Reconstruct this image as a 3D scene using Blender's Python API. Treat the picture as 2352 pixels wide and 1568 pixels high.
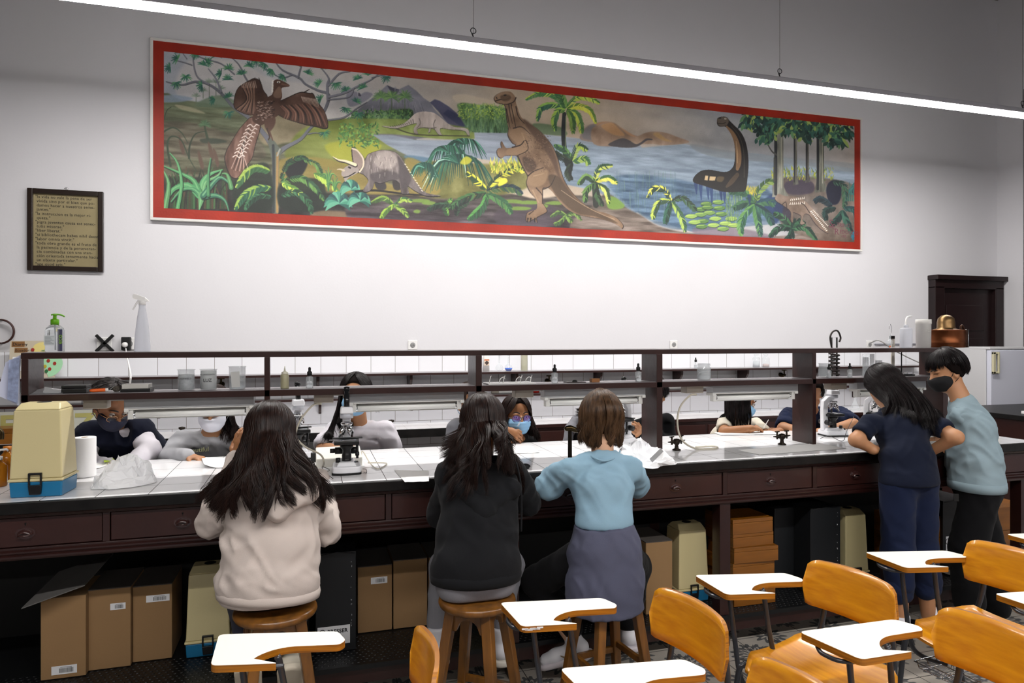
import bpy, bmesh, math, random
import numpy as np
from math import sin, cos, tan, atan, radians, pi, sqrt
from mathutils import Vector, Matrix, noise

# ---------------------------------------------------------------- scene, camera, light
for o in list(bpy.data.objects):
    bpy.data.objects.remove(o)
SC = bpy.context.scene
C = SC.collection
random.seed(7)
FPX, YAW, EYE, VH = 1568.0, radians(16.6), 1.62, 776.0

cam_d = bpy.data.cameras.new('camera')
cam = bpy.data.objects.new('camera', cam_d)
C.objects.link(cam)
cam_d.sensor_width = 36.0
cam_d.lens = 24.0
cam_d.shift_y = -(784 - VH) / 2352
cam.location = (0, 0, EYE)
cam.rotation_euler = (radians(90), 0, -YAW)
SC.camera = cam

world = bpy.data.worlds.new('world')
SC.world = world
world.use_nodes = True
world.node_tree.nodes['Background'].inputs[0].default_value = (0.8, 0.87, 1.0, 1)
world.node_tree.nodes['Background'].inputs[1].default_value = 0.02
SC.view_settings.view_transform = 'Standard'
SC.view_settings.look = 'None'
SC.view_settings.gamma = 1.0
SC.view_settings.use_curve_mapping = False
SC.view_settings.exposure = 0.10

LED_POWER = 84.0          # emission strength of the LED strips
LED_ROWS = [(4.30, 3.50), (0.20, 3.50), (-3.90, 3.50)]

ROOM = dict(x0=-4.0, x1=7.40, y0=-7.0, y1=5.78, h=5.4)
BENCH = dict(x0=-2.3, x1=4.30, y0=3.07, y1=3.97, z=0.985)

# ---------------------------------------------------------------- projection helpers (pixel + real depth -> metres)
def XoY(u):
    return tan(YAW + atan((u - 1176.0) / FPX))

def W(u, v, Y):
    X = Y * XoY(u)
    d = sin(YAW) * X + cos(YAW) * Y
    return Vector((X, Y, EYE - (v - VH) * d / FPX))

def onz(u, v, z):
    d = (EYE - z) * FPX / (v - VH)
    t = (u - 1176.0) / FPX * d
    return Vector((sin(YAW) * d + cos(YAW) * t, cos(YAW) * d - sin(YAW) * t, z))

# ---------------------------------------------------------------- naming helpers
def setp(o, label=None, cat=None, group=None, kind=None):
    if label: o['label'] = label
    if cat: o['category'] = cat
    if group: o['group'] = group
    if kind: o['kind'] = kind
    return o

def thing(name, label, cat, loc=(0, 0, 0), rz=0.0, group=None, rot=None):
    o = bpy.data.objects.new(name, None)
    C.objects.link(o)
    o.location = loc
    o.rotation_euler = rot if rot else (0, 0, rz)
    o.empty_display_size = 0.05
    return setp(o, label, cat, group)

def copy_thing(root, loc=None, rz=None, label=None, group=None):
    r = root.copy(); C.objects.link(r)
    if loc is not None: r.location = loc
    if rz is not None: r.rotation_euler = (0, 0, rz)
    if label: r['label'] = label
    if group: r['group'] = group
    for ch in list(root.children):
        c = ch.copy(); C.objects.link(c); c.parent = r
        for g in ch.children:
            d = g.copy(); C.objects.link(d); d.parent = c
    return r

# ---------------------------------------------------------------- materials
def lin(c):
    if isinstance(c, str):
        c = c.lstrip('#'); c = [int(c[i:i + 2], 16) / 255 for i in (0, 2, 4)]
    elif max(c) > 1.0:
        c = [x / 255 for x in c]
    return tuple((x / 12.92 if x <= .04045 else ((x + .055) / 1.055) ** 2.4) for x in c) + (1,)

_M = {}
def mat(name, col, rough=.5, metal=0.0, spec=.5, bump=None, vary=None, trans=0.0, ior=1.45, alpha=1.0,
        coat=0.0, sheen=0.0, emit=None, stretch=None, sss=0.0, aniso=0.0):
    """bump=(scale,strength,detail)  vary=(scale,amount,second colour or None)"""
    if name in _M: return _M[name]
    m = bpy.data.materials.new(name); m.use_nodes = True
    nt = m.node_tree; b = nt.nodes['Principled BSDF']
    c = lin(col)
    b.inputs['Base Color'].default_value = c
    b.inputs['Roughness'].default_value = rough
    b.inputs['Metallic'].default_value = metal
    b.inputs['Specular IOR Level'].default_value = spec
    b.inputs['IOR'].default_value = ior
    b.inputs['Transmission Weight'].default_value = trans
    b.inputs['Alpha'].default_value = alpha
    b.inputs['Coat Weight'].default_value = coat
    b.inputs['Coat Roughness'].default_value = .12
    b.inputs['Sheen Weight'].default_value = sheen
    b.inputs['Anisotropic'].default_value = aniso
    if sss:
        b.inputs['Subsurface Weight'].default_value = sss
        b.inputs['Subsurface Radius'].default_value = (.012, .005, .003)
        b.inputs['Subsurface Scale'].default_value = 1.0
    if emit:
        b.inputs['Emission Color'].default_value = lin(emit[0]); b.inputs['Emission Strength'].default_value = emit[1]
    tc = None
    def coord():
        nonlocal tc
        if tc is None:
            t = nt.nodes.new('ShaderNodeTexCoord'); mp = nt.nodes.new('ShaderNodeMapping')
            nt.links.new(t.outputs['Object'], mp.inputs['Vector'])
            if stretch: mp.inputs['Scale'].default_value = stretch
            tc = mp.outputs['Vector']
        return tc
    if vary:
        n = nt.nodes.new('ShaderNodeTexNoise'); n.inputs['Scale'].default_value = vary[0]; n.inputs['Detail'].default_value = 5
        nt.links.new(coord(), n.inputs['Vector'])
        r = nt.nodes.new('ShaderNodeValToRGB')
        r.color_ramp.elements[0].position = .32; r.color_ramp.elements[1].position = .68
        c2 = lin(vary[2]) if len(vary) > 2 and vary[2] else tuple(max(0, x * (1 - vary[1])) for x in c[:3]) + (1,)
        r.color_ramp.elements[0].color = c2; r.color_ramp.elements[1].color = c
        nt.links.new(n.outputs['Fac'], r.inputs['Fac'])
        nt.links.new(r.outputs['Color'], b.inputs['Base Color'])
    if bump:
        n = nt.nodes.new('ShaderNodeTexNoise'); n.inputs['Scale'].default_value = bump[0]
        n.inputs['Detail'].default_value = bump[2] if len(bump) > 2 else 3
        nt.links.new(coord(), n.inputs['Vector'])
        bp = nt.nodes.new('ShaderNodeBump'); bp.inputs['Strength'].default_value = bump[1]; bp.inputs['Distance'].default_value = .01
        nt.links.new(n.outputs['Fac'], bp.inputs['Height']); nt.links.new(bp.outputs['Normal'], b.inputs['Normal'])
    _M[name] = m
    return m

def tile_mat(name, col, grout, size, off=(0, 0), axes='xy', mortar=.0022, rough=.12, offset=0.0, size2=None, bump=.25, vary=.04):
    """glazed square tiles with grout, in object space"""
    m = bpy.data.materials.new(name); m.use_nodes = True
    nt = m.node_tree; b = nt.nodes['Principled BSDF']; N = nt.nodes.new; L = nt.links.new
    t = N('ShaderNodeTexCoord'); sp = N('ShaderNodeSeparateXYZ'); cb = N('ShaderNodeCombineXYZ')
    L(t.outputs['Object'], sp.inputs[0])
    for k, a in enumerate(axes):
        ad = N('ShaderNodeMath'); ad.operation = 'ADD'; ad.inputs[1].default_value = -off[k] + 40 * (size if k == 0 else (size2 or size))
        L(sp.outputs['XYZ'.index(a.upper())], ad.inputs[0]); L(ad.outputs[0], cb.inputs[k])
    br = N('ShaderNodeTexBrick'); br.offset = offset; br.squash = 1
    br.inputs['Scale'].default_value = 1; br.inputs['Mortar Size'].default_value = mortar
    br.inputs['Mortar Smooth'].default_value = .1
    br.inputs['Brick Width'].default_value = size; br.inputs['Row Height'].default_value = size2 or size
    c = lin(col); c2 = tuple(x * (1 - vary) for x in c[:3]) + (1,)
    br.inputs['Color1'].default_value = c; br.inputs['Color2'].default_value = c2; br.inputs['Mortar'].default_value = lin(grout)
    L(cb.outputs[0], br.inputs['Vector']); L(br.outputs['Color'], b.inputs['Base Color'])
    mx = N('ShaderNodeMath'); mx.operation = 'MULTIPLY_ADD'; mx.inputs[1].default_value = .6; mx.inputs[2].default_value = rough
    L(br.outputs['Fac'], mx.inputs[0]); L(mx.outputs[0], b.inputs['Roughness'])
    bp = N('ShaderNodeBump'); bp.invert = True; bp.inputs['Strength'].default_value = bump; bp.inputs['Distance'].default_value = .003
    L(br.outputs['Fac'], bp.inputs['Height']); L(bp.outputs['Normal'], b.inputs['Normal'])
    return m

# ---------------------------------------------------------------- mesh builder
class MB:
    def __init__(s): s.v = []; s.f = []; s.mi = []; s.m = 0; s.sm = []
    def add(s, vs, fs, smooth=False):
        k = len(s.v); s.v += [tuple(p) for p in vs]
        for f in fs: s.f.append(tuple(i + k for i in f)); s.mi.append(s.m); s.sm.append(smooth)
        return s
    def box(s, x0, x1, y0, y1, z0, z1, M=None, taper=0, tx=None, ty=None):
        tx = taper if tx is None else tx; ty = taper if ty is None else ty
        vs = [(x0, y0, z0), (x1, y0, z0), (x1, y1, z0), (x0, y1, z0),
              (x0 + tx, y0 + ty, z1), (x1 - tx, y0 + ty, z1), (x1 - tx, y1 - ty, z1), (x0 + tx, y1 - ty, z1)]
        if M is not None: vs = [M @ Vector(p) for p in vs]
        return s.add(vs, [(3, 2, 1, 0), (4, 5, 6, 7), (0, 1, 5, 4), (1, 2, 6, 5), (2, 3, 7, 6), (3, 0, 4, 7)])
    def prism(s, poly, z0, z1, M=None, smooth=False):
        n = len(poly)
        vs = [(x, y, z0) for x, y in poly] + [(x, y, z1) for x, y in poly]
        if M is not None: vs = [M @ Vector(p) for p in vs]
        a = sum(poly[i][0] * poly[(i + 1) % n][1] - poly[(i + 1) % n][0] * poly[i][1] for i in range(n))
        fs = [tuple(range(n - 1, -1, -1)), tuple(range(n, 2 * n))] + [(i, (i + 1) % n, n + (i + 1) % n, n + i) for i in range(n)]
        if a < 0: fs = [tuple(reversed(f)) for f in fs]
        return s.add(vs, fs, smooth)
    def lathe(s, prof, c=(0, 0, 0), seg=24, M=None, smooth=True, close=False):
        """prof: list of (r,z); caps when r==0"""
        vs = []; n = len(prof)
        for r, z in prof:
            for k in range(seg):
                a = 2 * pi * k / seg; vs.append((c[0] + r * cos(a), c[1] + r * sin(a), c[2] + z))
        if M is not None: vs = [M @ Vector(p) for p in vs]
        fs = []
        for i in range(n - 1):
            for k in range(seg):
                k2 = (k + 1) % seg
                fs.append((i * seg + k, i * seg + k2, (i + 1) * seg + k2, (i + 1) * seg + k))
        if close:
            fs.append(tuple(range(seg - 1, -1, -1))); fs.append(tuple(range((n - 1) * seg, n * seg)))
        return s.add(vs, fs, smooth)
    def tube(s, pts, r, seg=10, caps=True, closed=False, flat=1.0, up=None):
        """sweep a circle (radius r: number or list) along points; flat scales one axis"""
        P = [Vector(p) for p in pts]; n = len(P)
        R = [r] * n if not hasattr(r, '__len__') else list(r)
        T = []
        for i in range(n):
            if closed: t = P[(i + 1) % n] - P[i - 1]
            else: t = P[min(i + 1, n - 1)] - P[max(i - 1, 0)]
            T.append(t.normalized() if t.length > 1e-9 else Vector((0, 0, 1)))
        nrm = Vector(up) if up is not None else (Vector((0, 0, 1)) if abs(T[0].z) < .9 else Vector((1, 0, 0)))
        vs = []
        for i in range(n):
            nrm = (nrm - T[i] * nrm.dot(T[i]))
            nrm = nrm.normalized() if nrm.length > 1e-6 else T[i].orthogonal().normalized()
            b = T[i].cross(nrm)
            for k in range(seg):
                a = 2 * pi * k / seg
                vs.append(P[i] + nrm * (R[i] * cos(a) * flat) + b * (R[i] * sin(a)))
        fs = []
        for i in range(n if closed else n - 1):
            j = (i + 1) % n
            for k in range(seg):
                k2 = (k + 1) % seg
                fs.append((i * seg + k, i * seg + k2, j * seg + k2, j * seg + k))
        if caps and not closed:
            fs.append(tuple(range(seg - 1, -1, -1))); fs.append(tuple(range((n - 1) * seg, n * seg)))
        return s.add(vs, fs, True)
    def sphere(s, c, r, seg=16, rings=10, M=None):
        rx, ry, rz = (r, r, r) if not hasattr(r, '__len__') else r
        vs = [(c[0], c[1], c[2] - rz)]
        for i in range(1, rings):
            a = -pi / 2 + pi * i / rings
            for k in range(seg):
                b = 2 * pi * k / seg
                vs.append((c[0] + rx * cos(a) * cos(b), c[1] + ry * cos(a) * sin(b), c[2] + rz * sin(a)))
        vs.append((c[0], c[1], c[2] + rz))
        if M is not None: vs = [M @ Vector(p) for p in vs]
        fs = [(0, 1 + (k + 1) % seg, 1 + k) for k in range(seg)]
        for i in range(rings - 2):
            for k in range(seg):
                k2 = (k + 1) % seg; a = 1 + i * seg
                fs.append((a + k, a + k2, a + seg + k2, a + seg + k))
        l = len(vs) - 1; a = 1 + (rings - 2) * seg
        fs += [(a + k, a + (k + 1) % seg, l) for k in range(seg)]
        return s.add(vs, fs, True)
    def xform(s, M):
        s.v = [tuple(M @ Vector(p)) for p in s.v]; return s
    def build(s, name, mats, parent=None, bevel=0, seg=2, loc=None, sub=0, kind=None):
        me = bpy.data.meshes.new(name)
        me.from_pydata(s.v, [], s.f)
        mats = mats if isinstance(mats, (list, tuple)) else [mats]
        for m in mats: me.materials.append(m)
        me.polygons.foreach_set('material_index', s.mi)
        me.polygons.foreach_set('use_smooth', s.sm)
        me.update()
        o = bpy.data.objects.new(name, me); C.objects.link(o)
        if parent is not None: o.parent = parent
        if loc is not None: o.location = loc
        if bevel:
            b = o.modifiers.new('bevel', 'BEVEL'); b.width = bevel; b.segments = seg; b.limit_method = 'ANGLE'; b.angle_limit = radians(40)
            b.harden_normals = False
        if sub:
            b = o.modifiers.new('sub', 'SUBSURF'); b.levels = sub; b.render_levels = sub
        if kind: o['kind'] = kind
        return o

def arc(c, r, a0, a1, n=10, plane='xy'):
    out = []
    for i in range(n + 1):
        a = a0 + (a1 - a0) * i / n
        p = (r * cos(a), r * sin(a))
        if plane == 'xy': out.append((c[0] + p[0], c[1] + p[1], c[2]))
        elif plane == 'xz': out.append((c[0] + p[0], c[1], c[2] + p[1]))
        else: out.append((c[0], c[1] + p[0], c[2] + p[1]))
    return out

def spline(pts, n=8, closed=False):
    """Catmull-Rom through points"""
    P = [Vector(p) for p in pts]; out = []; m = len(P)
    rng = range(m) if closed else range(m - 1)
    for i in rng:
        p0 = P[(i - 1) % m] if closed else P[max(i - 1, 0)]
        p1 = P[i]; p2 = P[(i + 1) % m]
        p3 = P[(i + 2) % m] if closed else P[min(i + 2, m - 1)]
        for k in range(n):
            t = k / n
            out.append(.5 * ((2 * p1) + (p2 - p0) * t + (2 * p0 - 5 * p1 + 4 * p2 - p3) * t * t + (3 * p1 - p0 - 3 * p2 + p3) * t ** 3))
    if not closed: out.append(P[-1])
    return out

def round_poly(pts, r, n=5):
    """2-D polygon with rounded corners; r number or list"""
    out = []; m = len(pts)
    for i in range(m):
        p = Vector(pts[i][:2]); a = Vector(pts[i - 1][:2]); b = Vector(pts[(i + 1) % m][:2])
        rr = r[i] if hasattr(r, '__len__') else r
        if rr <= 0: out.append(tuple(p)); continue
        da = (a - p).normalized(); db = (b - p).normalized()
        rr = min(rr, (a - p).length * .49, (b - p).length * .49)
        s0 = p + da * rr; s1 = p + db * rr
        for k in range(n + 1):
            t = k / n
            out.append(tuple(s0 * (1 - t) ** 2 + p * 2 * t * (1 - t) + s1 * t * t))
    return out

def text_obj(s, size, material, parent=None, M=None, name='lettering', align='LEFT', ext=.0004, space=1.0, line=1.0, bold=0.0):
    cu = bpy.data.curves.new(name, 'FONT'); cu.body = s; cu.size = size; cu.align_x = align
    cu.extrude = ext; cu.space_character = space; cu.space_line = line; cu.offset = bold; cu.resolution_u = 2
    t = bpy.data.objects.new(name + '_src', cu); C.objects.link(t)
    dg = bpy.context.evaluated_depsgraph_get()
    me = bpy.data.meshes.new_from_object(t.evaluated_get(dg))
    bpy.data.objects.remove(t); bpy.data.curves.remove(cu)
    me.name = name
    if M is not None: me.transform(M)
    me.materials.clear(); me.materials.append(material)
    o = bpy.data.objects.new(name, me); C.objects.link(o)
    if parent is not None: o.parent = parent
    return o

FRONT = Matrix.Rotation(radians(90), 4, 'X')     # text lying in XY -> standing, facing -Y
# ---------------------------------------------------------------- smooth implicit bodies -> one continuous mesh
def _v(a): return np.array([a[0], a[1], a[2]], np.float32)
class Sdf:
    """collects primitives, joined with a smooth union; meshed with surface nets on a sparse block grid"""
    def __init__(s, k=.02): s.pr = []; s.k = k; s.lo = np.full(3, 9e9); s.hi = np.full(3, -9e9); s.cuts = []; s.warp = None
    def _b(s, p, r): s.lo = np.minimum(s.lo, np.array(p[:3]) - r); s.hi = np.maximum(s.hi, np.array(p[:3]) + r)
    def cap(s, a, b, ra, rb=None, wide=None, q=1.0, k=None):
        """tapered capsule; wide = unit lateral axis, q>1 stretches the section along it"""
        rb = ra if rb is None else rb; a = _v(a); b = _v(b)
        s._b(a, ra * max(q, 1) + .03); s._b(b, rb * max(q, 1) + .03)
        s.pr.append(('c', a, b, ra, rb, None if wide is None else _v(Vector(wide).normalized()), q, s.k if k is None else k)); return s
    def chain(s, pts, rs, wide=None, q=1.0, k=None):
        for i in range(len(pts) - 1):
            qa = q[i] if hasattr(q, '__len__') else q
            s.cap(pts[i], pts[i + 1], rs[i], rs[i + 1], wide, qa, k)
        return s
    def ell(s, c, r, R=None, k=None, sub=False):
        """ellipsoid; R = 3x3 matrix with local axes as columns"""
        c = _v(c); s._b(c, max(r) + .03)
        Rm = np.eye(3, dtype=np.float32) if R is None else np.array(R, np.float32)
        s.pr.append(('s' if sub else 'e', c, np.array(r, np.float32), Rm, s.k if k is None else k)); return s
    def cut(s, p, n, k=.004):
        """keep the side the normal points away from"""
        s.cuts.append((_v(p), _v(Vector(n).normalized()), k)); return s
    def ev(s, P):
        d = None
        for pr in s.pr:
            t = pr[0]
            if t == 'c':
                _, a, b, ra, rb, wd, q, k = pr
                ba = b - a; L2 = float(ba @ ba) + 1e-9
                pa = P - a; h = np.clip((pa @ ba) / L2, 0, 1)
                e = pa - h[:, None] * ba
                if wd is not None and q != 1.0:
                    w = e @ wd; e2 = (e * e).sum(1) - w * w
                    x = np.sqrt(np.maximum(e2 + (w / q) ** 2, 0)) - (ra + (rb - ra) * h)
                else:
                    x = np.sqrt((e * e).sum(1)) - (ra + (rb - ra) * h)
            else:
                _, c, r, R, k = pr
                l = (P - c) @ R; k0 = np.sqrt(((l / r) ** 2).sum(1)); k1 = np.sqrt(((l / (r * r)) ** 2).sum(1)) + 1e-6
                x = k0 * (k0 - 1) / k1
            if d is None: d = x
            elif t == 's':
                x = -x; h = np.clip(.5 - .5 * (d - x) / k, 0, 1); d = d + (x - d) * h + k * h * (1 - h)
            else:
                kk = max(k, 1e-5); h = np.clip(.5 + .5 * (d - x) / kk, 0, 1); d = d + (x - d) * h - kk * h * (1 - h)
        if s.warp is not None: d = d + s.warp(P)
        for p, n, k in s.cuts:
            x = (P - p) @ n; h = np.clip(.5 - .5 * (d - x) / k, 0, 1); d = d + (x - d) * h + k * h * (1 - h)
        return d
    def mesh(s, vox=.008, name='body', m=None, parent=None, smooth=1, disp=None, loc=None):
        B = 12; lo = s.lo - 2 * vox; hi = s.hi + 2 * vox
        nb = np.ceil((hi - lo) / (vox * B)).astype(int)
        gi = np.stack(np.meshgrid(*[np.arange(n) for n in nb], indexing='ij'), -1).reshape(-1, 3)
        cen = (lo + (gi + .5) * B * vox).astype(np.float32)
        keep = np.abs(s.ev(cen)) < B * vox * 1.15 + .02
        gi = gi[keep]
        off = np.stack(np.meshgrid(*[np.arange(B + 1)] * 3, indexing='ij'), -1).reshape(-1, 3)
        N = nb * B + 3
        cells = []; vals8 = []
        CH = 160
        for c0 in range(0, len(gi), CH):
            g = gi[c0:c0 + CH]
            ip = g[:, None, :] * B + off[None]
            P = (lo + ip * vox).astype(np.float32)
            D = s.ev(P.reshape(-1, 3)).reshape(len(g), B + 1, B + 1, B + 1)
            c8 = np.stack([D[:, a:B + a, b:B + b, c:B + c] for a in (0, 1) for b in (0, 1) for c in (0, 1)], -1)
            sg = c8 < 0
            mix = sg.any(-1) & ~sg.all(-1)
            w = np.argwhere(mix)
            cells.append(g[w[:, 0]] * B + w[:, 1:]); vals8.append(c8[mix])
        cells = np.concatenate(cells); v8 = np.concatenate(vals8)
        if len(cells) == 0: return None
        corner = np.array([(a, b, c) for a in (0, 1) for b in (0, 1) for c in (0, 1)], np.float32)
        E = [(i, j) for i in range(8) for j in range(i + 1, 8) if np.abs(corner[i] - corner[j]).sum() == 1]
        acc = np.zeros((len(cells), 3), np.float32); cnt = np.zeros(len(cells), np.float32)
        for i, j in E:
            a = v8[:, i]; b = v8[:, j]; cr = (a < 0) != (b < 0)
            t = np.where(cr, a / np.where(cr, a - b, 1), 0)
            acc += np.where(cr[:, None], corner[i] + (corner[j] - corner[i]) * t[:, None], 0); cnt += cr
        V = lo + (cells + acc / cnt[:, None]) * vox
        key = (cells[:, 0].astype(np.int64) * N[1] + cells[:, 1]) * N[2] + cells[:, 2]
        order = np.argsort(key); sk = key[order]
        def find(c):
            kk = (c[:, 0].astype(np.int64) * N[1] + c[:, 1]) * N[2] + c[:, 2]
            p = np.clip(np.searchsorted(sk, kk), 0, len(sk) - 1); ok = sk[p] == kk
            return np.where(ok, order[p], -1)
        F = []
        s0 = v8[:, 0] < 0
        for ax, jc in ((0, 4), (1, 2), (2, 1)):
            s1 = v8[:, jc] < 0; cr = s0 != s1
            c = cells[cr]; flip = s0[cr]
            o1 = np.zeros(3, int); o1[(ax + 1) % 3] = -1; o2 = np.zeros(3, int); o2[(ax + 2) % 3] = -1
            q = np.stack([find(c), find(c + o1), find(c + o1 + o2), find(c + o2)], 1)
            ok = (q >= 0).all(1); q = q[ok]; flip = flip[ok]
            q[~flip] = q[~flip][:, ::-1]
            F.append(q)
        F = np.concatenate(F)
        for _ in range(smooth):
            S = np.zeros_like(V); n = np.zeros(len(V))
            for a, b in ((0, 1), (1, 2), (2, 3), (3, 0)):
                np.add.at(S, F[:, a], V[F[:, b]]); np.add.at(n, F[:, a], 1)
                np.add.at(S, F[:, b], V[F[:, a]]); np.add.at(n, F[:, b], 1)
            V = V * .5 + .5 * S / np.maximum(n, 1)[:, None]
        if disp is not None:
            a = V[F[:, 1]] - V[F[:, 0]]; b = V[F[:, 3]] - V[F[:, 0]]; fn = np.cross(a, b)
            Nn = np.zeros_like(V)
            for k in range(4): np.add.at(Nn, F[:, k], fn)
            Nn /= np.linalg.norm(Nn, axis=1, keepdims=True) + 1e-9
            V = V + Nn * disp(V, Nn)[:, None]
        if loc is not None: V = V - np.array(loc)
        return np_mesh(V, F, name, m, parent)

def np_mesh(V, F, name, m=None, parent=None, smooth=True):
    F = np.asarray(F); k = F.shape[1]
    me = bpy.data.meshes.new(name)
    me.vertices.add(len(V)); me.vertices.foreach_set('co', np.asarray(V, np.float32).reshape(-1))
    me.loops.add(F.size); me.loops.foreach_set('vertex_index', F.reshape(-1).astype(np.int32))
    me.polygons.add(len(F)); me.polygons.foreach_set('loop_start', np.arange(0, F.size, k, dtype=np.int32)); me.polygons.foreach_set('loop_total', np.full(len(F), k, np.int32))
    me.polygons.foreach_set('use_smooth', np.full(len(F), smooth))
    me.update(calc_edges=True); me.validate()
    if m is not None: me.materials.append(m)
    o = bpy.data.objects.new(name, me); C.objects.link(o)
    if parent is not None: o.parent = parent
    return o

def vnoise(P, scale, seed=0, oct=3):
    """vectorised value noise in [-1,1]; scale: number or 3-vector of frequencies"""
    P = np.asarray(P, np.float64) * np.asarray(scale, np.float64) + seed * 17.31
    out = 0; amp = 1; tot = 0
    for o in range(oct):
        i = np.floor(P).astype(np.int64); f = P - i; f = f * f * (3 - 2 * f)
        def h(dx, dy, dz):
            n = (i[:, 0] + dx) * 374761393 + (i[:, 1] + dy) * 668265263 + (i[:, 2] + dz) * 2147483647 + seed * 9176
            n = (n ^ (n >> 13)) * 1274126177; n = n ^ (n >> 16)
            return (n & 0xffff) / 32767.5 - 1
        x0 = h(0, 0, 0) * (1 - f[:, 0]) + h(1, 0, 0) * f[:, 0]; x1 = h(0, 1, 0) * (1 - f[:, 0]) + h(1, 1, 0) * f[:, 0]
        x2 = h(0, 0, 1) * (1 - f[:, 0]) + h(1, 0, 1) * f[:, 0]; x3 = h(0, 1, 1) * (1 - f[:, 0]) + h(1, 1, 1) * f[:, 0]
        a = x0 * (1 - f[:, 1]) + x1 * f[:, 1]; b = x2 * (1 - f[:, 1]) + x3 * f[:, 1]
        out = out + amp * (a * (1 - f[:, 2]) + b * f[:, 2]); tot += amp; amp *= .5; P = P * 2.03 + 5.1
    return out / tot
# ---------------------------------------------------------------- materials of the place
M_wall = mat('plaster_white', '#d8d7db', rough=.75, bump=(60, .05, 4), vary=(1.2, .03))
M_ceil = mat('ceiling_grey', '#524e48', rough=.9)
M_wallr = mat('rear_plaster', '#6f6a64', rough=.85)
M_brown = mat('dark_brown_paint', '#2f1714', rough=.36, bump=(30, .10, 4), vary=(9, .25), coat=.25)
M_brown2 = mat('dark_brown_paint_panel', '#361a16', rough=.4, bump=(18, .12, 4), vary=(6, .25), coat=.15)
M_darkwood = mat('old_door_wood', '#211213', rough=.38, bump=(14, .15, 4), vary=(5, .3))
M_black = mat('black_plastic', '#121214', rough=.4)
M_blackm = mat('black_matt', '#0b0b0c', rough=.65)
M_white = mat('white_plastic', '#ecebea', rough=.35)
M_whitep = mat('white_paper', '#f2f1f0', rough=.8)
M_ink = mat('ink_black', '#141416', rough=.7)
M_metal = mat('chrome', '#c8c9cc', rough=.18, metal=1)
M_brass = mat('old_brass', '#51452f', rough=.35, metal=1, vary=(20, .5))
M_alu = mat('lamp_grey_metal', '#a9abae', rough=.4, metal=.2)
M_lampw = mat('lamp_white_enamel', '#d5d5d2', rough=.35)
M_beige = mat('beige_plastic', '#b4aca0', rough=.5)
M_glass = mat('clear_glass', '#ffffff', rough=.02, trans=1, ior=1.3)
M_stone = mat('black_marble', '#080707', rough=.4, spec=.35, vary=(16, 1, '#171514'), bump=(40, .05, 2))
M_benchtile = tile_mat('bench_tiles', '#f4f4f6', '#2c2826', .192, off=(-.625, 3.07), axes='xy', mortar=.0016, rough=.10)
M_walltile = tile_mat('wall_tiles', '#eeeff4', '#6d6760', .20, off=(-.103, 1.52), axes='xz', mortar=.0016, rough=.16, offset=.5)
M_floorlight = tile_mat('grey_floor_tiles', '#96969c', '#3c3a3a', .33, off=(.1, .05), axes='xy', mortar=.004, rough=.3)
M_rubber = mat('studded_rubber', '#111214', rough=.38)

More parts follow.
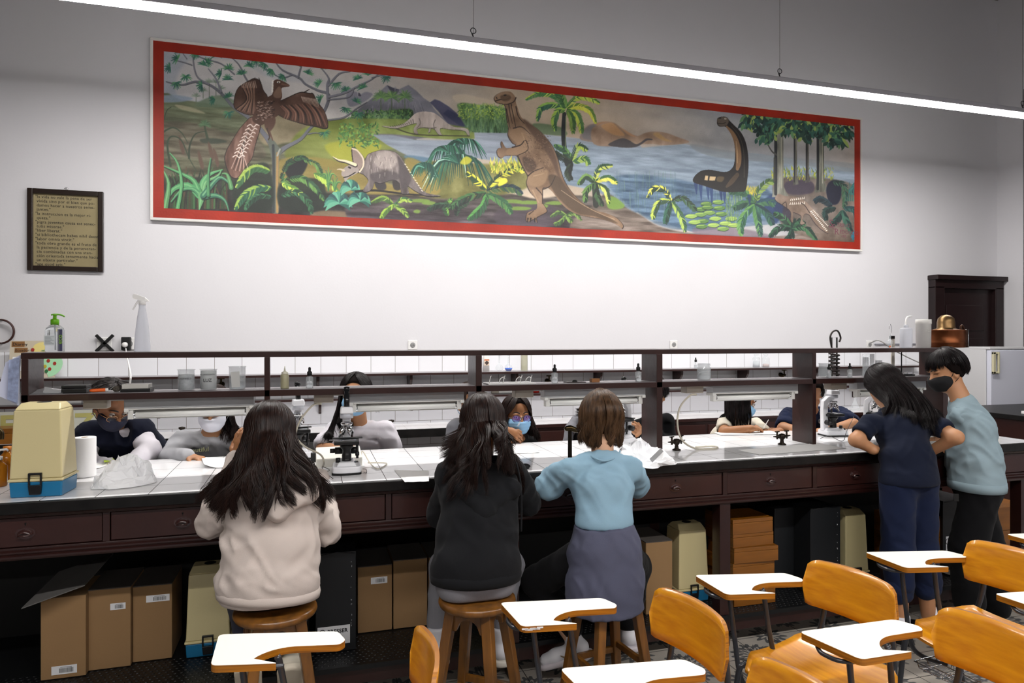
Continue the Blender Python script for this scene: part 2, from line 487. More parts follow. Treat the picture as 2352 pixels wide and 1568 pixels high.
def hydraulic_tiles():
    m = bpy.data.materials.new('patterned_cement_tiles'); m.use_nodes = True
    nt = m.node_tree; N = nt.nodes.new; L = nt.links.new; b = nt.nodes['Principled BSDF']
    b.inputs['Roughness'].default_value = .38
    t = N('ShaderNodeTexCoord'); sp = N('ShaderNodeSeparateXYZ'); L(t.outputs['Object'], sp.inputs[0])
    def mth(op, a, c=None, d=None):
        n = N('ShaderNodeMath'); n.operation = op
        for i, x in enumerate((a, c, d)):
            if x is None: continue
            if isinstance(x, (int, float)): n.inputs[i].default_value = x
            else: L(x, n.inputs[i])
        return n.outputs[0]
    S = .20
    fx = mth('FRACT', mth('DIVIDE', mth('ADD', sp.outputs[0], 20.0), S)); fy = mth('FRACT', mth('DIVIDE', mth('ADD', sp.outputs[1], 20.03), S))
    # mirrored coordinates: 4 tiles make one rosette
    gx = mth('ABSOLUTE', mth('SUBTRACT', mth('FRACT', mth('DIVIDE', mth('ADD', sp.outputs[0], 20.0), 2 * S)), .5))
    gy = mth('ABSOLUTE', mth('SUBTRACT', mth('FRACT', mth('DIVIDE', mth('ADD', sp.outputs[1], 20.03), 2 * S)), .5))
    r = mth('SQRT', mth('ADD', mth('MULTIPLY', gx, gx), mth('MULTIPLY', gy, gy)))
    ang = mth('ARCTAN2', gy, gx)
    lobes = mth('MULTIPLY', mth('SINE', mth('MULTIPLY', ang, 16)), .035)
    saw = mth('MULTIPLY', mth('FRACT', mth('MULTIPLY', ang, 5.1)), .05)
    rr = mth('ADD', mth('ADD', r, lobes), saw)
    p1 = mth('LESS_THAN', mth('ABSOLUTE', mth('SUBTRACT', rr, .30)), .045)
    p2 = mth('LESS_THAN', mth('ABSOLUTE', mth('SUBTRACT', mth('ADD', r, mth('MULTIPLY', lobes, 2.0)), .13)), .04)
    hx = mth('SUBTRACT', .5, gx); hy = mth('SUBTRACT', .5, gy)
    rc = mth('SQRT', mth('ADD', mth('MULTIPLY', hx, hx), mth('MULTIPLY', hy, hy)))
    an2 = mth('ARCTAN2', hy, hx)
    p3 = mth('LESS_THAN', mth('ABSOLUTE', mth('SUBTRACT', mth('ADD', rc, mth('MULTIPLY', mth('SINE', mth('MULTIPLY', an2, 12)), .05)), .16)), .05)
    p4 = mth('LESS_THAN', rc, .045)
    pat = mth('MINIMUM', mth('ADD', mth('ADD', p1, p2), mth('ADD', p3, p4)), 1.0)
    g1 = mth('LESS_THAN', mth('MINIMUM', mth('MINIMUM', fx, mth('SUBTRACT', 1, fx)), mth('MINIMUM', fy, mth('SUBTRACT', 1, fy))), .012)
    nz = N('ShaderNodeTexNoise'); nz.inputs['Scale'].default_value = 9; nz.inputs['Detail'].default_value = 5; L(t.outputs['Object'], nz.inputs['Vector'])
    mx = N('ShaderNodeMixRGB'); mx.inputs[1].default_value = lin('#bab3a9'); mx.inputs[2].default_value = lin('#5c5d5e'); L(pat, mx.inputs[0])
    mx3 = N('ShaderNodeMixRGB'); mx3.blend_type = 'MULTIPLY'; mx3.inputs[0].default_value = .45; L(mx.outputs[0], mx3.inputs[1]); L(nz.outputs['Fac'], mx3.inputs[2])
    mx2 = N('ShaderNodeMixRGB'); mx2.inputs[2].default_value = lin('#2c2a29'); L(g1, mx2.inputs[0]); L(mx3.outputs[0], mx2.inputs[1])
    L(mx2.outputs[0], b.inputs['Base Color'])
    return m
M_hyd = hydraulic_tiles()

def struct(name, mb, m, bevel=0):
    return setp(mb.build(name, m, bevel=bevel), kind='structure')

x0, x1, y0, y1, H = (ROOM[k] for k in ('x0', 'x1', 'y0', 'y1', 'h'))
EDGE = 1.98    # where the patterned tiles stop
struct('floor', MB().box(x0, x1, EDGE, y1, -.12, 0), M_hyd)
struct('floor_plain', MB().box(x0, x1, y0, EDGE, -.12, 0), M_floorlight)
struct('ceiling', MB().box(x0, x1, y0, y1, H, H + .1), M_ceil)
struct('wall_back', MB().box(x0, x1 + .3, y1, y1 + .2, 0, H), M_wall)
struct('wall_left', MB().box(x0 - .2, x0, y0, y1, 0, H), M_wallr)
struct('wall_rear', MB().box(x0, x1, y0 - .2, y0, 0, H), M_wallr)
# right wall stands proud only behind the dark doorway
struct('wall_right', MB().box(x1, x1 + .2, 5.47, y1, 0, H).box(x1, x1 + .2, y0, 2.4, 0, H).box(x1, x1 + .2, 2.4, 5.47, 4.3, H), M_wall)
struct('door_2', MB().box(x1 + .02, x1 + .12, 2.4, 5.46, 0, 4.3), M_darkwood)
struct('trim_1', MB().box(x1 - .015, x1 + .03, 5.40, 5.475, 0, 4.3), M_darkwood)
# wall tiling band above the back bench
struct('wall_tiling', MB().box(x0, 6.35, y1 - .012, y1, .2, 1.52), M_walltile)

# door in the back wall
dz = W(2140, 632, 5.75).z
dx0, dx1 = XoY(2139) * 5.74, XoY(2296) * 5.74
d = thing('door_1', 'dark brown panelled wooden door beside the fridge', 'door', (0, 0, 0)); d['kind'] = 'structure'
mb = MB().box(dx0, dx0 + .13, 5.69, 5.78, 0, dz - .12).box(dx1 - .12, dx1, 5.69, 5.78, 0, dz - .12).box(dx0, dx1, 5.69, 5.78, dz - .14, dz - .04).box(dx0 - .01, dx1 + .015, 5.65, 5.78, dz - .05, dz)
mb.build('door_frame', M_darkwood, d, bevel=.006)
mb = MB().box(dx0 + .13, dx1 - .12, 5.74, 5.779, 0, dz - .14)
mb.build('door_panel', M_darkwood, d)
for (a, b_, zz0, zz1) in ((.06, .30, .2, 1.0), (.36, .60, .2, 1.0), (.06, .30, 1.1, 1.62), (.36, .60, 1.1, 1.62), (.06, .60, 1.70, 1.98)):
    MB().box(dx0 + .13 + a, dx0 + .13 + b_, 5.728, 5.741, zz0, zz1).build('raised_panel', M_darkwood, d, bevel=.01)

# ---------------------------------------------------------------- LED strip lights
M_led = mat('led_diffuser', '#ffffff', rough=.5, emit=((1.0, .985, .97), LED_POWER))
M_aluc = mat('led_profile_aluminium', '#d2d1d8', rough=.45, metal=.3)
def led(y, z, xa, xb, label, hangers, group='suspended linear strip lights'):
    t = thing('strip_light', label, 'ceiling light', ((xa + xb) / 2, y, z), group=group)
    l = (xb - xa) / 2
    MB().box(-l, l, -.055, .055, .004, .042).build('light_housing', M_aluc, t, bevel=.004)
    mb = MB().box(-l + .004, l - .004, -.048, .048, -.004, .006)
    mb.build('light_diffuser', M_led, t)
    for hx in hangers:
        mbh = MB().tube([(hx - t.location.x, 0, .05), (hx - t.location.x, 0, H - z - .002)], .0014, 6)
        lp = arc((hx - t.location.x, 0, .105), .018, 0, 2 * pi, 14, 'xz')
        mbh.tube(lp[:-1], .0028, 6, closed=True)
        mbh.box(hx - t.location.x - .022, hx - t.location.x + .022, -.012, .012, .040, .054)
        mbh.tube([(hx - t.location.x + .008, 0, .05), (hx - t.location.x - .01, 0, .088)], .004, 6)
        mbh.build('hanging_wire', mat('steel_wire', '#3a3a3c', rough=.4, metal=.6), t)
    return t
yl, zl = LED_ROWS[0]
led(yl, zl, -1.75, 6.3, 'long white glowing strip light hung by wires in front of the mural', [XoY(1087) * yl, XoY(1791) * yl, XoY(2349) * yl, -1.2])
for k, (yy, zz) in enumerate(LED_ROWS[1:]):
    led(yy, zz, -2.2, 5.6, 'suspended strip light over the ' + ('chairs' if k == 0 else 'rear of the classroom'), [-1.5, 1.5, 4.5])
# ---------------------------------------------------------------- the long laboratory bench
BX0, BX1, BY0, BY1, BZ = (BENCH[k] for k in ('x0', 'x1', 'y0', 'y1', 'z'))
bench = thing('laboratory_bench', 'long dark brown laboratory bench with white tiled top and black stone edge', 'laboratory bench', (1.0, 3.52, 0))
OX, OY = 1.0, 3.52
def bl(mb): return mb.xform(Matrix.Translation((-OX, -OY, 0)))
# tiles keep world-space coordinates: object origin at world origin
top = MB().box(BX0 + .02, BX1 - .02, BY0 + .02, BY1 - .02, BZ - .028, BZ).build('tiled_top', M_benchtile, bench)
top.location = (-OX, -OY, 0)
e = MB()
e.box(BX0, BX1, BY0, BY0 + .022, BZ - .047, BZ - .001).box(BX0, BX1, BY1 - .022, BY1, BZ - .047, BZ - .001)
e.box(BX0, BX0 + .022, BY0 + .02, BY1 - .02, BZ - .047, BZ - .001).box(BX1 - .022, BX1, BY0 + .02, BY1 - .02, BZ - .047, BZ - .001)
e.box(BX0 + .02, BX1 - .02, BY0 + .02, BY1 - .02, BZ - .047, BZ - .029)
bl(e).build('stone_edge', M_stone, bench, bevel=.004)
AZ0, AZ1 = .80, .918
fr = MB()
FY = BY0 + .035
for (ya, yb) in ((FY, FY + .03), (BY1 - .065, BY1 - .035)):
    fr.box(BX0 + .04, BX1 - .04, ya, yb, AZ1, BZ - .047)
    fr.box(BX0 + .04, BX1 - .04, ya, yb, .765, AZ0)
fr.box(BX0 + .04, BX1 - .04, FY + .03, BY1 - .065, .765, .79)
fr.box(BX0 + .03, BX0 + .06, FY, BY1 - .035, .765, BZ - .047).box(BX1 - .06, BX1 - .03, FY, BY1 - .035, .765, BZ - .047)
DIV = [-2.26, -1.345, -.782, -.22, .346, .93, 1.51, 2.09, 2.655, 3.20, 3.75, 4.26]
for dxx in DIV[1:-1]:
    fr.box(dxx - .013, dxx + .013, FY, FY + .03, AZ0, AZ1)
fr.box(BX0 + .04, BX1 - .04, BY1 - .065, BY1 - .035, AZ0, AZ1)
bl(fr).build('frame', M_brown, bench, bevel=.002)
mo = MB()
prof = [(.0, .755), (-.010, .755), (-.014, .762), (-.014, .770), (-.006, .774), (-.010, .780), (-.010, .786), (0, .792)]
def molding(z_off, prof, y, x0, x1, sgn=1):
    m_ = MB(); n = len(prof)
    vs = [(x0, y + sgn * p[0], p[1] + z_off) for p in prof] + [(x1, y + sgn * p[0], p[1] + z_off) for p in prof]
    fs = [(i, i + 1, n + i + 1, n + i) for i in range(n - 1)] + [tuple(range(n)), tuple(range(2 * n - 1, n - 1, -1))]
    m_.add(vs, fs); return m_
bl(molding(0, prof, FY, BX0 + .02, BX1 - .02)).build('lower_moulding', M_brown, bench)
bl(molding(.165, [(0, .755), (-.006, .757), (-.012, .766), (-.02, .770), (-.02, .774), (0, .774)], FY, BX0 + .02, BX1 - .02)).build('upper_moulding', M_brown, bench)
def cup_handle(par, x, z, y, torn=False):
    m_ = MB()
    # back plate
    m_.prism([(x + .034 * cos(a) , z + .022 * sin(a)) for a in [k * pi / 10 for k in range(0, 21)][:-1]], 0, .002, M=Matrix(((1, 0, 0, 0), (0, 0, -1, y), (0, 1, 0, 0), (0, 0, 0, 1))))
    # half-dome cup
    vs = []; fs = []; nu, nv = 12, 6
    for i in range(nu + 1):
        a = pi * i / nu
        for j in range(nv + 1):
            b = (pi / 2) * j / nv
            vs.append((x + .027 * cos(a) * (cos(b) * .35 + .65 if j < nv else .65), y - .002 - .020 * sin(b), z - .004 + .020 * sin(a) * cos(b * .75)))
    for i in range(nu):
        for j in range(nv):
            k = i * (nv + 1) + j; fs.append((k, k + 1, k + nv + 2, k + nv + 1))
    m_.add(vs, fs, True)
    m_.tube([(x - .020, y - .020, z - .006), (x, y - .0235, z - .0065), (x + .020, y - .020, z - .006)], .0035, 6)
    return m_.build('handle', mat('painted_brown_metal', '#3b2321', rough=.22, coat=.6), par)
for i in range(len(DIV) - 1):
    a, b_ = DIV[i] + .016, DIV[i + 1] - .016
    dr = bl(MB().box(a, b_, FY + .006, FY + .03, AZ0 + .003, AZ1 - .003)).build('drawer', M_brown2, bench, bevel=.002)
    cx = (a + b_) / 2
    cup_handle(dr, cx - OX, .855, FY + .006 - OY)
    kh = MB().tube([(cx - OX, FY + .0062 - OY, .893), (cx - OX, FY + .0035 - OY, .893)], .0035, 8).box(cx - OX - .0014, cx - OX + .0014, FY + .0035 - OY, FY + .0061 - OY, .884, .893)
    kh.build('keyhole', M_blackm, dr)
# legs, lower rails and the studded footboard
for lx in (-2.22, -.22, .93, 2.09, 3.20, 4.20):
    for (ya, yb) in ((FY, FY + .07), (BY1 - .105, BY1 - .035)):
        m_ = MB().box(lx - .032, lx + .032, ya, yb, .17, .765).box(lx - .032, lx + .032, ya, yb, .0, .17)
        for k, p in enumerate(m_.v[8:12]):
            m_.v[8 + k] = (lx + (p[0] - lx) * .55, p[1], p[2])
        bl(m_).build('leg', M_brown, bench, bevel=.002)
bl(MB().box(BX0 + .05, BX1 - .05, FY + .018, FY + .045, .075, .145)).build('lower_rail', M_brown, bench, bevel=.002)
bl(MB().box(BX0 + .05, BX1 - .05, BY1 - .09, BY1 - .06, .075, .145)).build('lower_rail', M_brown, bench, bevel=.002)
bl(MB().box(BX0 + .05, BX1 - .05, FY + .02, BY1 - .06, .145, .166)).build('footboard', M_brown, bench)
st = MB()
st.box(BX0 + .05, BX1 - .05, FY - .004, BY1 - .07, .166, .170)
st.box(BX0 + .05, BX1 - .05, FY - .010, FY + .0, .148, .1705)
rows = 12
for j in range(rows):
    yy = FY + .022 + j * .024
    nx = int((BX1 - BX0 - .14) / .026)
    for i in range(nx):
        xx = BX0 + .07 + i * .026 + (j % 2) * .013
        if xx < -1.55: continue
        c = Vector((xx, yy, .170)); r1, r2, hh = .0085, .006, .0022
        vs = [(c.x + r1 * cos(a), c.y + r1 * sin(a), .170) for a in [k * pi / 3 for k in range(6)]] + [(c.x + r2 * cos(a), c.y + r2 * sin(a), .170 + hh) for a in [k * pi / 3 for k in range(6)]]
        st.add(vs, [(k, (k + 1) % 6, 6 + (k + 1) % 6, 6 + k) for k in range(6)] + [(6, 7, 8, 9, 10, 11)])
bl(st).build('rubber_mat', M_rubber, bench)
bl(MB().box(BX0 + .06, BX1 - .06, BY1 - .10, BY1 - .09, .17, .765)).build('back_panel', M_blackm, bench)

# ---------------------------------------------------------------- shelf rack standing on the bench
SY0, SY1 = 3.38, 3.56
ST, SM = 1.558, 1.378          # tops of upper and middle board
rack = thing('bench_shelf', 'dark brown two-tier shelf rack standing along the tiled bench', 'shelf rack', (1.25, (SY0 + SY1) / 2, BZ))
RO = Matrix.Translation((-1.25, -(SY0 + SY1) / 2, -BZ))
M_shelftop = mat('shelf_top_grey', '#8d888c', rough=.35, vary=(7, .2))  # board tops in a paler grey than the brown sides
def uX(u, Y=SY0): return XoY(u) * Y
PX = [(uX(48), uX(65)), (uX(607), uX(620)), (uX(1093), uX(1107)), (uX(1510), uX(1522)), (uX(1868), uX(1875)), (uX(2166), uX(2178))]
xa, xb = PX[0][0], PX[-1][1]
def board(z, th, name):
    m_ = MB().box(xa, xb, SY0, SY1, z - th, z - .002); m_.m = 0
    m_.m = 1; m_.box(xa + .004, xb - .004, SY0 + .006, SY1 - .004, z - .002, z)
    return m_.xform(RO).build(name, [M_brown, M_shelftop], rack)
board(ST, .027, 'upper_board'); board(SM, .030, 'middle_board')
for i, (a, b_) in enumerate(PX):
    m_ = MB()
    if i in (3, 4):      # broad planks down to the bench
        m_.box(a - .004, b_, SY0 + (-.0), SY1, BZ, ST - .027)
    elif i == 1:
        m_.box(a, b_, SY0, SY0 + .04, BZ, ST - .027)
    else:
        m_.box(a, b_, SY0, SY1, BZ, ST - .027)
    m_.xform(RO).build('upright', M_brown, rack, bevel=.002)

# fluorescent lamps under the middle board
LY = SY0 + .095
M_tube = mat('fluorescent_tube_off', '#e9eae8', rough=.12)
def bench_lamp(ua, ub, label, jb=None):
    xa_, xb_ = XoY(ua) * (LY - .03), XoY(ub) * (LY - .03)
    t = thing('bench_lamp', label, 'fluorescent lamp', ((xa_ + xb_) / 2, LY, SM - .03), group='fluorescent lamps under the rack')
    l = (xb_ - xa_) / 2
    m_ = MB().box(-l, l, -.035, .035, -.046, -.001)
    m_.build('lamp_housing', M_alu, t, bevel=.003)
    MB().box(-l, -l + .02, -.036, .036, -.062, -.046).box(l - .02, l, -.036, .036, -.062, -.046).build('end_bracket', M_lampw, t, bevel=.002)
    MB().box(-l + .01, l - .01, -.030, .030, -.052, -.046).build('reflector', M_lampw, t)
    zt = -.078
    MB().tube([(-l + .035, -.004, zt), (l - .035, -.004, zt)], .013, 16).build('tube', M_tube, t)
    MB().box(-l + .012, -l + .035, -.022, .014, zt - .018, -.046).box(l - .035, l - .012, -.022, .014, zt - .018, -.046).build('tube_socket', M_lampw, t, bevel=.002)
    MB().tube([(-l + .026, -.004, zt), (-l + .042, -.004, zt)], .0135, 12).tube([(l - .042, -.004, zt), (l - .026, -.004, zt)], .0135, 12).build('end_cap', M_metal, t)
    sh = MB().box(-l + .02, l - .02, .012, .016, zt - .02, -.05)
    sh.build('rear_reflector', M_lampw, t)
    if jb:
        xj0, xj1 = XoY(jb[0]) * (LY - .03) - t.location.x, XoY(jb[1]) * (LY - .03) - t.location.x
        MB().box(xj0, xj1, -.035, .03, -.043, -.001).build('junction_box', M_beige, t, bevel=.003)
        MB().box(min(xj1, -l) - .002, max(xj1, -l) + .01, -.004, .004, -.012, -.004).build('link_bar', M_lampw, t)
    return t
bench_lamp(285, 583, 'pale fluorescent lamp under the rack above the person in the navy quilted vest', (191, 247))
bench_lamp(802, 1066, 'pale fluorescent lamp under the rack in front of the white t-shirt', (721, 766))
bench_lamp(1250, 1482, 'pale fluorescent lamp under the rack above the brown-haired student', (1183, 1225))
bench_lamp(1636, 1832, 'pale fluorescent lamp under the rack above the student in the cream top', (1576, 1615))
bench_lamp(1968, 2126, 'pale fluorescent lamp under the rack by the student in the grey-blue sweatshirt', (1908, 1944))

# ---------------------------------------------------------------- bench along the back wall
BKZ, BKY = .90, 5.38
bb = thing('wall_bench', 'tiled bench along the rear wall with black front edge and brown drawers', 'wall bench', (1.5, 5.58, 0))
WO = Matrix.Translation((-1.5, -5.58, 0))
M_bt2 = tile_mat('wall_bench_tiles', '#eceaec', '#8a857f', .2, off=(-.05, 5.38), axes='xy', mortar=.0014, rough=.12)
o = MB().box(-3.6, 6.30, BKY + .015, 5.766, BKZ - .02, BKZ).build('tiled_top', M_bt2, bb); o.location = (-1.5, -5.58, 0)
MB().box(-3.6, 1.70, BKY, BKY + .02, BKZ - .065, BKZ).box(-3.6, 1.7, BKY + .02, 5.76, BKZ - .06, BKZ - .021).xform(WO).build('stone_edge', M_stone, bb)
MB().box(1.70, 6.3, BKY, BKY + .02, BKZ - .03, BKZ - .002).box(1.70, 6.3, BKY + .012, BKY + .03, .10, BKZ - .03).box(1.70, 6.3, BKY + .03, 5.76, BKZ - .06, BKZ - .021).box(1.70, 1.72, BKY + .03, 5.76, .1, BKZ - .06).xform(WO).build('brown_front', M_brown, bb, bevel=.003)
for k in range(8):
    a = 1.74 + k * .57
    MB().box(a, a + .54, BKY + .004, BKY + .014, BKZ - .22, BKZ - .06).xform(WO).build('drawer', M_brown2, bb, bevel=.002)
MB().box(-3.6, 1.70, 5.70, 5.765, .40, .44).box(-3.6, 1.7, 5.45, 5.76, .34, .36).xform(WO).build('lower_shelf', M_brown, bb)
for lx in (-3.55, -1.6, .1, 1.66):
    MB().box(lx - .03, lx + .03, BKY + .05, BKY + .11, 0, BKZ - .06).xform(WO).build('leg', M_brown, bb)

# two long wall shelves with brackets
def wall_shelf(z, dep, xa_, xb_, brs, label, blen, name='wall_shelf', bh=.12):
    t = thing(name, label, 'wall shelf', ((xa_ + xb_) / 2, 5.766, z))
    l = (xb_ - xa_) / 2
    m_ = MB().box(-l, l, -dep, 0, -.018, -.001); m_.m = 1; m_.box(-l + .003, l - .003, -dep + .003, 0, -.001, .0005)
    m_.build('shelf_board', [M_brown, M_shelftop], t, bevel=.002)
    for bx in brs:
        x = bx - t.location.x
        pr = [(0, 0), (-blen, 0), (-blen, -.02)] + [(-blen + (blen - .02) * (1 - cos(a)) , -.02 - (bh - .03) * sin(a)) for a in [k * pi / 14 for k in range(1, 8)]] + [(-.02, -bh), (0, -bh)]
        Mx = Matrix(((0, 0, 1, x), (1, 0, 0, 0), (0, 1, 0, -.018), (0, 0, 0, 1)))
        MB().prism(pr, -.011, .011, M=Mx).build('bracket', M_brown, t, bevel=.002)
    return t
wall_shelf(1.335, .22, -3.4, 6.2, [XoY(x) * 5.70 for x in (250, 730, 941, 1181, 1372, 1555, 1705, 1862)] + [-2.2, 5.6],
           'upper dark brown wall shelf on brackets across the white tiles', .16)
wall_shelf(1.135, .12, -3.4, 6.2, [XoY(x) * 5.72 for x in (362, 735, 947, 1780)] + [-2.4, 5.4],
           'narrow lower dark brown wall shelf behind the lamps', .05, bh=.11)
# ---------------------------------------------------------------- the painted mural: pigment laid on a fine canvas grid
MUY = 5.752
MU_X0, MU_X1, MU_Z0, MU_Z1 = -1.151, 5.500, 2.516, 3.900
CV_X0, CV_X1, CV_Z0, CV_Z1 = MU_X0 + .094, MU_X1 - .094, MU_Z0 + .094, MU_Z1 - .094
STEP = .0036

class Paint:
    def __init__(s):
        s.w = int((CV_X1 - CV_X0) / STEP) + 1; s.h = int((CV_Z1 - CV_Z0) / STEP) + 1
        s.im = np.zeros((s.h, s.w, 3), np.float32)
        s.rng = np.random.RandomState(5)
        s.view = None
    def use(s, v): s.view = {'A': (320, 70, 3.408), 'B': (820, 130, 3.647), 'D': (1380, 200, 3.675)}[v]
    def P(s, pts):
        a = np.asarray(pts, np.float64).reshape(-1, 2); ox, oy, k = s.view
        u = ox + a[:, 0] / k; v = oy + a[:, 1] / k
        X = MUY * np.tan(YAW + np.arctan((u - 1176.0) / FPX)); d = sin(YAW) * X + cos(YAW) * MUY
        Z = EYE - (v - VH) * d / FPX
        return np.stack([(X - CV_X0) / STEP, (CV_Z1 - Z) / STEP], 1)
    def col(s, c, j=0):
        c = c.lstrip('#'); r = np.array([int(c[i:i + 2], 16) for i in (0, 2, 4)], np.float32) / 255
        if j: r = np.clip(r + s.rng.uniform(-j, j), 0, 1)
        return r
    def _blend(s, y0, y1, x0, x1, a, c):
        reg = s.im[y0:y1, x0:x1]; reg += (c - reg) * a[..., None]
    def noise(s, sx, sy, seed=0, oct=4):
        r = np.random.RandomState(seed); out = np.zeros((s.h, s.w), np.float32); amp = 1; tot = 0
        for o in range(oct):
            gx = max(2, int(s.w / sx) + 2); gy = max(2, int(s.h / sy) + 2)
            g = r.rand(gy, gx).astype(np.float32)
            yy = np.linspace(0, gy - 1.001, s.h); xx = np.linspace(0, gx - 1.001, s.w)
            yi = yy.astype(int); xi = xx.astype(int); fy = (yy - yi)[:, None]; fx = (xx - xi)[None, :]
            fy = fy * fy * (3 - 2 * fy); fx = fx * fx * (3 - 2 * fx)
            v = (g[yi][:, xi] * (1 - fy) * (1 - fx) + g[yi + 1][:, xi] * fy * (1 - fx) + g[yi][:, xi + 1] * (1 - fy) * fx + g[yi + 1][:, xi + 1] * fy * fx)
            out += v * amp; tot += amp; amp *= .5; sx /= 2; sy /= 2
        return out / tot
    def poly(s, pts, c, a=1.0, soft=0, c2=None, tex=None, amt=.12, smooth=True):
        p = s.P(pts)
        if smooth:
            q = spline([(x, y, 0) for x, y in p], 4, closed=True); p = np.array([(v.x, v.y) for v in q])
        m = soft + 1
        x0 = max(0, int(p[:, 0].min()) - m); x1 = min(s.w, int(p[:, 0].max()) + m + 2); y0 = max(0, int(p[:, 1].min()) - m); y1 = min(s.h, int(p[:, 1].max()) + m + 2)
        if x1 <= x0 or y1 <= y0: return
        SS = 2
        gx = (np.arange(x0 * SS, x1 * SS) + .5) / SS - .5; gy = (np.arange(y0 * SS, y1 * SS) + .5) / SS - .5
        ins = np.zeros((len(gy), len(gx)), bool)
        q = np.roll(p, -1, 0)
        for (xa, ya), (xb, yb) in zip(p, q):
            if ya == yb: continue
            rws = (gy > min(ya, yb)) & (gy <= max(ya, yb))
            if not rws.any(): continue
            xi = xa + (gy[rws] - ya) * (xb - xa) / (yb - ya)
            ins[rws] ^= gx[None, :] < xi[:, None]
        k = ins.astype(np.float32).reshape(y1 - y0, SS, x1 - x0, SS).mean((1, 3))
        for _ in range(int(soft)):
            kp = np.pad(k, 1, mode='edge'); k = (kp[:-2, 1:-1] + kp[2:, 1:-1] + kp[1:-1, :-2] + kp[1:-1, 2:] + kp[1:-1, 1:-1]) / 5
        cc = s.col(c)
        if c2 is not None:
            t = np.linspace(0, 1, y1 - y0)[:, None, None]
            cc = s.col(c) * (1 - t) + s.col(c2) * t
            cc = np.broadcast_to(cc, (y1 - y0, x1 - x0, 3)).copy()
        if tex is not None:
            n = tex[y0:y1, x0:x1, None]
            cc = np.clip(cc + (n - .5) * amt * 2, 0, 1)
        s._blend(y0, y1, x0, x1, k * a, cc)
    def stroke(s, pts, w, c, a=1.0, j=.03, sp=True):
        """w in view pixels: number or (start,end) / list"""
        p = s.P(pts); k0 = .0034 / STEP * 3.4 / s.view[2]
        n0 = len(p)
        ws = list(w) if hasattr(w, '__len__') else [w] * n0
        if len(ws) == 2 and n0 > 2: ws = list(np.linspace(ws[0], ws[1], n0))
        ws = [x * k0 * .23 for x in ws]
        if sp and n0 > 2:
            q = spline([(x, y, r) for (x, y), r in zip(p, ws)], 4); p = np.array([(v.x, v.y) for v in q]); ws = [max(.2, v.z) for v in q]
        c = s.col(c, j); mw = max(ws) + 1.5
        x0 = max(0, int(p[:, 0].min() - mw)); x1 = min(s.w, int(p[:, 0].max() + mw) + 2); y0 = max(0, int(p[:, 1].min() - mw)); y1 = min(s.h, int(p[:, 1].max() + mw) + 2)
        if x1 <= x0 or y1 <= y0: return
        gx, gy = np.meshgrid(np.arange(x0, x1), np.arange(y0, y1))
        best = np.full(gx.shape, 9e9)
        for i in range(len(p) - 1):
            ax, ay = p[i]; bx, by = p[i + 1]; dx, dy = bx - ax, by - ay; L2 = dx * dx + dy * dy + 1e-9
            t = np.clip(((gx - ax) * dx + (gy - ay) * dy) / L2, 0, 1)
            dd = np.hypot(gx - ax - t * dx, gy - ay - t * dy) - (ws[i] * (1 - t) + ws[i + 1] * t)
            best = np.minimum(best, dd)
        s._blend(y0, y1, x0, x1, np.clip(.5 - best, 0, 1) * a, c)
    def dabs(s, n, box, L, w, cols, ang=(0, 360), a=.9):
        for _ in range(n):
            x = s.rng.uniform(box[0], box[2]); y = s.rng.uniform(box[1], box[3]); t = radians(s.rng.uniform(*ang)); l = L * s.rng.uniform(.6, 1.3)
            s.stroke([(x, y), (x + l * cos(t), y - l * sin(t))], (w, w * .3), cols[s.rng.randint(len(cols))], a)
    def frond(s, pts, ln, n, cols, w=7, side=(1, 1), dark='#1d2a22', lean=.55, stem=True):
        """arching frond: leaflets on both sides of a curve"""
        q = [np.array((v.x, v.y)) for v in spline([(x, y, 0) for x, y in pts], 10)]; n = int(n * 1.5)
        if stem: s.stroke(pts, (6, 3), dark)
        m = len(q)
        for i in range(n):
            t = (i + .5) / n; k = min(m - 2, int(t * (m - 1))); p = q[k]; d = q[k + 1] - q[k]; d = d / (np.hypot(*d) + 1e-6)
            nn = np.array((-d[1], d[0])); l = ln * (sin(pi * (t * .82 + .16)) ** .7) * s.rng.uniform(.85, 1.1)
            for sg, on in ((1, side[0]), (-1, side[1])):
                if not on: continue
                e = p + (nn * sg * (1 - lean) + d * lean) * l + np.array((0, l * .18))
                s.stroke([tuple(p), tuple((p + e) / 2 + nn * sg * 1.5), tuple(e)], (w * .4, w * .66, w * .2), cols[(0 if sg > 0 else -1)] if s.rng.rand() < .8 else cols[s.rng.randint(len(cols))], .95, .04)
    def tuft(s, x, y, r, a0, a1, n, cols, w=4):
        for i in range(n):
            t = radians(a0 + (a1 - a0) * (i + s.rng.uniform(-.3, .3)) / max(1, n - 1)); rr = r * s.rng.uniform(.75, 1.1)
            mx, my = x + .55 * rr * cos(t), y - .55 * rr * sin(t)
            s.stroke([(x, y), (mx, my), (x + rr * cos(t), y - rr * sin(t) + rr * .12)], (w, w, w * .4), cols[s.rng.randint(len(cols))], .95)

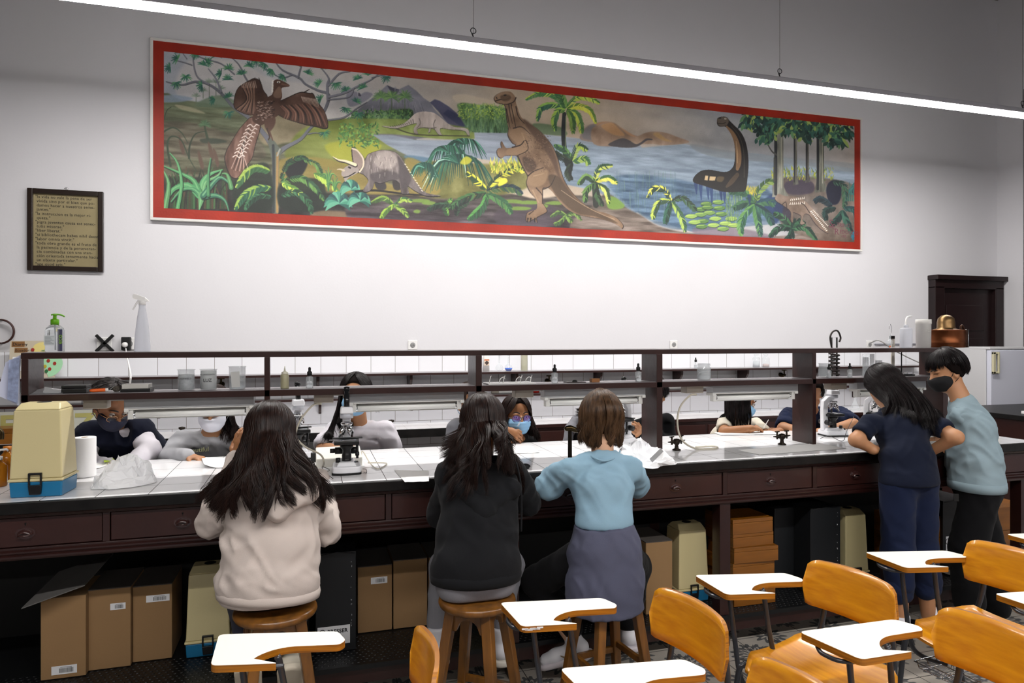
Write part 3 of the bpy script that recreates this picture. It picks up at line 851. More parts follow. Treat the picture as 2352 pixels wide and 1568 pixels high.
def paint_mural():
    p = Paint(); A = lambda: p.use('A'); B = lambda: p.use('B'); D = lambda: p.use('D')
    yy = np.linspace(0, 1, p.h)[:, None, None]; xx = np.linspace(0, 1, p.w)[None, :, None]
    c = p.col
    def lerp(t, stops):
        out = np.zeros(t.shape[:-1] + (3,), np.float32)
        for k in range(3): out[..., k] = np.interp(t[..., 0], [q[0] for q in stops], [c(q[1])[k] for q in stops])
        return out
    sky = lerp(np.broadcast_to(xx, (p.h, p.w, 1)), [(0, '#96999f'), (.12, '#a3a3a5'), (.25, '#9f9a96'), (.42, '#a09280'), (.52, '#a3927c'), (.62, '#9c9185'), (.75, '#8e8e8f'), (.88, '#8b8b8c'), (1, '#948c86')])
    n1 = p.noise(420, 60, 1); n2 = p.noise(120, 30, 2); n3 = p.noise(30, 30, 3); n4 = p.noise(9, 40, 4); n5 = p.noise(60, 8, 6)
    p.im[:] = np.clip(sky + (n1[..., None] - .5) * np.array([.16, .13, .08]) + (n3[..., None] - .5) * .05 + (yy * np.array([.03, .035, .05])), 0, 1)
    A()
    p.poly([(380, 240), (760, 250), (1050, 380), (1400, 430), (1500, 560), (1100, 560), (700, 540), (300, 520)], '#b5aea8', .5, 14)
    # ---- left fields
    p.poly([(150, 560), (330, 545), (520, 570), (760, 600), (1000, 640), (1500, 700), (2100, 720), (2100, 1500), (150, 1500)], '#5b6549', 1, 3, c2='#514a38', tex=n5, amt=.16)
    p.poly([(150, 520), (260, 505), (420, 530), (330, 560), (150, 560)], '#77869a', .8, 3)
    p.poly([(440, 575), (560, 520), (660, 510), (760, 560), (800, 600), (500, 600)], '#5d6e58', .9, 3, tex=n2)
    p.poly([(280, 580), (400, 600), (520, 650), (420, 640), (320, 615)], '#8f8a70', .8, 2)
    p.poly([(880, 560), (1200, 700), (1500, 760), (1350, 860), (1150, 880), (1050, 900), (960, 880), (860, 700)], '#85785f', .85, 8, tex=n3)
    p.poly([(160, 740), (400, 720), (700, 800), (900, 820), (980, 1000), (600, 1010), (200, 960)], '#5f5747', .8, 8, tex=n5, amt=.2)
    p.poly([(1280, 770), (1480, 700), (1700, 690), (1900, 690), (2110, 720), (2110, 900), (1900, 940), (1720, 1000), (1600, 1060), (1400, 1060), (1150, 1000), (1180, 880)], '#7b8a35', .95, 8, c2='#6a7030', tex=n2, amt=.16)
    p.poly([(1450, 900), (1700, 860), (1900, 900), (1750, 1010), (1600, 1050)], '#a0a02e', .8, 6)
    p.poly([(1100, 1010), (1500, 1010), (1900, 1180), (2100, 1240), (2100, 1300), (1500, 1260), (1100, 1200)], '#8b7a3a', .8, 6)
    for (x, y, h) in ((445, 560, 40), (500, 530, 55), (548, 520, 110), (600, 510, 100), (640, 520, 60)):
        p.stroke([(x, y), (x, y - h)], (5, 3), '#6b7466', .8); p.tuft(x, y - h, 42, 10, 170, 12, ['#68786a', '#7d8c7c'], 3)
    # hut like palm
    p.stroke([(535, 850), (520, 790), (510, 740)], (12, 7), '#3a4a34'); p.tuft(510, 740, 50, -20, 200, 18, ['#3d5a40', '#4d6b49'], 5)
    p.poly([(480, 850), (600, 845), (690, 870), (600, 885), (500, 880)], '#2f3a2c', .8, 2)
    # ---- mountains (B view)
    B()
    p.poly([(-60, 560), (-20, 470), (60, 400), (150, 330), (250, 240), (300, 262), (350, 275), (430, 238), (500, 290), (560, 350), (615, 385), (640, 430), (700, 500), (900, 600), (930, 640), (400, 700), (100, 660)], '#6b6b75', 1, 1, tex=n2, amt=.12, smooth=False)
    p.poly([(250, 240), (300, 262), (350, 275), (345, 300), (310, 330), (280, 290)], '#38384a', .9, 1, smooth=False)
    p.poly([(610, 385), (650, 358), (690, 370), (770, 420), (830, 470), (900, 540), (930, 600), (880, 600), (760, 560), (690, 470)], '#494a63', 1, 1, smooth=False)
    p.poly([(720, 480), (760, 440), (830, 480), (925, 590), (860, 580)], '#2f3457', .9, 2, smooth=False)
    for _ in range(60):
        x = p.rng.uniform(40, 560); y = 250 + abs(x - 330) * .6 + p.rng.uniform(0, 130)
        p.stroke([(x, y), (x + (x - 340) * .12, y + 60)], (7, 2), ['#7c7b86', '#5a5a66', '#85838c'][p.rng.randint(3)], .5)
    p.poly([(-90, 330), (-60, 290), (0, 300), (10, 330), (60, 300), (100, 300), (130, 320), (60, 380), (-60, 420)], '#6f6f7c', .8, 2)
    p.poly([(15, 300), (35, 330), (10, 328)], '#3c3848', .9); 
    # green belt before mountain
    p.poly([(-80, 560), (60, 480), (250, 450), (430, 440), (470, 470), (440, 560), (300, 560), (-80, 600)], '#4e6e44', .9, 3, tex=n3, amt=.3)
    for x in (200, 290, 400):
        p.stroke([(x, 520), (x, 340)], (6, 4), '#4d6440', .8); p.tuft(x, 340, 70, -30, 210, 26, ['#6a8c4e', '#4c7048', '#5c7f50'], 5)
    p.dabs(260, (-80, 450, 450, 540), 20, 8, ['#3f6440', '#55804a', '#2d4d38', '#6c8f4c'])
    p.poly([(-100, 530), (200, 520), (460, 530), (900, 590), (980, 620), (980, 690), (700, 690), (300, 650), (-50, 640)], '#74823a', .95, 3, tex=n3)
    p.dabs(200, (-150, 560, 180, 760), 24, 9, ['#4c7a40', '#5f8f46', '#7fa44a', '#3c6238'])
    # forest behind lake
    p.poly([(840, 400), (900, 385), (1000, 400), (1100, 400), (1200, 430), (1260, 450), (1260, 640), (1000, 640), (930, 600), (880, 540), (850, 450)], '#5d7c48', 1, 3, c2='#3e5f41', tex=n4, amt=.35)
    p.dabs(260, (850, 390, 1240, 520), 22, 8, ['#85a34a', '#6c9048', '#9aae4c', '#4d7442'], (200, 340))
    p.dabs(160, (900, 500, 1240, 640), 40, 6, ['#3d6146', '#58804e', '#6c8d58'], (80, 100), .6)
    p.poly([(1480, 560), (1700, 590), (1750, 660), (1500, 640)], '#57704f', .8, 3)
    p.poly([(800, 330), (900, 315), (1050, 350), (1180, 380), (1200, 410), (900, 390), (830, 380)], '#b0a48f', .6, 5)
    # ---- water
    p.poly([(130, 655), (300, 660), (480, 695), (700, 700), (985, 690), (980, 635), (1250, 640), (1600, 655), (1900, 690), (2334, 700), (2500, 900), (2334, 1320), (2100, 1180), (1750, 980), (1300, 900), (1000, 850), (850, 830), (560, 880), (440, 840), (250, 740)], '#8d95a0', 1, 2, c2='#6b7887', tex=n5, amt=.08, smooth=False)
    p.poly([(390, 830), (520, 835), (620, 860), (560, 900), (460, 880)], '#4f7086', .8, 4)
    D()
    p.poly([(-600, 470), (0, 485), (300, 515), (700, 478), (1000, 545), (1300, 560), (2200, 700), (2200, 1200), (1500, 1150), (760, 1220), (450, 1120), (200, 1000), (60, 900), (-300, 820)], '#8b98a5', 1, 3, c2='#5d6f80', tex=n5, amt=.1, smooth=False)
    p.poly([(760, 480), (1100, 540), (1500, 585), (2170, 650), (2170, 720), (1500, 640), (1100, 610), (850, 560)], '#7f8588', .7, 5)
    p.poly([(60, 780), (300, 740), (760, 800), (1050, 900), (1400, 860), (1450, 1100), (800, 1200), (450, 1150), (120, 900)], '#3c5872', .7, 14, tex=n5, amt=.2)
    for _ in range(150):
        x = p.rng.uniform(80, 1100); y = p.rng.uniform(800, 1080); p.stroke([(x, y), (x + p.rng.uniform(-4, 4), y + p.rng.uniform(30, 90))], (3, 2), ['#54729b', '#30496a', '#6d8774', '#42645a'][p.rng.randint(4)], .4)
    for _ in range(120):
        x = p.rng.uniform(100, 640); y = p.rng.uniform(700, 1000); p.stroke([(x, y), (x + 2, y + p.rng.uniform(60, 130))], (3, 2), ['#6d8a6c', '#5b7a72', '#3f5e62'][p.rng.randint(3)], .45)
    # pinkish hills
    B(); p.poly([(1880, 640), (1930, 580), (1990, 560), (2080, 550), (2200, 600), (2290, 650), (2420, 690), (2300, 760), (2100, 730), (1880, 700)], '#87776d', 1, 2)
    p.poly([(2000, 570), (2100, 545), (2200, 590), (2300, 650), (2400, 700), (2250, 690), (2120, 650)], '#a8805c', .9, 4)
    p.poly([(1900, 620), (1980, 570), (2080, 640), (2200, 700), (2080, 700), (1900, 690)], '#6f6d70', .8, 4)
    D(); p.poly([(-80, 360), (0, 310), (90, 295), (150, 330), (220, 395), (290, 420), (380, 385), (470, 375), (560, 390), (640, 420), (745, 465), (560, 490), (380, 480), (100, 500), (-60, 480)], '#927a66', 1, 2, tex=n3, amt=.1)
    p.poly([(0, 330), (90, 300), (150, 350), (200, 410), (100, 400)], '#b58a5a', .7, 4)
    p.poly([(440, 400), (480, 385), (540, 430), (600, 460), (520, 450)], '#b08e54', .6, 3)
    p.poly([(60, 490), (120, 450), (180, 432), (230, 445), (290, 480), (330, 470), (380, 435), (430, 438), (430, 448), (390, 450), (330, 490), (280, 508), (180, 510)], '#4f4b4d', 1, 1)
    # ---- ground at the bottom
    A(); p.poly([(150, 1180), (500, 1150), (1000, 1180), (1100, 1240), (1700, 1290), (2100, 1300), (2100, 1500), (150, 1430)], '#23291f', 1, 8, c2='#2e2a2c', tex=n3, amt=.15)
    p.poly([(1400, 1410), (1700, 1420), (2100, 1440), (2100, 1480), (1400, 1470)], '#7f6a50', .8, 6)
    B(); p.poly([(-80, 1180), (300, 1160), (620, 1170), (900, 1130), (1300, 1150), (1500, 1190), (1800, 1160), (2100, 1200), (2334, 1330), (2500, 1460), (2334, 1480), (1200, 1440), (0, 1360), (-80, 1350)], '#4c443c', 1, 6, c2='#4a4148', tex=n5, amt=.2)
    p.poly([(560, 900), (700, 880), (1100, 900), (1400, 900), (1420, 1100), (1000, 1180), (560, 1160)], '#69682f', .9, 10, tex=n3)
    p.poly([(400, 860), (560, 900), (700, 1100), (620, 1170), (450, 1130)], '#8a7a3c', .9, 5)
    p.poly([(1200, 1270), (1600, 1230), (1700, 1400), (1200, 1400)], '#473c46', .7, 10)
    for (x, y, l) in ((520, 1205, 90), (600, 1225, 60), (1290, 1210, 90), (1430, 1220, 110), (1340, 1270, 120), (1650, 1225, 80), (500, 1295, 30), (1560, 1250, 40)):
        p.poly([(x - l, y), (x, y - 16), (x + l, y - 4), (x + l * .6, y + 16), (x - l * .5, y + 14)], '#6d8a38', .9, 2)
    D(); p.poly([(-80, 1010), (60, 900), (200, 1010), (350, 1090), (480, 1170), (760, 1230), (1400, 1260), (1900, 1230), (2200, 1280), (2200, 1350), (-80, 1250)], '#5a5046', 1, 5, c2='#6e6159', tex=n5, amt=.18)
    p.poly([(50, 930), (120, 930), (200, 1000), (150, 1030), (60, 1020)], '#6d8f38', .9, 4)
    p.poly([(1480, 780), (1900, 770), (2180, 880), (2180, 1330), (1900, 1300), (1560, 1200), (1480, 1000)], '#67594f', .9, 8, tex=n3)
    p.poly([(1560, 800), (1760, 790), (1800, 860), (1750, 900), (1580, 900)], '#3f3547', .9, 5)
    p.poly([(1450, 950), (1560, 1000), (1620, 1100), (1650, 1180), (1500, 1120)], '#26213a', .7, 5)
    p.dabs(150, (1440, 690, 1960, 790), 30, 8, ['#99a02e', '#7c8b34', '#b0ad3a', '#5c7434'], (60, 120))
    p.poly([(820, 1180), (1150, 1190), (1400, 1240), (1450, 1290), (1150, 1290), (800, 1240)], '#6a5d6a', .7, 8)
    # ---- lily pads and water grass
    for (x, y) in ((890, 985), (990, 970), (840, 1030), (900, 1015), (1000, 1020), (915, 1060), (840, 1075), (1015, 1070), (965, 1110), (860, 1130), (950, 1165), (850, 1175), (1050, 1150), (1100, 1110), (760, 1090), (1120, 1165), (790, 1140), (1030, 1195)):
        p.poly([(x - 52, y), (x - 20, y - 18), (x + 30, y - 16), (x + 50, y + 2), (x + 20, y + 20), (x - 30, y + 18)], ['#6a8a48', '#55783e', '#86a052'][p.rng.randint(3)], 1, 0)
        p.stroke([(x - 40, y - 6), (x + 20, y - 10)], (5, 3), '#a9bf62', .8)
        p.stroke([(x - 45, y + 12), (x + 10, y + 21), (x + 45, y + 8)], (4, 4), '#22382c', .9)
    p.dabs(110, (1050, 930, 1200, 1150), 60, 4, ['#8ba45a', '#5f8048', '#49683f'], (80, 100), .8)
    # ---- tree branches on the left
    A()
    br = '#6e6f78'; bd = '#3f3f45'
    def branch(pts, w, cc=br):
        p.stroke([(x + 3, y + 4) for x, y in pts], [q * 1.1 for q in w], bd, .8); p.stroke(pts, w, cc)
    branch([(1070, 950), (1000, 840), (880, 700), (740, 600), (640, 490), (540, 420), (440, 400), (330, 425), (210, 400)], [34, 24, 18, 15, 13, 11, 9, 7, 4])
    branch([(540, 420), (460, 370), (430, 300), (418, 200)], [9, 7, 6, 4])
    branch([(640, 480), (600, 380), (540, 300)], [9, 7, 4])
    branch([(880, 440), (830, 370), (780, 270), (720, 210)], [8, 8, 6, 4])
    branch([(740, 340), (640, 260), (520, 225), (410, 180)], [7, 6, 5, 4]); branch([(410, 270), (350, 250), (270, 230)], [5, 4, 3]); branch([(370, 220), (330, 165)], [4, 3])
    branch([(1075, 960), (1150, 910), (1260, 850), (1330, 770), (1400, 700), (1460, 600), (1480, 500), (1400, 470), (1300, 420), (1250, 370), (1120, 310), (1060, 240)], [28, 18, 14, 12, 11, 12, 14, 11, 10, 10, 8, 5])
    branch([(1475, 540), (1470, 430), (1480, 370), (1410, 280)], [14, 11, 8, 4]); branch([(1480, 430), (1560, 340), (1640, 320), (1700, 300)], [9, 7, 5, 3])
    branch([(1480, 520), (1600, 490), (1720, 430), (1820, 380), (1890, 320)], [10, 9, 7, 5, 3]); branch([(1820, 370), (1900, 350), (1960, 370)], [5, 4, 3])
    branch([(1480, 540), (1640, 520), (1680, 450)], [7, 5, 3]); branch([(1480, 700), (1600, 680), (1700, 610), (1780, 560)], [8, 7, 5, 3])
    branch([(1320, 810), (1380, 800), (1450, 815)], [5, 4, 3]); branch([(1240, 370), (1260, 300), (1270, 270)], [8, 6, 3]); branch([(1190, 350), (1110, 370), (1020, 320), (930, 270)], [5, 5, 4, 3])
    g = ['#2f6a58', '#3d7a5c', '#285a52', '#4d8a5a']
    for (x, y, a0, a1) in ((300, 225, 60, 240), (240, 290, 90, 280), (365, 360, 150, 400), (290, 410, 180, 380), (320, 175, 0, 180), (500, 270, -10, 170), (530, 250, -60, 120), (490, 430, 100, 280), (600, 200, -20, 200), (700, 300, -20, 190), (640, 340, 90, 250), (690, 385, 0, 180), (700, 520, 20, 200), (590, 540, 120, 250), (700, 645, 150, 380), (860, 280, -20, 180), (800, 345, 20, 170), (910, 230, 200, 380), (980, 260, 150, 330), (1110, 250, 0, 180), (1040, 310, 150, 300), (1260, 280, 20, 160), (1320, 340, -20, 150), (1410, 420, 60, 230), (1420, 540, 60, 250), (1460, 300, 0, 180), (1540, 415, 180, 380), (1620, 300, 0, 180), (1620, 470, 30, 200), (1620, 610, 160, 360), (1710, 380, 20, 200), (1790, 350, 20, 160), (1750, 450, 20, 200), (1700, 560, -20, 160), (1930, 365, 180, 380), (1450, 800, 180, 400), (1720, 650, 160, 380), (440, 180, 200, 360), (1130, 355, 150, 300)):
        p.tuft(x, y, 48, a0, a1, 11, g, 5)
    # trunk
    p.poly([(1005, 850), (1050, 860), (1090, 910), (1120, 940), (1095, 1010), (1088, 1200), (1090, 1425), (1042, 1425), (1040, 1100), (1035, 1000)], '#5d635a', 1, 1)
    p.stroke([(1048, 900), (1052, 1100), (1050, 1420)], 13, '#34393a'); p.stroke([(1082, 960), (1078, 1180), (1080, 1420)], 12, '#9c7c4a', .9); p.stroke([(1100, 930), (1080, 980)], 8, '#8c8c84')
    # ---- left reeds & grass
    for _ in range(70):
        x = p.rng.uniform(165, 700); h = p.rng.uniform(120, 330); b = p.rng.uniform(-60, 90)
        p.stroke([(x, 1390), (x + b * .2, 1390 - h * .6), (x + b, 1390 - h)], (9, 4), ['#1e2b1e', '#2f4a2c', '#39402a', '#503c2c', '#3c6a3c'][p.rng.randint(5)], .85)
    for (x, y) in ((480, 1000), (600, 980), (560, 930), (330, 880)):
        p.poly([(x - 22, y - 60), (x, y - 30), (x + 26, y + 60), (x + 10, y + 90), (x - 14, y + 20)], '#5a4436', .95, 1)
    for (pts, w) in (([(170, 1010), (175, 800), (210, 640), (250, 600)], 5), ([(180, 800), (260, 760), (330, 800), (380, 880)], 9), ([(390, 1000), (395, 900), (440, 810), (520, 790)], 9), ([(245, 1060), (220, 900), (250, 830), (330, 860), (390, 1000), (450, 1100)], 10)):
        p.stroke(pts, (w, 3), '#2a3a26')
    blades = [([(480, 1290), (500, 1180), (560, 1120), (650, 1090)], 34), ([(500, 1280), (520, 1190), (610, 1140), (640, 1100)], 20), ([(480, 1300), (430, 1180), (330, 1120), (190, 1060)], 30), ([(470, 1290), (380, 1210), (270, 1240), (215, 1330), (195, 1390)], 34), ([(480, 1290), (420, 1240), (330, 1250), (250, 1340)], 24), ([(490, 1290), (470, 1400)], 36), ([(500, 1300), (600, 1290), (670, 1330), (700, 1410)], 28), ([(500, 1290), (590, 1180), (640, 1150), (700, 1190), (750, 1250)], 26), ([(200, 1390), (230, 1200), (180, 1080)], 26), ([(540, 1290), (540, 1130), (560, 1000)], 16), ([(720, 1230), (690, 1130), (650, 1120)], 22), ([(300, 1390), (330, 1200), (300, 1040), (240, 960)], 18)]
    for pts, w in blades:
        p.stroke([(x + 5, y + 8) for x, y in pts], (w, 6), '#17261f'); p.stroke(pts, (w, 5), ['#3c7a52', '#4a8c5a', '#2f6650', '#56895a'][p.rng.randint(4)]); p.stroke([(x - 2, y - 3) for x, y in pts], (w * .3, 2), '#7fb07c', .6)
    # ferns left of and right of trunk
    YG = ['#93ab4a', '#37633a']; DG = ['#3a6b48', '#234634']; MG = ['#5f8a44', '#2c5238']
    p.poly([(760, 1150), (900, 1050), (1020, 1070), (1030, 1400), (750, 1400)], '#1c2a20', .85, 6)
    p.frond([(1020, 1100), (920, 1070), (830, 1120), (760, 1230)], 80, 20, YG, 12)
    p.frond([(1030, 1230), (930, 1230), (820, 1290), (750, 1400)], 80, 20, ['#86a446', '#2c5c44'], 12)
    p.frond([(1030, 1300), (940, 1290), (860, 1340), (830, 1400)], 60, 14, DG, 10)
    p.poly([(1140, 1100), (1180, 1030), (1260, 1000), (1320, 1020), (1280, 1120), (1200, 1180)], '#15181c', 1, 3)
    p.frond([(1110, 1160), (1160, 1040), (1260, 990), (1320, 1010)], 52, 18, ['#2d5a34', '#1f3a2c'], 10)
    p.frond([(1290, 1010), (1380, 1040), (1420, 1110), (1440, 1160)], 50, 12, MG, 10)
    p.poly([(1110, 1190), (1400, 1160), (1460, 1260), (1450, 1400), (1120, 1400)], '#1b2820', .85, 6)
    p.frond([(1110, 1180), (1260, 1150), (1370, 1220), (1450, 1330)], 66, 18, MG, 11)
    p.frond([(1120, 1200), (1200, 1230), (1290, 1290)], 60, 10, ['#b3c04c', '#5f8a3c'], 13)
    p.frond([(1370, 1120), (1450, 1160), (1560, 1260)], 70, 12, ['#a4bb4e', '#4f7a3c'], 13)
    p.frond([(1115, 1290), (1220, 1260), (1320, 1330), (1350, 1430)], 70, 16, DG, 11)
    for (x, y) in ((1480, 1130), (1530, 1190)):
        for k in range(7): p.stroke([(x, 1250), (x + (k - 3) * 8, y), (x + (k - 3) * 22, y - 60 + abs(k - 3) * 25)], (8, 3), ['#3f7048', '#68964a'][k % 2])
    for cx_, cy_, r in ((1555, 1350, 110), (1720, 1330, 90), (1650, 1240, 80)):
        for k in range(11):
            t = radians(-30 + k * 24); p.stroke([(cx_, cy_), (cx_ + r * .6 * cos(t), cy_ - r * .55 * sin(t) - 14), (cx_ + r * cos(t), cy_ - r * .6 * sin(t) + 24)], (12, 24, 5), ['#2e6058', '#478a74', '#5c9a80', '#234a4c'][k % 4])
    B()
    # fern lower mid
    p.frond([(300, 1230), (220, 1180), (120, 1220)], 55, 14, ['#7d9a3e', '#3d5a2c'], 11); p.frond([(310, 1250), (380, 1190), (460, 1210)], 50, 12, YG, 11)
    p.frond([(310, 1240), (240, 1290), (200, 1350)], 50, 12, ['#8aa83c', '#4b6b30'], 12); p.frond([(320, 1250), (380, 1280), (430, 1340)], 50, 12, ['#86a044', '#44622e'], 12)
    # umbrella papyrus
    p.stroke([(890, 900), (893, 740)], 14, '#16413a')
    for (cx_, cy_, r, ry) in ((895, 735, 180, 110), (760, 800, 190, 130), (850, 900, 300, 210), (560, 930, 120, 90)):
        for k in range(46):
            t = pi * (k + .5) / 46; ex = cx_ + r * cos(t) * p.rng.uniform(.85, 1.1); dy = ry * (.35 + .65 * abs(cos(t)) ** .5)
            p.stroke([(cx_, cy_), (cx_ + (ex - cx_) * .55, cy_ - ry * .33 * sin(t) - 10), (ex, cy_ + dy * p.rng.uniform(.7, 1.25))], (5, 9, 2), ['#1c4a40', '#2e6a52', '#16382f', '#5d9a84', '#a8c8bc', '#3f7a56'][min(5, int(p.rng.exponential(1.3)))], .95)
    p.poly([(860, 890), (910, 835), (960, 860), (940, 895), (900, 905)], '#b8b22e', .9, 2)
    # big fern centre
    for pts, L_, n_, cc in (([(1080, 1110), (1000, 1030), (920, 970)], 70, 12, ['#d0c83c', '#2c4a2c']), ([(1090, 1110), (1170, 1020), (1320, 930), (1400, 960)], 76, 16, ['#c2bf3c', '#24402c']), ([(1090, 1120), (1220, 1090), (1320, 1100), (1380, 1150)], 80, 16, ['#3a5a34', '#1b3340']), ([(1080, 1140), (960, 1160), (850, 1210), (780, 1270)], 80, 16, ['#3f6b3c', '#1e3a2c']), ([(1090, 1150), (1170, 1180), (1250, 1240), (1290, 1310)], 84, 16, ['#4c7c42', '#2c5a3a']), ([(1085, 1150), (1060, 1230), (1000, 1300), (930, 1360)], 84, 16, ['#4f8a44', '#2c5538']), ([(760, 1330), (740, 1250), (790, 1190)], 60, 12, ['#6a9a3c', '#2c4f30']), ([(780, 1240), (680, 1240), (590, 1280)], 56, 12, ['#31543a', '#1d3028']), ([(830, 1330), (850, 1260), (930, 1220)], 60, 10, ['#2c4a34', '#1c2c28'])):
        p.frond(pts, L_, n_, cc, 13, dark='#141d18')
    p.poly([(1180, 1080), (1200, 1030), (1240, 1015), (1260, 1045), (1220, 1075)], '#d2c23a', 1, 1)
    p.dabs(90, (1120, 880, 1420, 980), 50, 9, ['#b8b43c', '#8a9a38', '#c8c050'], (60, 120))
    # palm behind the biped
    p.stroke([(1735, 480), (1728, 620), (1735, 760), (1760, 900)], (26, 34), '#242b2c'); p.stroke([(1748, 500), (1745, 760)], 6, '#7c8a66', .8)
    for pts, cc in (([(1740, 440), (1660, 330), (1540, 300), (1410, 360)], ['#9db446', '#3f7a44']), ([(1740, 440), (1640, 400), (1540, 430), (1510, 540)], ['#7fa64a', '#2c5c48']), ([(1740, 450), (1690, 450), (1650, 530), (1660, 620)], ['#8cab42', '#34603c']), ([(1750, 430), (1720, 340), (1660, 290)], ['#5c8a42', '#2f5c3c']), ([(1750, 430), (1840, 340), (1940, 340), (2030, 390)], ['#a6b847', '#4b7a3c']), ([(1760, 440), (1850, 410), (1950, 450), (2000, 560)], ['#b5b83c', '#5a7c34']), ([(1760, 450), (1830, 470), (1870, 560), (1880, 640)], ['#a3b03f', '#45703a']), ([(1745, 430), (1700, 310), (1720, 290)], ['#6b8f46', '#3c683c']), ([(1760, 440), (1800, 520), (1810, 640)], ['#6f8c3c', '#38602f'])):
        p.frond(pts, 66, 20, cc, 12, dark='#1e3024')
    for pts, cc in (([(1800, 870), (1740, 780), (1650, 740)], MG), ([(1800, 870), (1850, 750), (1930, 780)], ['#9aae42', '#2c4a30']), ([(1810, 880), (1900, 850), (1940, 900)], YG), ([(1800, 880), (1770, 960), (1790, 1030)], ['#2c3a28', '#1a241e']), ([(1800, 880), (1700, 830), (1660, 800)], ['#33402c', '#1c2820'])):
        p.frond(pts, 70, 14, cc, 12, dark='#191f1a')
    p.stroke([(1990, 1050), (2000, 1240)], 40, '#20241e')
    for pts, cc in (([(1990, 1050), (1920, 1000), (1850, 1070)], ['#6c9042', '#24402c']), ([(1990, 1040), (2030, 930), (2140, 910)], ['#b0b84a', '#2c5030']), ([(2000, 1040), (2100, 1010), (2180, 1060)], ['#c2bf4c', '#2f5c34']), ([(2000, 1060), (2080, 1110), (2110, 1230)], ['#b4bd58', '#2c4c2c']), ([(1990, 1060), (1920, 1120), (1910, 1220)], ['#5c823c', '#1f3828']), ([(2000, 1060), (2010, 1150), (2060, 1250)], ['#3a5c34', '#1c2e22'])):
        p.frond(pts, 62, 15, cc, 12, dark='#161c17')
    for pts in ([(1750, 1330), (1690, 1300), (1620, 1340)], [(1750, 1330), (1820, 1310), (1880, 1370)], [(1750, 1330), (1700, 1380), (1650, 1400)], [(1750, 1330), (1800, 1380)]):
        p.frond(pts, 45, 11, ['#6f8c40', '#3c5a30'], 10)
    D()
    # right-hand ferns
    for pts, cc in (([(590, 960), (540, 870), (450, 850), (390, 930)], ['#c8c44c', '#24402c']), ([(590, 960), (500, 960), (450, 1040), (440, 1110)], ['#a9b74a', '#2c4a30']), ([(600, 960), (680, 930), (760, 990), (800, 1040)], ['#3c5c38', '#24382a']), ([(600, 970), (650, 1040), (690, 1130), (710, 1220)], ['#9cb250', '#33583a']), ([(590, 970), (560, 1060), (540, 1150)], ['#2c5c48', '#1c3c30'])):
        p.frond(pts, 66, 17, cc, 12, dark='#18221a')
    p.poly([(1380, 950), (1480, 900), (1540, 1000), (1480, 1150), (1380, 1080)], '#1f3560', .8, 10)
    p.dabs(60, (1210, 860, 1320, 920), 34, 8, ['#b8a83a', '#8f8f34'], (60, 120))
    for pts, cc in (([(1300, 980), (1230, 900), (1150, 870), (1080, 880)], ['#4f7c48', '#2c543c']), ([(1300, 980), (1200, 980), (1120, 1020)], ['#3f6a44', '#23443a']), ([(1300, 990), (1220, 1060), (1180, 1160), (1185, 1250)], ['#5f8c4c', '#2c5a40']), ([(1300, 990), (1320, 1100), (1350, 1260)], ['#55824c', '#2a5048']), ([(1310, 980), (1330, 880), (1400, 800), (1460, 800)], ['#7d9448', '#3c5a34']), ([(1310, 980), (1400, 960), (1470, 980)], ['#3f6848', '#274858']), ([(1300, 990), (1400, 1060), (1450, 1160)], ['#34604c', '#1f3c44'])):
        p.frond(pts, 78, 16, cc, 16, dark='#1b3350')
    for pts, cc in (([(1610, 1190), (1540, 1100), (1460, 1060)], ['#3c6a44', '#1e3a2c']), ([(1610, 1190), (1510, 1180), (1420, 1260)], ['#2f5a40', '#17302a']), ([(1610, 1190), (1720, 1180), (1820, 1290)], ['#3a6a46', '#1c3830']), ([(1610, 1190), (1600, 1240), (1560, 1290)], ['#2c5040', '#17302a']), ([(1610, 1190), (1650, 1130), (1720, 1150)], ['#345e42', '#1c3830'])):
        p.frond(pts, 70, 13, cc, 16, dark='#14221c')
    # trees on the right
    for (x, y0_, y1_, w, cc) in ((1500, 340, 900, 74, '#77786e'), (1640, 400, 800, 26, '#5a5a52'), (1740, 400, 780, 24, '#4c4a46'), (1850, 340, 860, 60, '#63645a')):
        p.poly([(x - w * .5, y0_), (x + w * .5, y0_), (x + w * .55, y1_ - 60), (x + w * 1.1, y1_ + 20), (x - w * .8, y1_ + 30), (x - w * .5, y1_ - 80)], cc, 1, 1, tex=n4, amt=.15, smooth=False)
        p.stroke([(x - w * .36, y0_), (x - w * .34, (y0_ + y1_) / 2), (x - w * .36, y1_)], w * .33, '#22252a', .95)
        p.stroke([(x + w * .3, y0_), (x + w * .32, y1_ - 50)], w * .1, '#a3a08c', .7)
    p.stroke([(1400, 470), (1440, 540), (1480, 570)], (8, 14), '#4a4c46'); p.stroke([(1465, 600), (1462, 790)], 16, '#3a3c38', .9)
    fol = ['#1f3f3c', '#16302e', '#2c5a50', '#3c6a58', '#28483a', '#5a8458']
    def clump(box, n):
        for _ in range(n):
            x = p.rng.uniform(box[0], box[2]); y = p.rng.uniform(box[1], box[3]); t = radians(p.rng.uniform(200, 340)); l = p.rng.uniform(40, 80)
            p.stroke([(x, y), (x + .5 * l * cos(t), y - .5 * l * sin(t)), (x + l * cos(t), y - l * sin(t))], (8, 26, 4), fol[p.rng.randint(6)] if p.rng.rand() < .9 else '#8a9c50', .97)
    clump((1200, 200, 1480, 330), 120); clump((1310, 320, 1470, 440), 60); clump((1460, 220, 1620, 340), 80); clump((1530, 330, 1600, 370), 14)
    clump((1600, 240, 1840, 380), 150); clump((1840, 270, 2100, 400), 120); clump((1900, 380, 2060, 470), 50); clump((1690, 370, 1780, 440), 20)
    # right-hand dark fern
    p.poly([(1900, 870), (1930, 800), (2000, 790), (2030, 880), (2000, 980), (1930, 980)], '#141833', 1, 3)
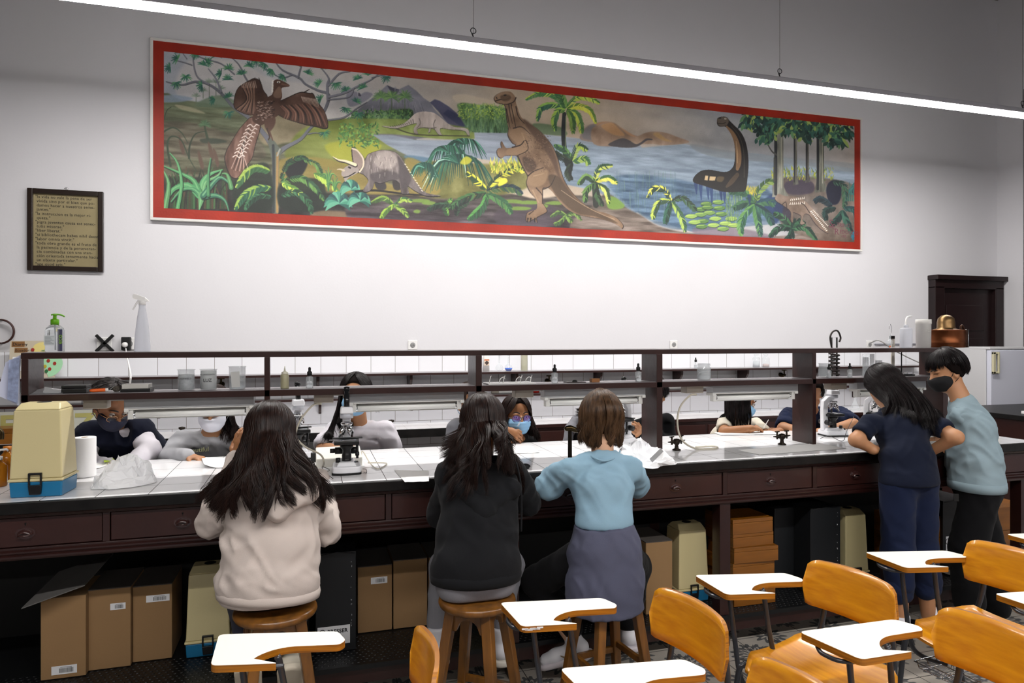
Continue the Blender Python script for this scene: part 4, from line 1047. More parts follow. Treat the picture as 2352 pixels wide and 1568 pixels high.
    for pts, cc in (([(1960, 800), (2040, 820), (2060, 930), (2050, 1020)], ['#3c6248', '#1c3834']), ([(1950, 1000), (1860, 940), (1800, 960)], ['#1f3a44', '#152a34']), ([(2050, 1020), (2130, 1030), (2180, 1120)], ['#2c5a54', '#1a3a40']), ([(2040, 1040), (2000, 1100), (1940, 1160)], ['#2a5044', '#152c2c']), ([(2040, 1040), (2070, 1120), (2120, 1240)], ['#356050', '#183434']), ([(2170, 790), (2130, 850), (2120, 900)], ['#2c6a6c', '#1c4450']), ([(2180, 1180), (2150, 1230), (2140, 1280)], ['#2c6a7c', '#1c4450']), ([(1980, 1020), (1900, 1040), (1900, 1120)], ['#20403c', '#152a28'])):
        p.frond(pts, 66, 14, cc, 15, dark='#11181c')
    for k in range(12):
        x = 2060 + k * 9; p.stroke([(x, 960), (x + p.rng.uniform(-20, 20), 830 - 40 * p.rng.rand())], (8, 2), ['#4a7a5c', '#2c6064'][k % 2], .8)
    # ---- CREATURES -------------------------------------------------
    # feathered flyer
    A()
    bw = '#54382b'; bk = '#20150f'; lt = '#a88878'
    tail = [(880, 680), (945, 720), (935, 800), (905, 900), (880, 1000), (820, 1080), (770, 1150), (720, 1140), (690, 1080), (672, 1000), (690, 930), (730, 860), (780, 780), (830, 720)]
    p.poly([(x + (x - 810) * .05, y + (y - 900) * .03) for x, y in tail], bk); p.poly(tail, '#6e4f42', 1, 0, tex=n4, amt=.15)
    for k in range(9):
        t = k / 8; p.stroke([(860 - 60 * t, 760 + 180 * t), (720 + 130 * t, 1080 + 20 * sin(pi * t))], (6, 3), ['#c6aca0', '#2a1b16'][k % 2], .7)
    for k in range(9):
        y = 730 + k * 30; xc = 895 - k * 14
        p.stroke([(xc - 50, y + 20), (xc - 25, y + 6), (xc, y + 26), (xc + 22, y + 6), (xc + 40, y + 14)], 5, '#d8ccc4', .8)
    lw = [(1000, 520), (970, 470), (945, 400), (900, 378), (850, 400), (800, 430), (770, 460), (748, 520), (745, 600), (800, 640), (890, 660), (960, 600)]
    p.poly([(x + (x - 870) * .03, y + (y - 520) * .03) for x, y in lw], bk); p.poly(lw, bw, 1, 0, tex=n3, amt=.1)
    for k in range(12):
        t = k / 11; p.stroke([(900 - 100 * t, 410 + 30 * t), (900 - 60 * t, 520 + 20 * t), (905 - 150 * t, 655 - 40 * t)], (3, 6, 4), ['#8a6a58', '#9b7b68', '#2c1c15'][k % 3], .7)
    for k in range(9): p.stroke([(800 + k * 13, 420 - k * 3), (806 + k * 14, 450)], (4, 3), '#cbb9ac', .6)
    rw = [(1040, 560), (1110, 550), (1180, 520), (1260, 488), (1330, 495), (1360, 500), (1390, 560), (1440, 620), (1470, 700), (1472, 755), (1440, 765), (1380, 750), (1300, 735), (1230, 715), (1150, 690), (1090, 660), (1050, 620)]
    p.poly([(x + (x - 1250) * .02, y + (y - 620) * .05) for x, y in rw], bk); p.poly(rw, bw, 1, 0, tex=n3, amt=.1)
    for k in range(16):
        t = k / 15; p.stroke([(1100 + 260 * t, 590 - 20 * t), (1150 + 270 * t, 640 + 10 * t), (1130 + 335 * t, 690 + 65 * t)], (4, 9, 4), ['#7b5646', '#8d6654', '#2b1a14'][k % 3], .8)
    for k in range(12): p.stroke([(1270 + k * 11, 520 + k * 2), (1285 + k * 11, 560 + k * 4)], (5, 2), '#c8b8aa', .7)
    p.poly([(1055, 560), (1100, 580), (1090, 660), (1020, 700), (960, 740), (900, 720), (885, 680), (930, 590), (990, 530), (1040, 500), (1048, 440), (1050, 400), (1080, 383), (1130, 400), (1172, 425), (1172, 440), (1130, 445), (1112, 460), (1118, 520), (1090, 560)], bw, 1, 0)
    p.poly([(1048, 500), (1070, 530), (1112, 520), (1110, 460), (1090, 440)], '#7c6250', .9, 1)
    p.stroke([(1118, 420), (1172, 432)], (10, 6), '#6e4e3e')
    for k in range(130):
        x = p.rng.uniform(910, 1050); y = p.rng.uniform(550, 700)
        p.stroke([(x, y), (x + 6, y + 5), (x + 12, y)], 3, ['#bda99c', '#2a1a14'][k % 2], .6)
    for k in range(8): p.stroke([(1048 - k * .5, 395 + k * 12), (1040 - k * .5, 398 + k * 12)], 5, '#dccfc4')
    p.stroke([(1084, 405), (1096, 405)], 8, '#e6e0cf'); p.stroke([(1088, 406), (1092, 406)], 5, '#15100d')
    p.poly([(985, 700), (1060, 680), (1060, 740), (1020, 790), (985, 760)], '#5d4134', 1, 1); p.stroke([(1000, 770), (1020, 830), (1010, 855)], (9, 5), '#3f2b22'); p.stroke([(1015, 780), (1035, 835), (1045, 860)], (9, 5), '#5f4436')
    p.stroke([(1290, 485), (1330, 462)], (6, 3), bk); p.stroke([(950, 410), (935, 372)], (6, 3), bk); p.stroke([(905, 385), (905, 370)], (5, 3), bk)
    # three-horned grazer (A x>1500 and B x<700): drawn in B coordinates
    B()
    kk = 3.647 / 3.408
    def AB(x, y): return ((320 + x / 3.408 - 820) * 3.647, (70 + y / 3.408 - 130) * 3.647)
    T = [AB(*q) for q in ((1515, 990), (1560, 1020), (1640, 1030), (1680, 1030), (1660, 960), (1665, 925), (1700, 930), (1750, 980), (1780, 1010))]
    tri = [AB(1770, 1010), (100, 815), (200, 785), (280, 790), (340, 815), (390, 880), (440, 980), (500, 1060), (580, 1140), (700, 1162), (580, 1165), (480, 1120), (420, 1080), (435, 1140), (410, 1150), (370, 1140), (355, 1060), (300, 1030), (230, 1050), (190, 1060), (150, 1050), (130, 1100), (90, 1130), (50, 1120), (95, 1040), (60, 990), (20, 960)]
    p.stroke([(-10, 1130), (150, 1120), (400, 1150), (560, 1160)], (14, 8), '#1b1618', .9)
    p.poly([(150, 1040), (230, 1050), (240, 1110), (170, 1110)], '#3a3436', 1, 1); p.poly([(300, 1030), (370, 1030), (365, 1110), (310, 1110)], '#37302f', 1, 1)
    p.poly([(x + (x - 260) * .012, y + 3 + (y - 960) * .03) for x, y in tri], '#1d181a'); p.poly(tri, '#8a7f7b', 1, 0, tex=n4, amt=.16, c2='#5e5555')
    p.poly([(190, 800), (290, 800), (340, 870), (300, 930), (200, 940), (140, 880)], '#a79c96', .7, 8)
    p.poly([(340, 830), (390, 890), (450, 1010), (430, 1080), (380, 1110), (350, 1000), (350, 920)], '#4c4446', .85, 4)
    p.poly([(120, 980), (300, 960), (360, 1020), (220, 1050), (130, 1040)], '#4a4345', .7, 6)
    for k in range(40):
        x = p.rng.uniform(100, 330); y = p.rng.uniform(800, 1000); p.stroke([(x, y), (x + p.rng.uniform(-12, 12), y + 30)], (4, 2), ['#c2b9b2', '#5a5051'][k % 2], .5)
    for k in range(11): p.stroke([(400 + k * 14, 900 + k * 22), (408 + k * 14, 906 + k * 22)], 6, '#c9c0b0', .8)
    A()
    p.poly([(1660, 920), (1700, 930), (1755, 990), (1760, 1060), (1730, 1110), (1690, 1110), (1670, 1040)], '#2a2224'); p.poly([(1667, 930), (1700, 945), (1745, 1000), (1745, 1055), (1715, 1095), (1690, 1080), (1675, 1020)], '#8b7a72', 1, 0)
    p.stroke([(1668, 925), (1705, 940), (1750, 1000), (1752, 1060), (1725, 1105)], 9, '#c8bba6')
    p.poly([(1590, 1090), (1640, 1055), (1690, 1060), (1720, 1100), (1680, 1130), (1640, 1150), (1612, 1185), (1600, 1150), (1582, 1130)], '#918680', 1, 0)
    p.stroke([(1600, 1150), (1640, 1140), (1690, 1110)], 5, '#1d1819'); p.stroke([(1640, 1070), (1650, 1075)], 9, '#1b1416')
    p.stroke([(1690, 1055), (1620, 1030), (1560, 1020), (1515, 990)], (24, 4), '#3a3030'); p.stroke([(1690, 1050), (1620, 1024), (1560, 1012), (1515, 988)], (17, 3), '#cbbfa2'); p.stroke([(1600, 1095), (1570, 1085), (1548, 1088)], (12, 3), '#b8ab92')
    # pale long-neck on the meadow
    B()
    s_ = [(210, 580), (300, 585), (380, 565), (440, 520), (490, 475), (560, 460), (640, 470), (700, 510), (760, 560), (820, 590), (900, 598), (935, 620), (942, 660), (925, 655), (905, 625), (860, 615), (780, 610), (700, 600), (700, 640), (715, 655), (680, 650), (650, 610), (620, 600), (610, 630), (595, 635), (600, 600), (540, 595), (500, 610), (510, 645), (480, 640), (475, 600), (500, 560), (440, 570), (340, 600), (260, 595)]
    p.stroke([(320, 600), (480, 650), (740, 662), (940, 665)], (8, 6), '#33301f', .7)
    p.poly([(x, y + 3) for x, y in s_], '#2b2724', 1, 1); p.poly(s_, '#b9ada6', 1, 0, c2='#7f756e', tex=n4, amt=.1)
    for k in range(12): p.stroke([(280 + k * 17, 583 - k * 3 - (k > 8) * (k - 8) * 8), (285 + k * 17, 590 - k * 3)], 4, '#3a3430', .7)
    p.stroke([(500, 600), (530, 560), (520, 520)], 5, '#5c534f', .8); p.stroke([(650, 610), (640, 570), (655, 530)], 5, '#5c534f', .8); p.stroke([(560, 595), (620, 600), (660, 595)], 7, '#5c534f', .7)
    # upright biped with spiked thumb
    ig = [(1150, 345), (1185, 310), (1240, 292), (1290, 298), (1325, 340), (1330, 385), (1345, 430), (1370, 500), (1420, 550), (1500, 600), (1580, 680), (1640, 760), (1680, 860), (1705, 960), (1740, 1050), (1800, 1140), (1880, 1220), (1980, 1280), (2080, 1310), (2170, 1350), (2225, 1410), (2215, 1440), (2195, 1420), (2120, 1380), (2000, 1350), (1880, 1330), (1780, 1290), (1700, 1220), (1650, 1150), (1600, 1100), (1555, 1100), (1550, 1160), (1550, 1220), (1580, 1270), (1585, 1300), (1530, 1330), (1500, 1350), (1505, 1390), (1480, 1360), (1440, 1380), (1418, 1370), (1425, 1310), (1470, 1290), (1505, 1270), (1500, 1200), (1450, 1130), (1420, 1060), (1430, 1000), (1400, 940), (1360, 870), (1340, 830), (1290, 828), (1240, 830), (1210, 850), (1180, 830), (1172, 790), (1190, 765), (1212, 765), (1205, 730), (1212, 708), (1230, 740), (1250, 765), (1300, 760), (1330, 740), (1300, 720), (1265, 660), (1270, 590), (1255, 520), (1245, 430), (1230, 400), (1170, 385)]
    p.poly([(x + (6 if x > 1450 else -5), y + 3) for x, y in ig], '#2a1d18', 1, 1); p.poly(ig, '#7c634c', 1, 0, tex=n3, amt=.1)
    p.poly([(1390, 520), (1500, 600), (1590, 690), (1660, 830), (1690, 960), (1720, 1060), (1680, 1000), (1620, 860), (1540, 740), (1440, 620)], '#5c4637', .85, 6)
    p.poly([(1600, 1000), (1680, 1000), (1750, 1090), (1850, 1210), (2000, 1290), (2190, 1400), (2000, 1340), (1840, 1310), (1720, 1220), (1640, 1120)], '#51402f', .85, 4)
    p.poly([(1390, 840), (1480, 870), (1500, 930), (1440, 970), (1400, 930)], '#4a3729', .8, 4)
    p.poly([(1440, 990), (1540, 950), (1600, 960), (1570, 1060), (1500, 1090), (1440, 1060)], '#8e7458', .8, 6)
    p.poly([(1270, 660), (1310, 600), (1380, 600), (1430, 700), (1430, 780), (1360, 820), (1250, 820), (1260, 775), (1350, 750)], '#8d7257', .85, 4)
    for pts in ([(1250, 440), (1265, 520), (1280, 600)], [(1290, 400), (1310, 500), (1330, 600)], [(1330, 420), (1350, 500), (1400, 560)], [(1270, 400), (1280, 470), (1300, 560)], [(1300, 760), (1370, 740), (1410, 700), (1430, 780), (1350, 825)], [(1160, 372), (1200, 360), (1240, 362), (1280, 345)], [(1430, 1000), (1480, 960), (1560, 930)], [(1500, 1100), (1550, 1160), (1550, 1230)], [(1345, 830), (1390, 930), (1430, 1000)], [(1560, 1110), (1620, 1080), (1660, 1000)], [(1310, 600), (1380, 590), (1450, 650)], [(1440, 1320), (1480, 1290)], [(1330, 345), (1310, 380), (1260, 400), (1235, 400)]):
        p.stroke(pts, (8, 4), '#32231b', .85)
    p.poly([(1200, 330), (1260, 318), (1290, 340), (1270, 370), (1220, 372)], '#57432f', .8, 2); p.stroke([(1232, 325), (1246, 323)], 8, '#1b1310'); p.stroke([(1165, 340), (1172, 352)], 5, '#1b1310')
    for k in range(260):
        x = p.rng.uniform(1390, 1620); y = p.rng.uniform(640, 960); p.stroke([(x, y), (x + 5, y + 4)], 3, ['#3a2a20', '#9b8165'][k % 2], .45)
    for k in range(60):
        t = k / 59; p.stroke([(1710 + 440 * t, 1120 + 240 * t + 22 * sin(pi * t)), (1716 + 440 * t, 1124 + 240 * t + 22 * sin(pi * t))], 3, '#b49b7c', .7)
    for x in (1430, 1455, 1490): p.stroke([(x, 1355), (x - 4, 1385)], (9, 3), '#15100e')
    for pts in ([(1300, 420), (1320, 500)], [(1380, 640), (1410, 720)], [(1260, 560), (1275, 600)], [(1480, 1000), (1560, 980)], [(1470, 1120), (1520, 1220)]): p.stroke(pts, (9, 5), '#a58a6a', .5)
    # swimming long-neck
    D()
    for (x, l) in ((800, 90), (840, 130), (900, 110), (930, 140), (1010, 90), (1040, 110), (1250, 70)): p.stroke([(x, 810 + (x - 800) * .25), (x + 6, 810 + (x - 800) * .25 + l)], (30, 8), '#1f3866', .8)
    br_ = [(978, 290), (985, 262), (1020, 250), (1060, 255), (1080, 280), (1120, 320), (1170, 370), (1210, 440), (1235, 540), (1242, 660), (1232, 780), (1215, 870), (1160, 880), (1050, 882), (960, 860), (870, 830), (790, 805), (775, 780), (800, 740), (850, 705), (920, 698), (1000, 712), (1070, 712), (1115, 670), (1130, 600), (1128, 500), (1110, 410), (1075, 350), (1045, 330), (1000, 330), (982, 315)]
    p.poly([(x + 2, y + 3) for x, y in br_], '#120e0e', 1, 1); p.poly(br_, '#1f1a18', 1, 0)
    p.poly([(980, 290), (985, 265), (1030, 252), (1070, 262), (1075, 300), (1050, 328), (1000, 328)], '#5c5146', 1, 0); p.stroke([(985, 305), (1020, 310), (1050, 300)], 4, '#1b1512'); p.stroke([(1046, 268), (1054, 268)], 8, '#cbbfae'); p.stroke([(1050, 268), (1053, 268)], 4, '#100c0a'); p.stroke([(995, 262), (1010, 262)], 8, '#241d18')
    p.stroke([(1062, 335), (1110, 390), (1145, 470), (1160, 560), (1160, 640), (1150, 690)], [14, 28, 40, 44, 40, 24], '#85684a'); p.stroke([(1140, 460), (1150, 560), (1150, 640)], [6, 10, 6], '#a3855f', .8)
    p.stroke([(1150, 740), (1100, 800), (1060, 840)], [30, 34, 16], '#5c4a38', .8); p.stroke([(1100, 330), (1170, 420), (1205, 560), (1208, 760)], (5, 7), '#5c5348', .6)
    p.poly([(880, 745), (905, 748), (900, 788), (872, 785)], '#b59e78', 1, 1, smooth=False); p.poly([(918, 752), (970, 756), (960, 790), (912, 788)], '#b59e78', 1, 1, smooth=False); p.poly([(985, 755), (1040, 760), (1020, 800), (975, 790)], '#5f5036', .9, 3)
    # armoured one at the right
    an = [(1470, 930), (1500, 900), (1560, 920), (1640, 925), (1720, 960), (1780, 1020), (1830, 1080), (1880, 1150), (1920, 1230), (1860, 1200), (1800, 1140), (1760, 1080), (1720, 1070), (1700, 1120), (1720, 1150), (1680, 1155), (1690, 1090), (1640, 1060), (1620, 1060), (1620, 1140), (1600, 1120), (1600, 1050), (1540, 1000), (1480, 960)]
    p.poly([(x - 2, y + 4) for x, y in an], '#2c2228', 1, 1); p.poly(an, '#79675a', 1, 0, tex=n3, amt=.12)
    for k in range(8):
        p.stroke([(1600 + k * 16, 955 - k * 2), (1606 + k * 16, 938 - k * 2)], (7, 2), '#c9c2b6'); p.stroke([(1595 + k * 17, 990 - k * 1), (1600 + k * 17, 972 - k * 1)], (7, 2), '#c9c2b6')
    for k in range(14):
        t = k / 13; p.stroke([(1770 + 130 * t, 1050 + 160 * t), (1780 + 130 * t, 1046 + 160 * t)], (8, 3), '#cfc9bd'); p.stroke([(1790 + 120 * t, 1040 + 130 * t), (1798 + 120 * t, 1036 + 130 * t)], (8, 3), '#b8b0a4')
    p.stroke([(1690, 980), (1720, 1000), (1760, 1060)], 6, '#3a2d2c'); p.stroke([(1530, 990), (1560, 970), (1570, 1040)], 5, '#3a2d2c')
    # pond edge tone and overall canvas grain
    g = (n3 - .5) * .03 + (p.rng.rand(p.h, p.w).astype(np.float32) - .5) * .025
    p.im = np.clip(p.im + g[..., None], 0, 1); p.im = p.im * .84 + p.im.mean(-1, keepdims=True) * .16; p.im = np.clip(p.im * 1.06, 0, 1) ** 1.22
    return p

def build_mural():
    p = paint_mural()
    t = thing('mural', 'long painted wall panel of dinosaurs in a jungle landscape with red border', 'mural', (MU_X0, MUY, MU_Z0))
    xs = np.linspace(CV_X0, CV_X1, p.w) - MU_X0; zs = np.linspace(CV_Z1, CV_Z0, p.h) - MU_Z0
    co = np.zeros((p.h, p.w, 3), np.float32); co[..., 0] = xs[None, :]; co[..., 2] = zs[:, None]
    idx = np.arange(p.h * p.w).reshape(p.h, p.w)
    q = np.stack([idx[1:, :-1], idx[1:, 1:], idx[:-1, 1:], idx[:-1, :-1]], -1).reshape(-1, 4)
    me = bpy.data.meshes.new('painted_canvas')
    me.vertices.add(p.h * p.w); me.vertices.foreach_set('co', co.reshape(-1))
    me.loops.add(q.size); me.loops.foreach_set('vertex_index', q.reshape(-1).astype(np.int32))
    me.polygons.add(len(q)); me.polygons.foreach_set('loop_start', np.arange(0, q.size, 4, dtype=np.int32)); me.polygons.foreach_set('loop_total', np.full(len(q), 4, np.int32))
    me.update()
    l_ = np.where(p.im <= .04045, p.im / 12.92, ((p.im + .055) / 1.055) ** 2.4) * MURAL_GAIN
    l_ = np.clip(l_, 0, .85)
    ca = me.color_attributes.new('pigment', 'FLOAT_COLOR', 'POINT')
    rgba = np.ones((p.h * p.w, 4), np.float32); rgba[:, :3] = l_.reshape(-1, 3)
    ca.data.foreach_set('color', rgba.reshape(-1))
    m = bpy.data.materials.new('mural_paint'); m.use_nodes = True; nt = m.node_tree; b = nt.nodes['Principled BSDF']
    a = nt.nodes.new('ShaderNodeVertexColor'); a.layer_name = 'pigment'
    nt.links.new(a.outputs[0], b.inputs['Base Color']); b.inputs['Roughness'].default_value = .55
    n = nt.nodes.new('ShaderNodeTexNoise'); n.inputs['Scale'].default_value = 500; bp = nt.nodes.new('ShaderNodeBump'); bp.inputs['Strength'].default_value = .08
    nt.links.new(n.outputs['Fac'], bp.inputs['Height']); nt.links.new(bp.outputs['Normal'], b.inputs['Normal'])
    me.materials.append(m)
    o = bpy.data.objects.new('painted_canvas', me); C.objects.link(o); o.parent = t; o.location = (0, -.003, 0)
    Wd, Hh = MU_X1 - MU_X0, MU_Z1 - MU_Z0
    M_red = mat('red_border_paint', '#a3260c', rough=.5, vary=(3, .3, '#861d0a'), bump=(50, .1, 3))
    M_fr = mat('white_frame_paint', '#d9d7d3', rough=.5)
    r = MB(); a_, b_ = .019, .0945
    r.box(a_, Wd - a_, -.002, .0, a_, b_).box(a_, Wd - a_, -.002, 0, Hh - b_, Hh - a_).box(a_, b_, -.002, 0, b_, Hh - b_).box(Wd - b_, Wd - a_, -.002, 0, b_, Hh - b_)
    r.build('red_border', M_red, t)
    MB().box(.01, Wd - .01, .0005, .022, .01, Hh - .01).build('backing_board', M_fr, t)
    w = MB(); w.box(0, Wd, -.012, .028, 0, .02).box(0, Wd, -.012, .028, Hh - .02, Hh).box(0, .02, -.012, .028, .02, Hh - .02).box(Wd - .02, Wd, -.012, .028, .02, Hh - .02)
    w.build('white_frame', M_fr, t, bevel=.003)
    # painted signature
    sig = mat('signature_pink', '#6d3f4c', rough=.6)
    def sg(u, v, s_, size, rot=.03):
        q = W(u, v, MUY) - Vector((MU_X0, MUY, MU_Z0))
        text_obj(s_, size, sig, t, Matrix.Translation((q.x, -.0035, q.z)) @ Matrix.Rotation(rot, 4, 'Y') @ FRONT, name='signature', ext=.0002, space=.95)
    sg(1903, 522, 'S', .12); sg(1911, 526, 'E', .075); sg(1921, 520, 'TRINO', .058); sg(1916, 538, 'R', .09); sg(1928, 536, 'EDONDO', .055); sg(1931, 546, '195', .05)
MURAL_GAIN = 1.5
build_mural()
# ---------------------------------------------------------------- stools
M_stool = mat('stool_wood', '#82541f', rough=.32, vary=(30, .35, '#5a3917'), stretch=(1, 1, .12), coat=.3, bump=(60, .05, 2))
def make_stool(label):
    t = thing('wooden_stool', label, 'stool')
    H_ = .59
    MB().lathe([(0, H_ - .034), (.138, H_ - .034), (.150, H_ - .028), (.155, H_ - .016), (.152, H_ - .005), (.142, H_), (.09, H_ - .001), (0, H_ - .004)], seg=48).build('seat', M_stool, t)
    for k in range(4):
        a = pi / 4 + k * pi / 2; ca, sa = cos(a), sin(a)
        b0, b1 = .205, .105
        m_ = MB()
        vs = []
        for (r, z, w) in ((b0, 0, .017), (b1, H_ - .032, .021)):
            c = Vector((ca * r, sa * r, z)); n1 = Vector((1, 0, 0)) if True else None; n2 = Vector((0, 1, 0))
            for sx, sy in ((-1, -1), (1, -1), (1, 1), (-1, 1)):
                vs.append(c + n1 * sx * w + n2 * sy * w)
        m_.add(vs, [(3, 2, 1, 0), (4, 5, 6, 7), (0, 1, 5, 4), (1, 2, 6, 5), (2, 3, 7, 6), (3, 0, 4, 7)])
        m_.build('leg', M_stool, t, bevel=.004)
        # arched apron between this leg and the next
        a2 = a + pi / 2; p = Vector((ca * .112, sa * .112, 0)); q = Vector((cos(a2) * .112, sin(a2) * .112, 0)); dx = (q - p); L = dx.length; dx.normalize(); nn = dx.cross(Vector((0, 0, 1)))
        pr = [(0, H_ - .034), (0, H_ - .115), (.028, H_ - .115)] + [(.028 + (L - .056) * i / 8, H_ - .115 + .05 * (sin(pi * min(1, max(0, i / 8))) ** .5)) for i in range(1, 8)] + [(L - .028, H_ - .115), (L, H_ - .115), (L, H_ - .034)]
        Mx = Matrix(((dx.x, 0, nn.x, p.x), (dx.y, 0, nn.y, p.y), (0, 1, 0, 0), (0, 0, 0, 1)))
        MB().prism(pr, -.009, .009, M=Mx).build('apron', M_stool, t, bevel=.002)
        # rung
        zr = .16 + (k % 2) * .03; r = b0 + (b1 - b0) * zr / H_
        p = Vector((ca * r, sa * r, zr)); q = Vector((cos(a2) * r, sin(a2) * r, zr)); dx = (q - p).normalized(); L = (q - p).length; nn = dx.cross(Vector((0, 0, 1)))
        Mx = Matrix(((dx.x, nn.x, 0, p.x), (dx.y, nn.y, 0, p.y), (0, 0, 1, p.z), (0, 0, 0, 1)))
        MB().box(.01, L - .01, -.009, .009, -.014, .014, M=Mx).build('rung', M_stool, t, bevel=.002)
    return t
G_ST = 'round wooden stools at the bench'
s1 = make_stool('round wooden stool under the student in the cream hoodie'); s1['group'] = G_ST
STOOL1 = onz(633, 1392, .59); STOOL2 = onz(1096, 1368, .59); STOOL3 = Vector((1.28, 2.80, 0))
s1.location = (STOOL1.x, STOOL1.y, 0); s1.rotation_euler.z = radians(12)
copy_thing(s1, (STOOL2.x, STOOL2.y, 0), radians(52), 'round wooden stool under the student in the black hoodie', G_ST)
copy_thing(s1, (STOOL3.x, STOOL3.y, 0), radians(8), 'wooden stool under the student with a grey-blue sweater round the waist', G_ST)

# ---------------------------------------------------------------- tablet-arm chairs
M_ply = mat('honey_plywood', '#db961a', rough=.34, vary=(7, .3, '#c27a10'), stretch=(1, 7, 7), coat=.5, bump=(90, .03, 2))
M_plyedge = mat('plywood_edge', '#b4720f', rough=.4, vary=(110, .5, '#7d4a10'), stretch=(.04, .04, 2.0))
M_lam = mat('ivory_laminate', '#f3f1e6', rough=.25, spec=.4)
M_steel = mat('dark_grey_steel', '#34363b', rough=.32, metal=.35, coat=.3)
M_chrome2 = mat('wire_chrome', '#9da0a6', rough=.25, metal=1)
def make_chair(label):
    t = thing('tablet_arm_chair', label, 'school chair')
    # seat: curved plywood sheet
    nx, ny = 15, 18
    def seat_pt(i, j, up):
        a = -1 + 2 * i / (nx - 1); b = -1 + 2 * j / (ny - 1)
        y = b * .195; wx = .20 - .012 * b - (.055 * max(0, b - .55) / .45 if b > .55 else 0) - (.055 * max(0, (-b - .72) / .28) ** 2)
        z = .462 - .010 * cos(b * 2.2) + .012 * a * a - (.030 * ((b - .5) / .5) ** 2 if b > .5 else 0) + (.02 * ((-b - .6) / .4) ** 2 if b < -.6 else 0)
        return (a * wx, y - .004 * a * a * b, z - (0 if up else .011))
    m_ = MB(); vs = [seat_pt(i, j, 1) for j in range(ny) for i in range(nx)] + [seat_pt(i, j, 0) for j in range(ny) for i in range(nx)]
    n = nx * ny; top = []; bot = []; edge = []
    for j in range(ny - 1):
        for i in range(nx - 1):
            k = j * nx + i; top.append((k, k + 1, k + nx + 1, k + nx)); bot.append((n + k, n + k + nx, n + k + nx + 1, n + k + 1))
    ring = [i for i in range(nx)] + [j * nx + nx - 1 for j in range(1, ny)] + [(ny - 1) * nx + i for i in range(nx - 2, -1, -1)] + [j * nx for j in range(ny - 2, 0, -1)]
    edge = [(ring[k], n + ring[k], n + ring[(k + 1) % len(ring)], ring[(k + 1) % len(ring)]) for k in range(len(ring))]
    m_.add(vs, top + bot, True); m_.m = 1; k0 = len(m_.v) - len(vs)
    for f in edge: m_.f.append(tuple(i + k0 for i in f)); m_.mi.append(1); m_.sm.append(False)
    m_.build('seat', [M_ply, M_plyedge], t)
    # backrest: curved in plan, tilted back
    outl = round_poly([(-.185, .605), (.185, .605), (.192, .68), (.178, .775), (.0, .785), (-.178, .775), (-.192, .68)], [.03, .03, .05, .045, .3, .045, .05], 6)
    def back(x, z, off): return (x, -.180 - .10 * (z - .60) + .035 * (x / .19) ** 2 - .012 * cos((z - .69) * 8) + off, z)
    # grid fill by columns
    nxb = 25; m2 = MB()
    cols = []
    for i in range(nxb):
        x = -.1915 + .383 * i / (nxb - 1)
        zs_ = []
        for k in range(len(outl)):
            a, b_ = outl[k], outl[(k + 1) % len(outl)]
            if (a[0] - x) * (b_[0] - x) <= 0 and a[0] != b_[0]: zs_.append(a[1] + (b_[1] - a[1]) * (x - a[0]) / (b_[0] - a[0]))
        if not zs_: zs_ = [.68]
        cols.append((x, min(zs_), max(zs_)))
    nz = 7; vs = []
    for off in (0, -.012):
        for (x, za, zb) in cols:
            for j in range(nz): vs.append(back(x, za + (zb - za) * j / (nz - 1), off))
    n = nxb * nz; fs = []
    for i in range(nxb - 1):
        for j in range(nz - 1):
            k = i * nz + j; fs.append((k, k + 1, k + nz + 1, k + nz)); fs.append((n + k, n + k + nz, n + k + nz + 1, n + k + 1))
    m2.add(vs, fs, True)
    ring = [i * nz for i in range(nxb)] + [(nxb - 1) * nz + j for j in range(1, nz)] + [i * nz + nz - 1 for i in range(nxb - 2, -1, -1)] + [j for j in range(nz - 2, 0, -1)]
    for k in range(len(ring)):
        a, b_ = ring[k], ring[(k + 1) % len(ring)]
        m2.f.append((a, b_, n + b_, n + a)); m2.mi.append(1); m2.sm.append(False)
    m2.build('backrest', [M_ply, M_plyedge], t)
    # steel frame: each side is one bent tube from front foot to back upright
    for sx in (-1, 1):
        m3 = MB()
        p = [(sx * .215, .20, 0), (sx * .195, .165, .38), (sx * .185, .14, .432), (sx * .175, .10, .441), (sx * .165, -.12, .441), (sx * .16, -.19, .46), (sx * .145, -.216, .53), (sx * .12, -.220, .70)]
        m3.tube(spline(p, 5), .0105, 10); m3.build('frame_tube', M_steel, t)
        MB().tube(spline([(sx * .17, -.05, .438), (sx * .195, -.13, .36), (sx * .21, -.235, 0)], 5), .0105, 10).build('rear_leg', M_steel, t)
        MB().sphere((sx * .12, -.219, .70), (.02, .018, .028), 10, 8).build('back_bracket', M_steel, t)
    MB().tube([(-.17, -.02, .437), (.17, -.02, .437)], .009, 8).build('cross_bar', M_steel, t)
    r = MB()
    for k in range(6):
        y = -.16 + k * .055; r.tube([(-.18, y, .31), (-.17, y, .285), (.17, y, .285), (.18, y, .31)], .0025, 5)
    for k in range(5): r.tube([(-.15 + k * .075, -.17, .287), (-.15 + k * .075, .12, .287)], .0025, 5)
    r.tube([(-.18, -.17, .31), (-.18, .13, .31), (.18, .13, .31), (.18, -.17, .31)], .003, 5, closed=True)
    r.build('wire_book_rack', M_chrome2, t)
    # writing tablet: origin at its front outer corner; +x runs back along the outer edge, y negative toward the sitter
    tp = [(0, 0), (.365, 0), (.402, -.066), (.388, -.094)] + [(.25 + .115 * cos(a) * 1.02 + .02, -.205 + .108 * sin(a)) for a in [radians(82 + 8 * k) for k in range(1, 11)]] + [(.236, -.204), (.05, -.206)]
    outline = round_poly(tp, [.022, .02, .016, .012] + [0] * 10 + [.012, .02], 5)
    m4 = MB(); m4.m = 1; m4.prism(outline, -.021, -.0012); m4.m = 0
    inset = [(x * .9965 + .0006, y * .994 - .0006) for x, y in outline]
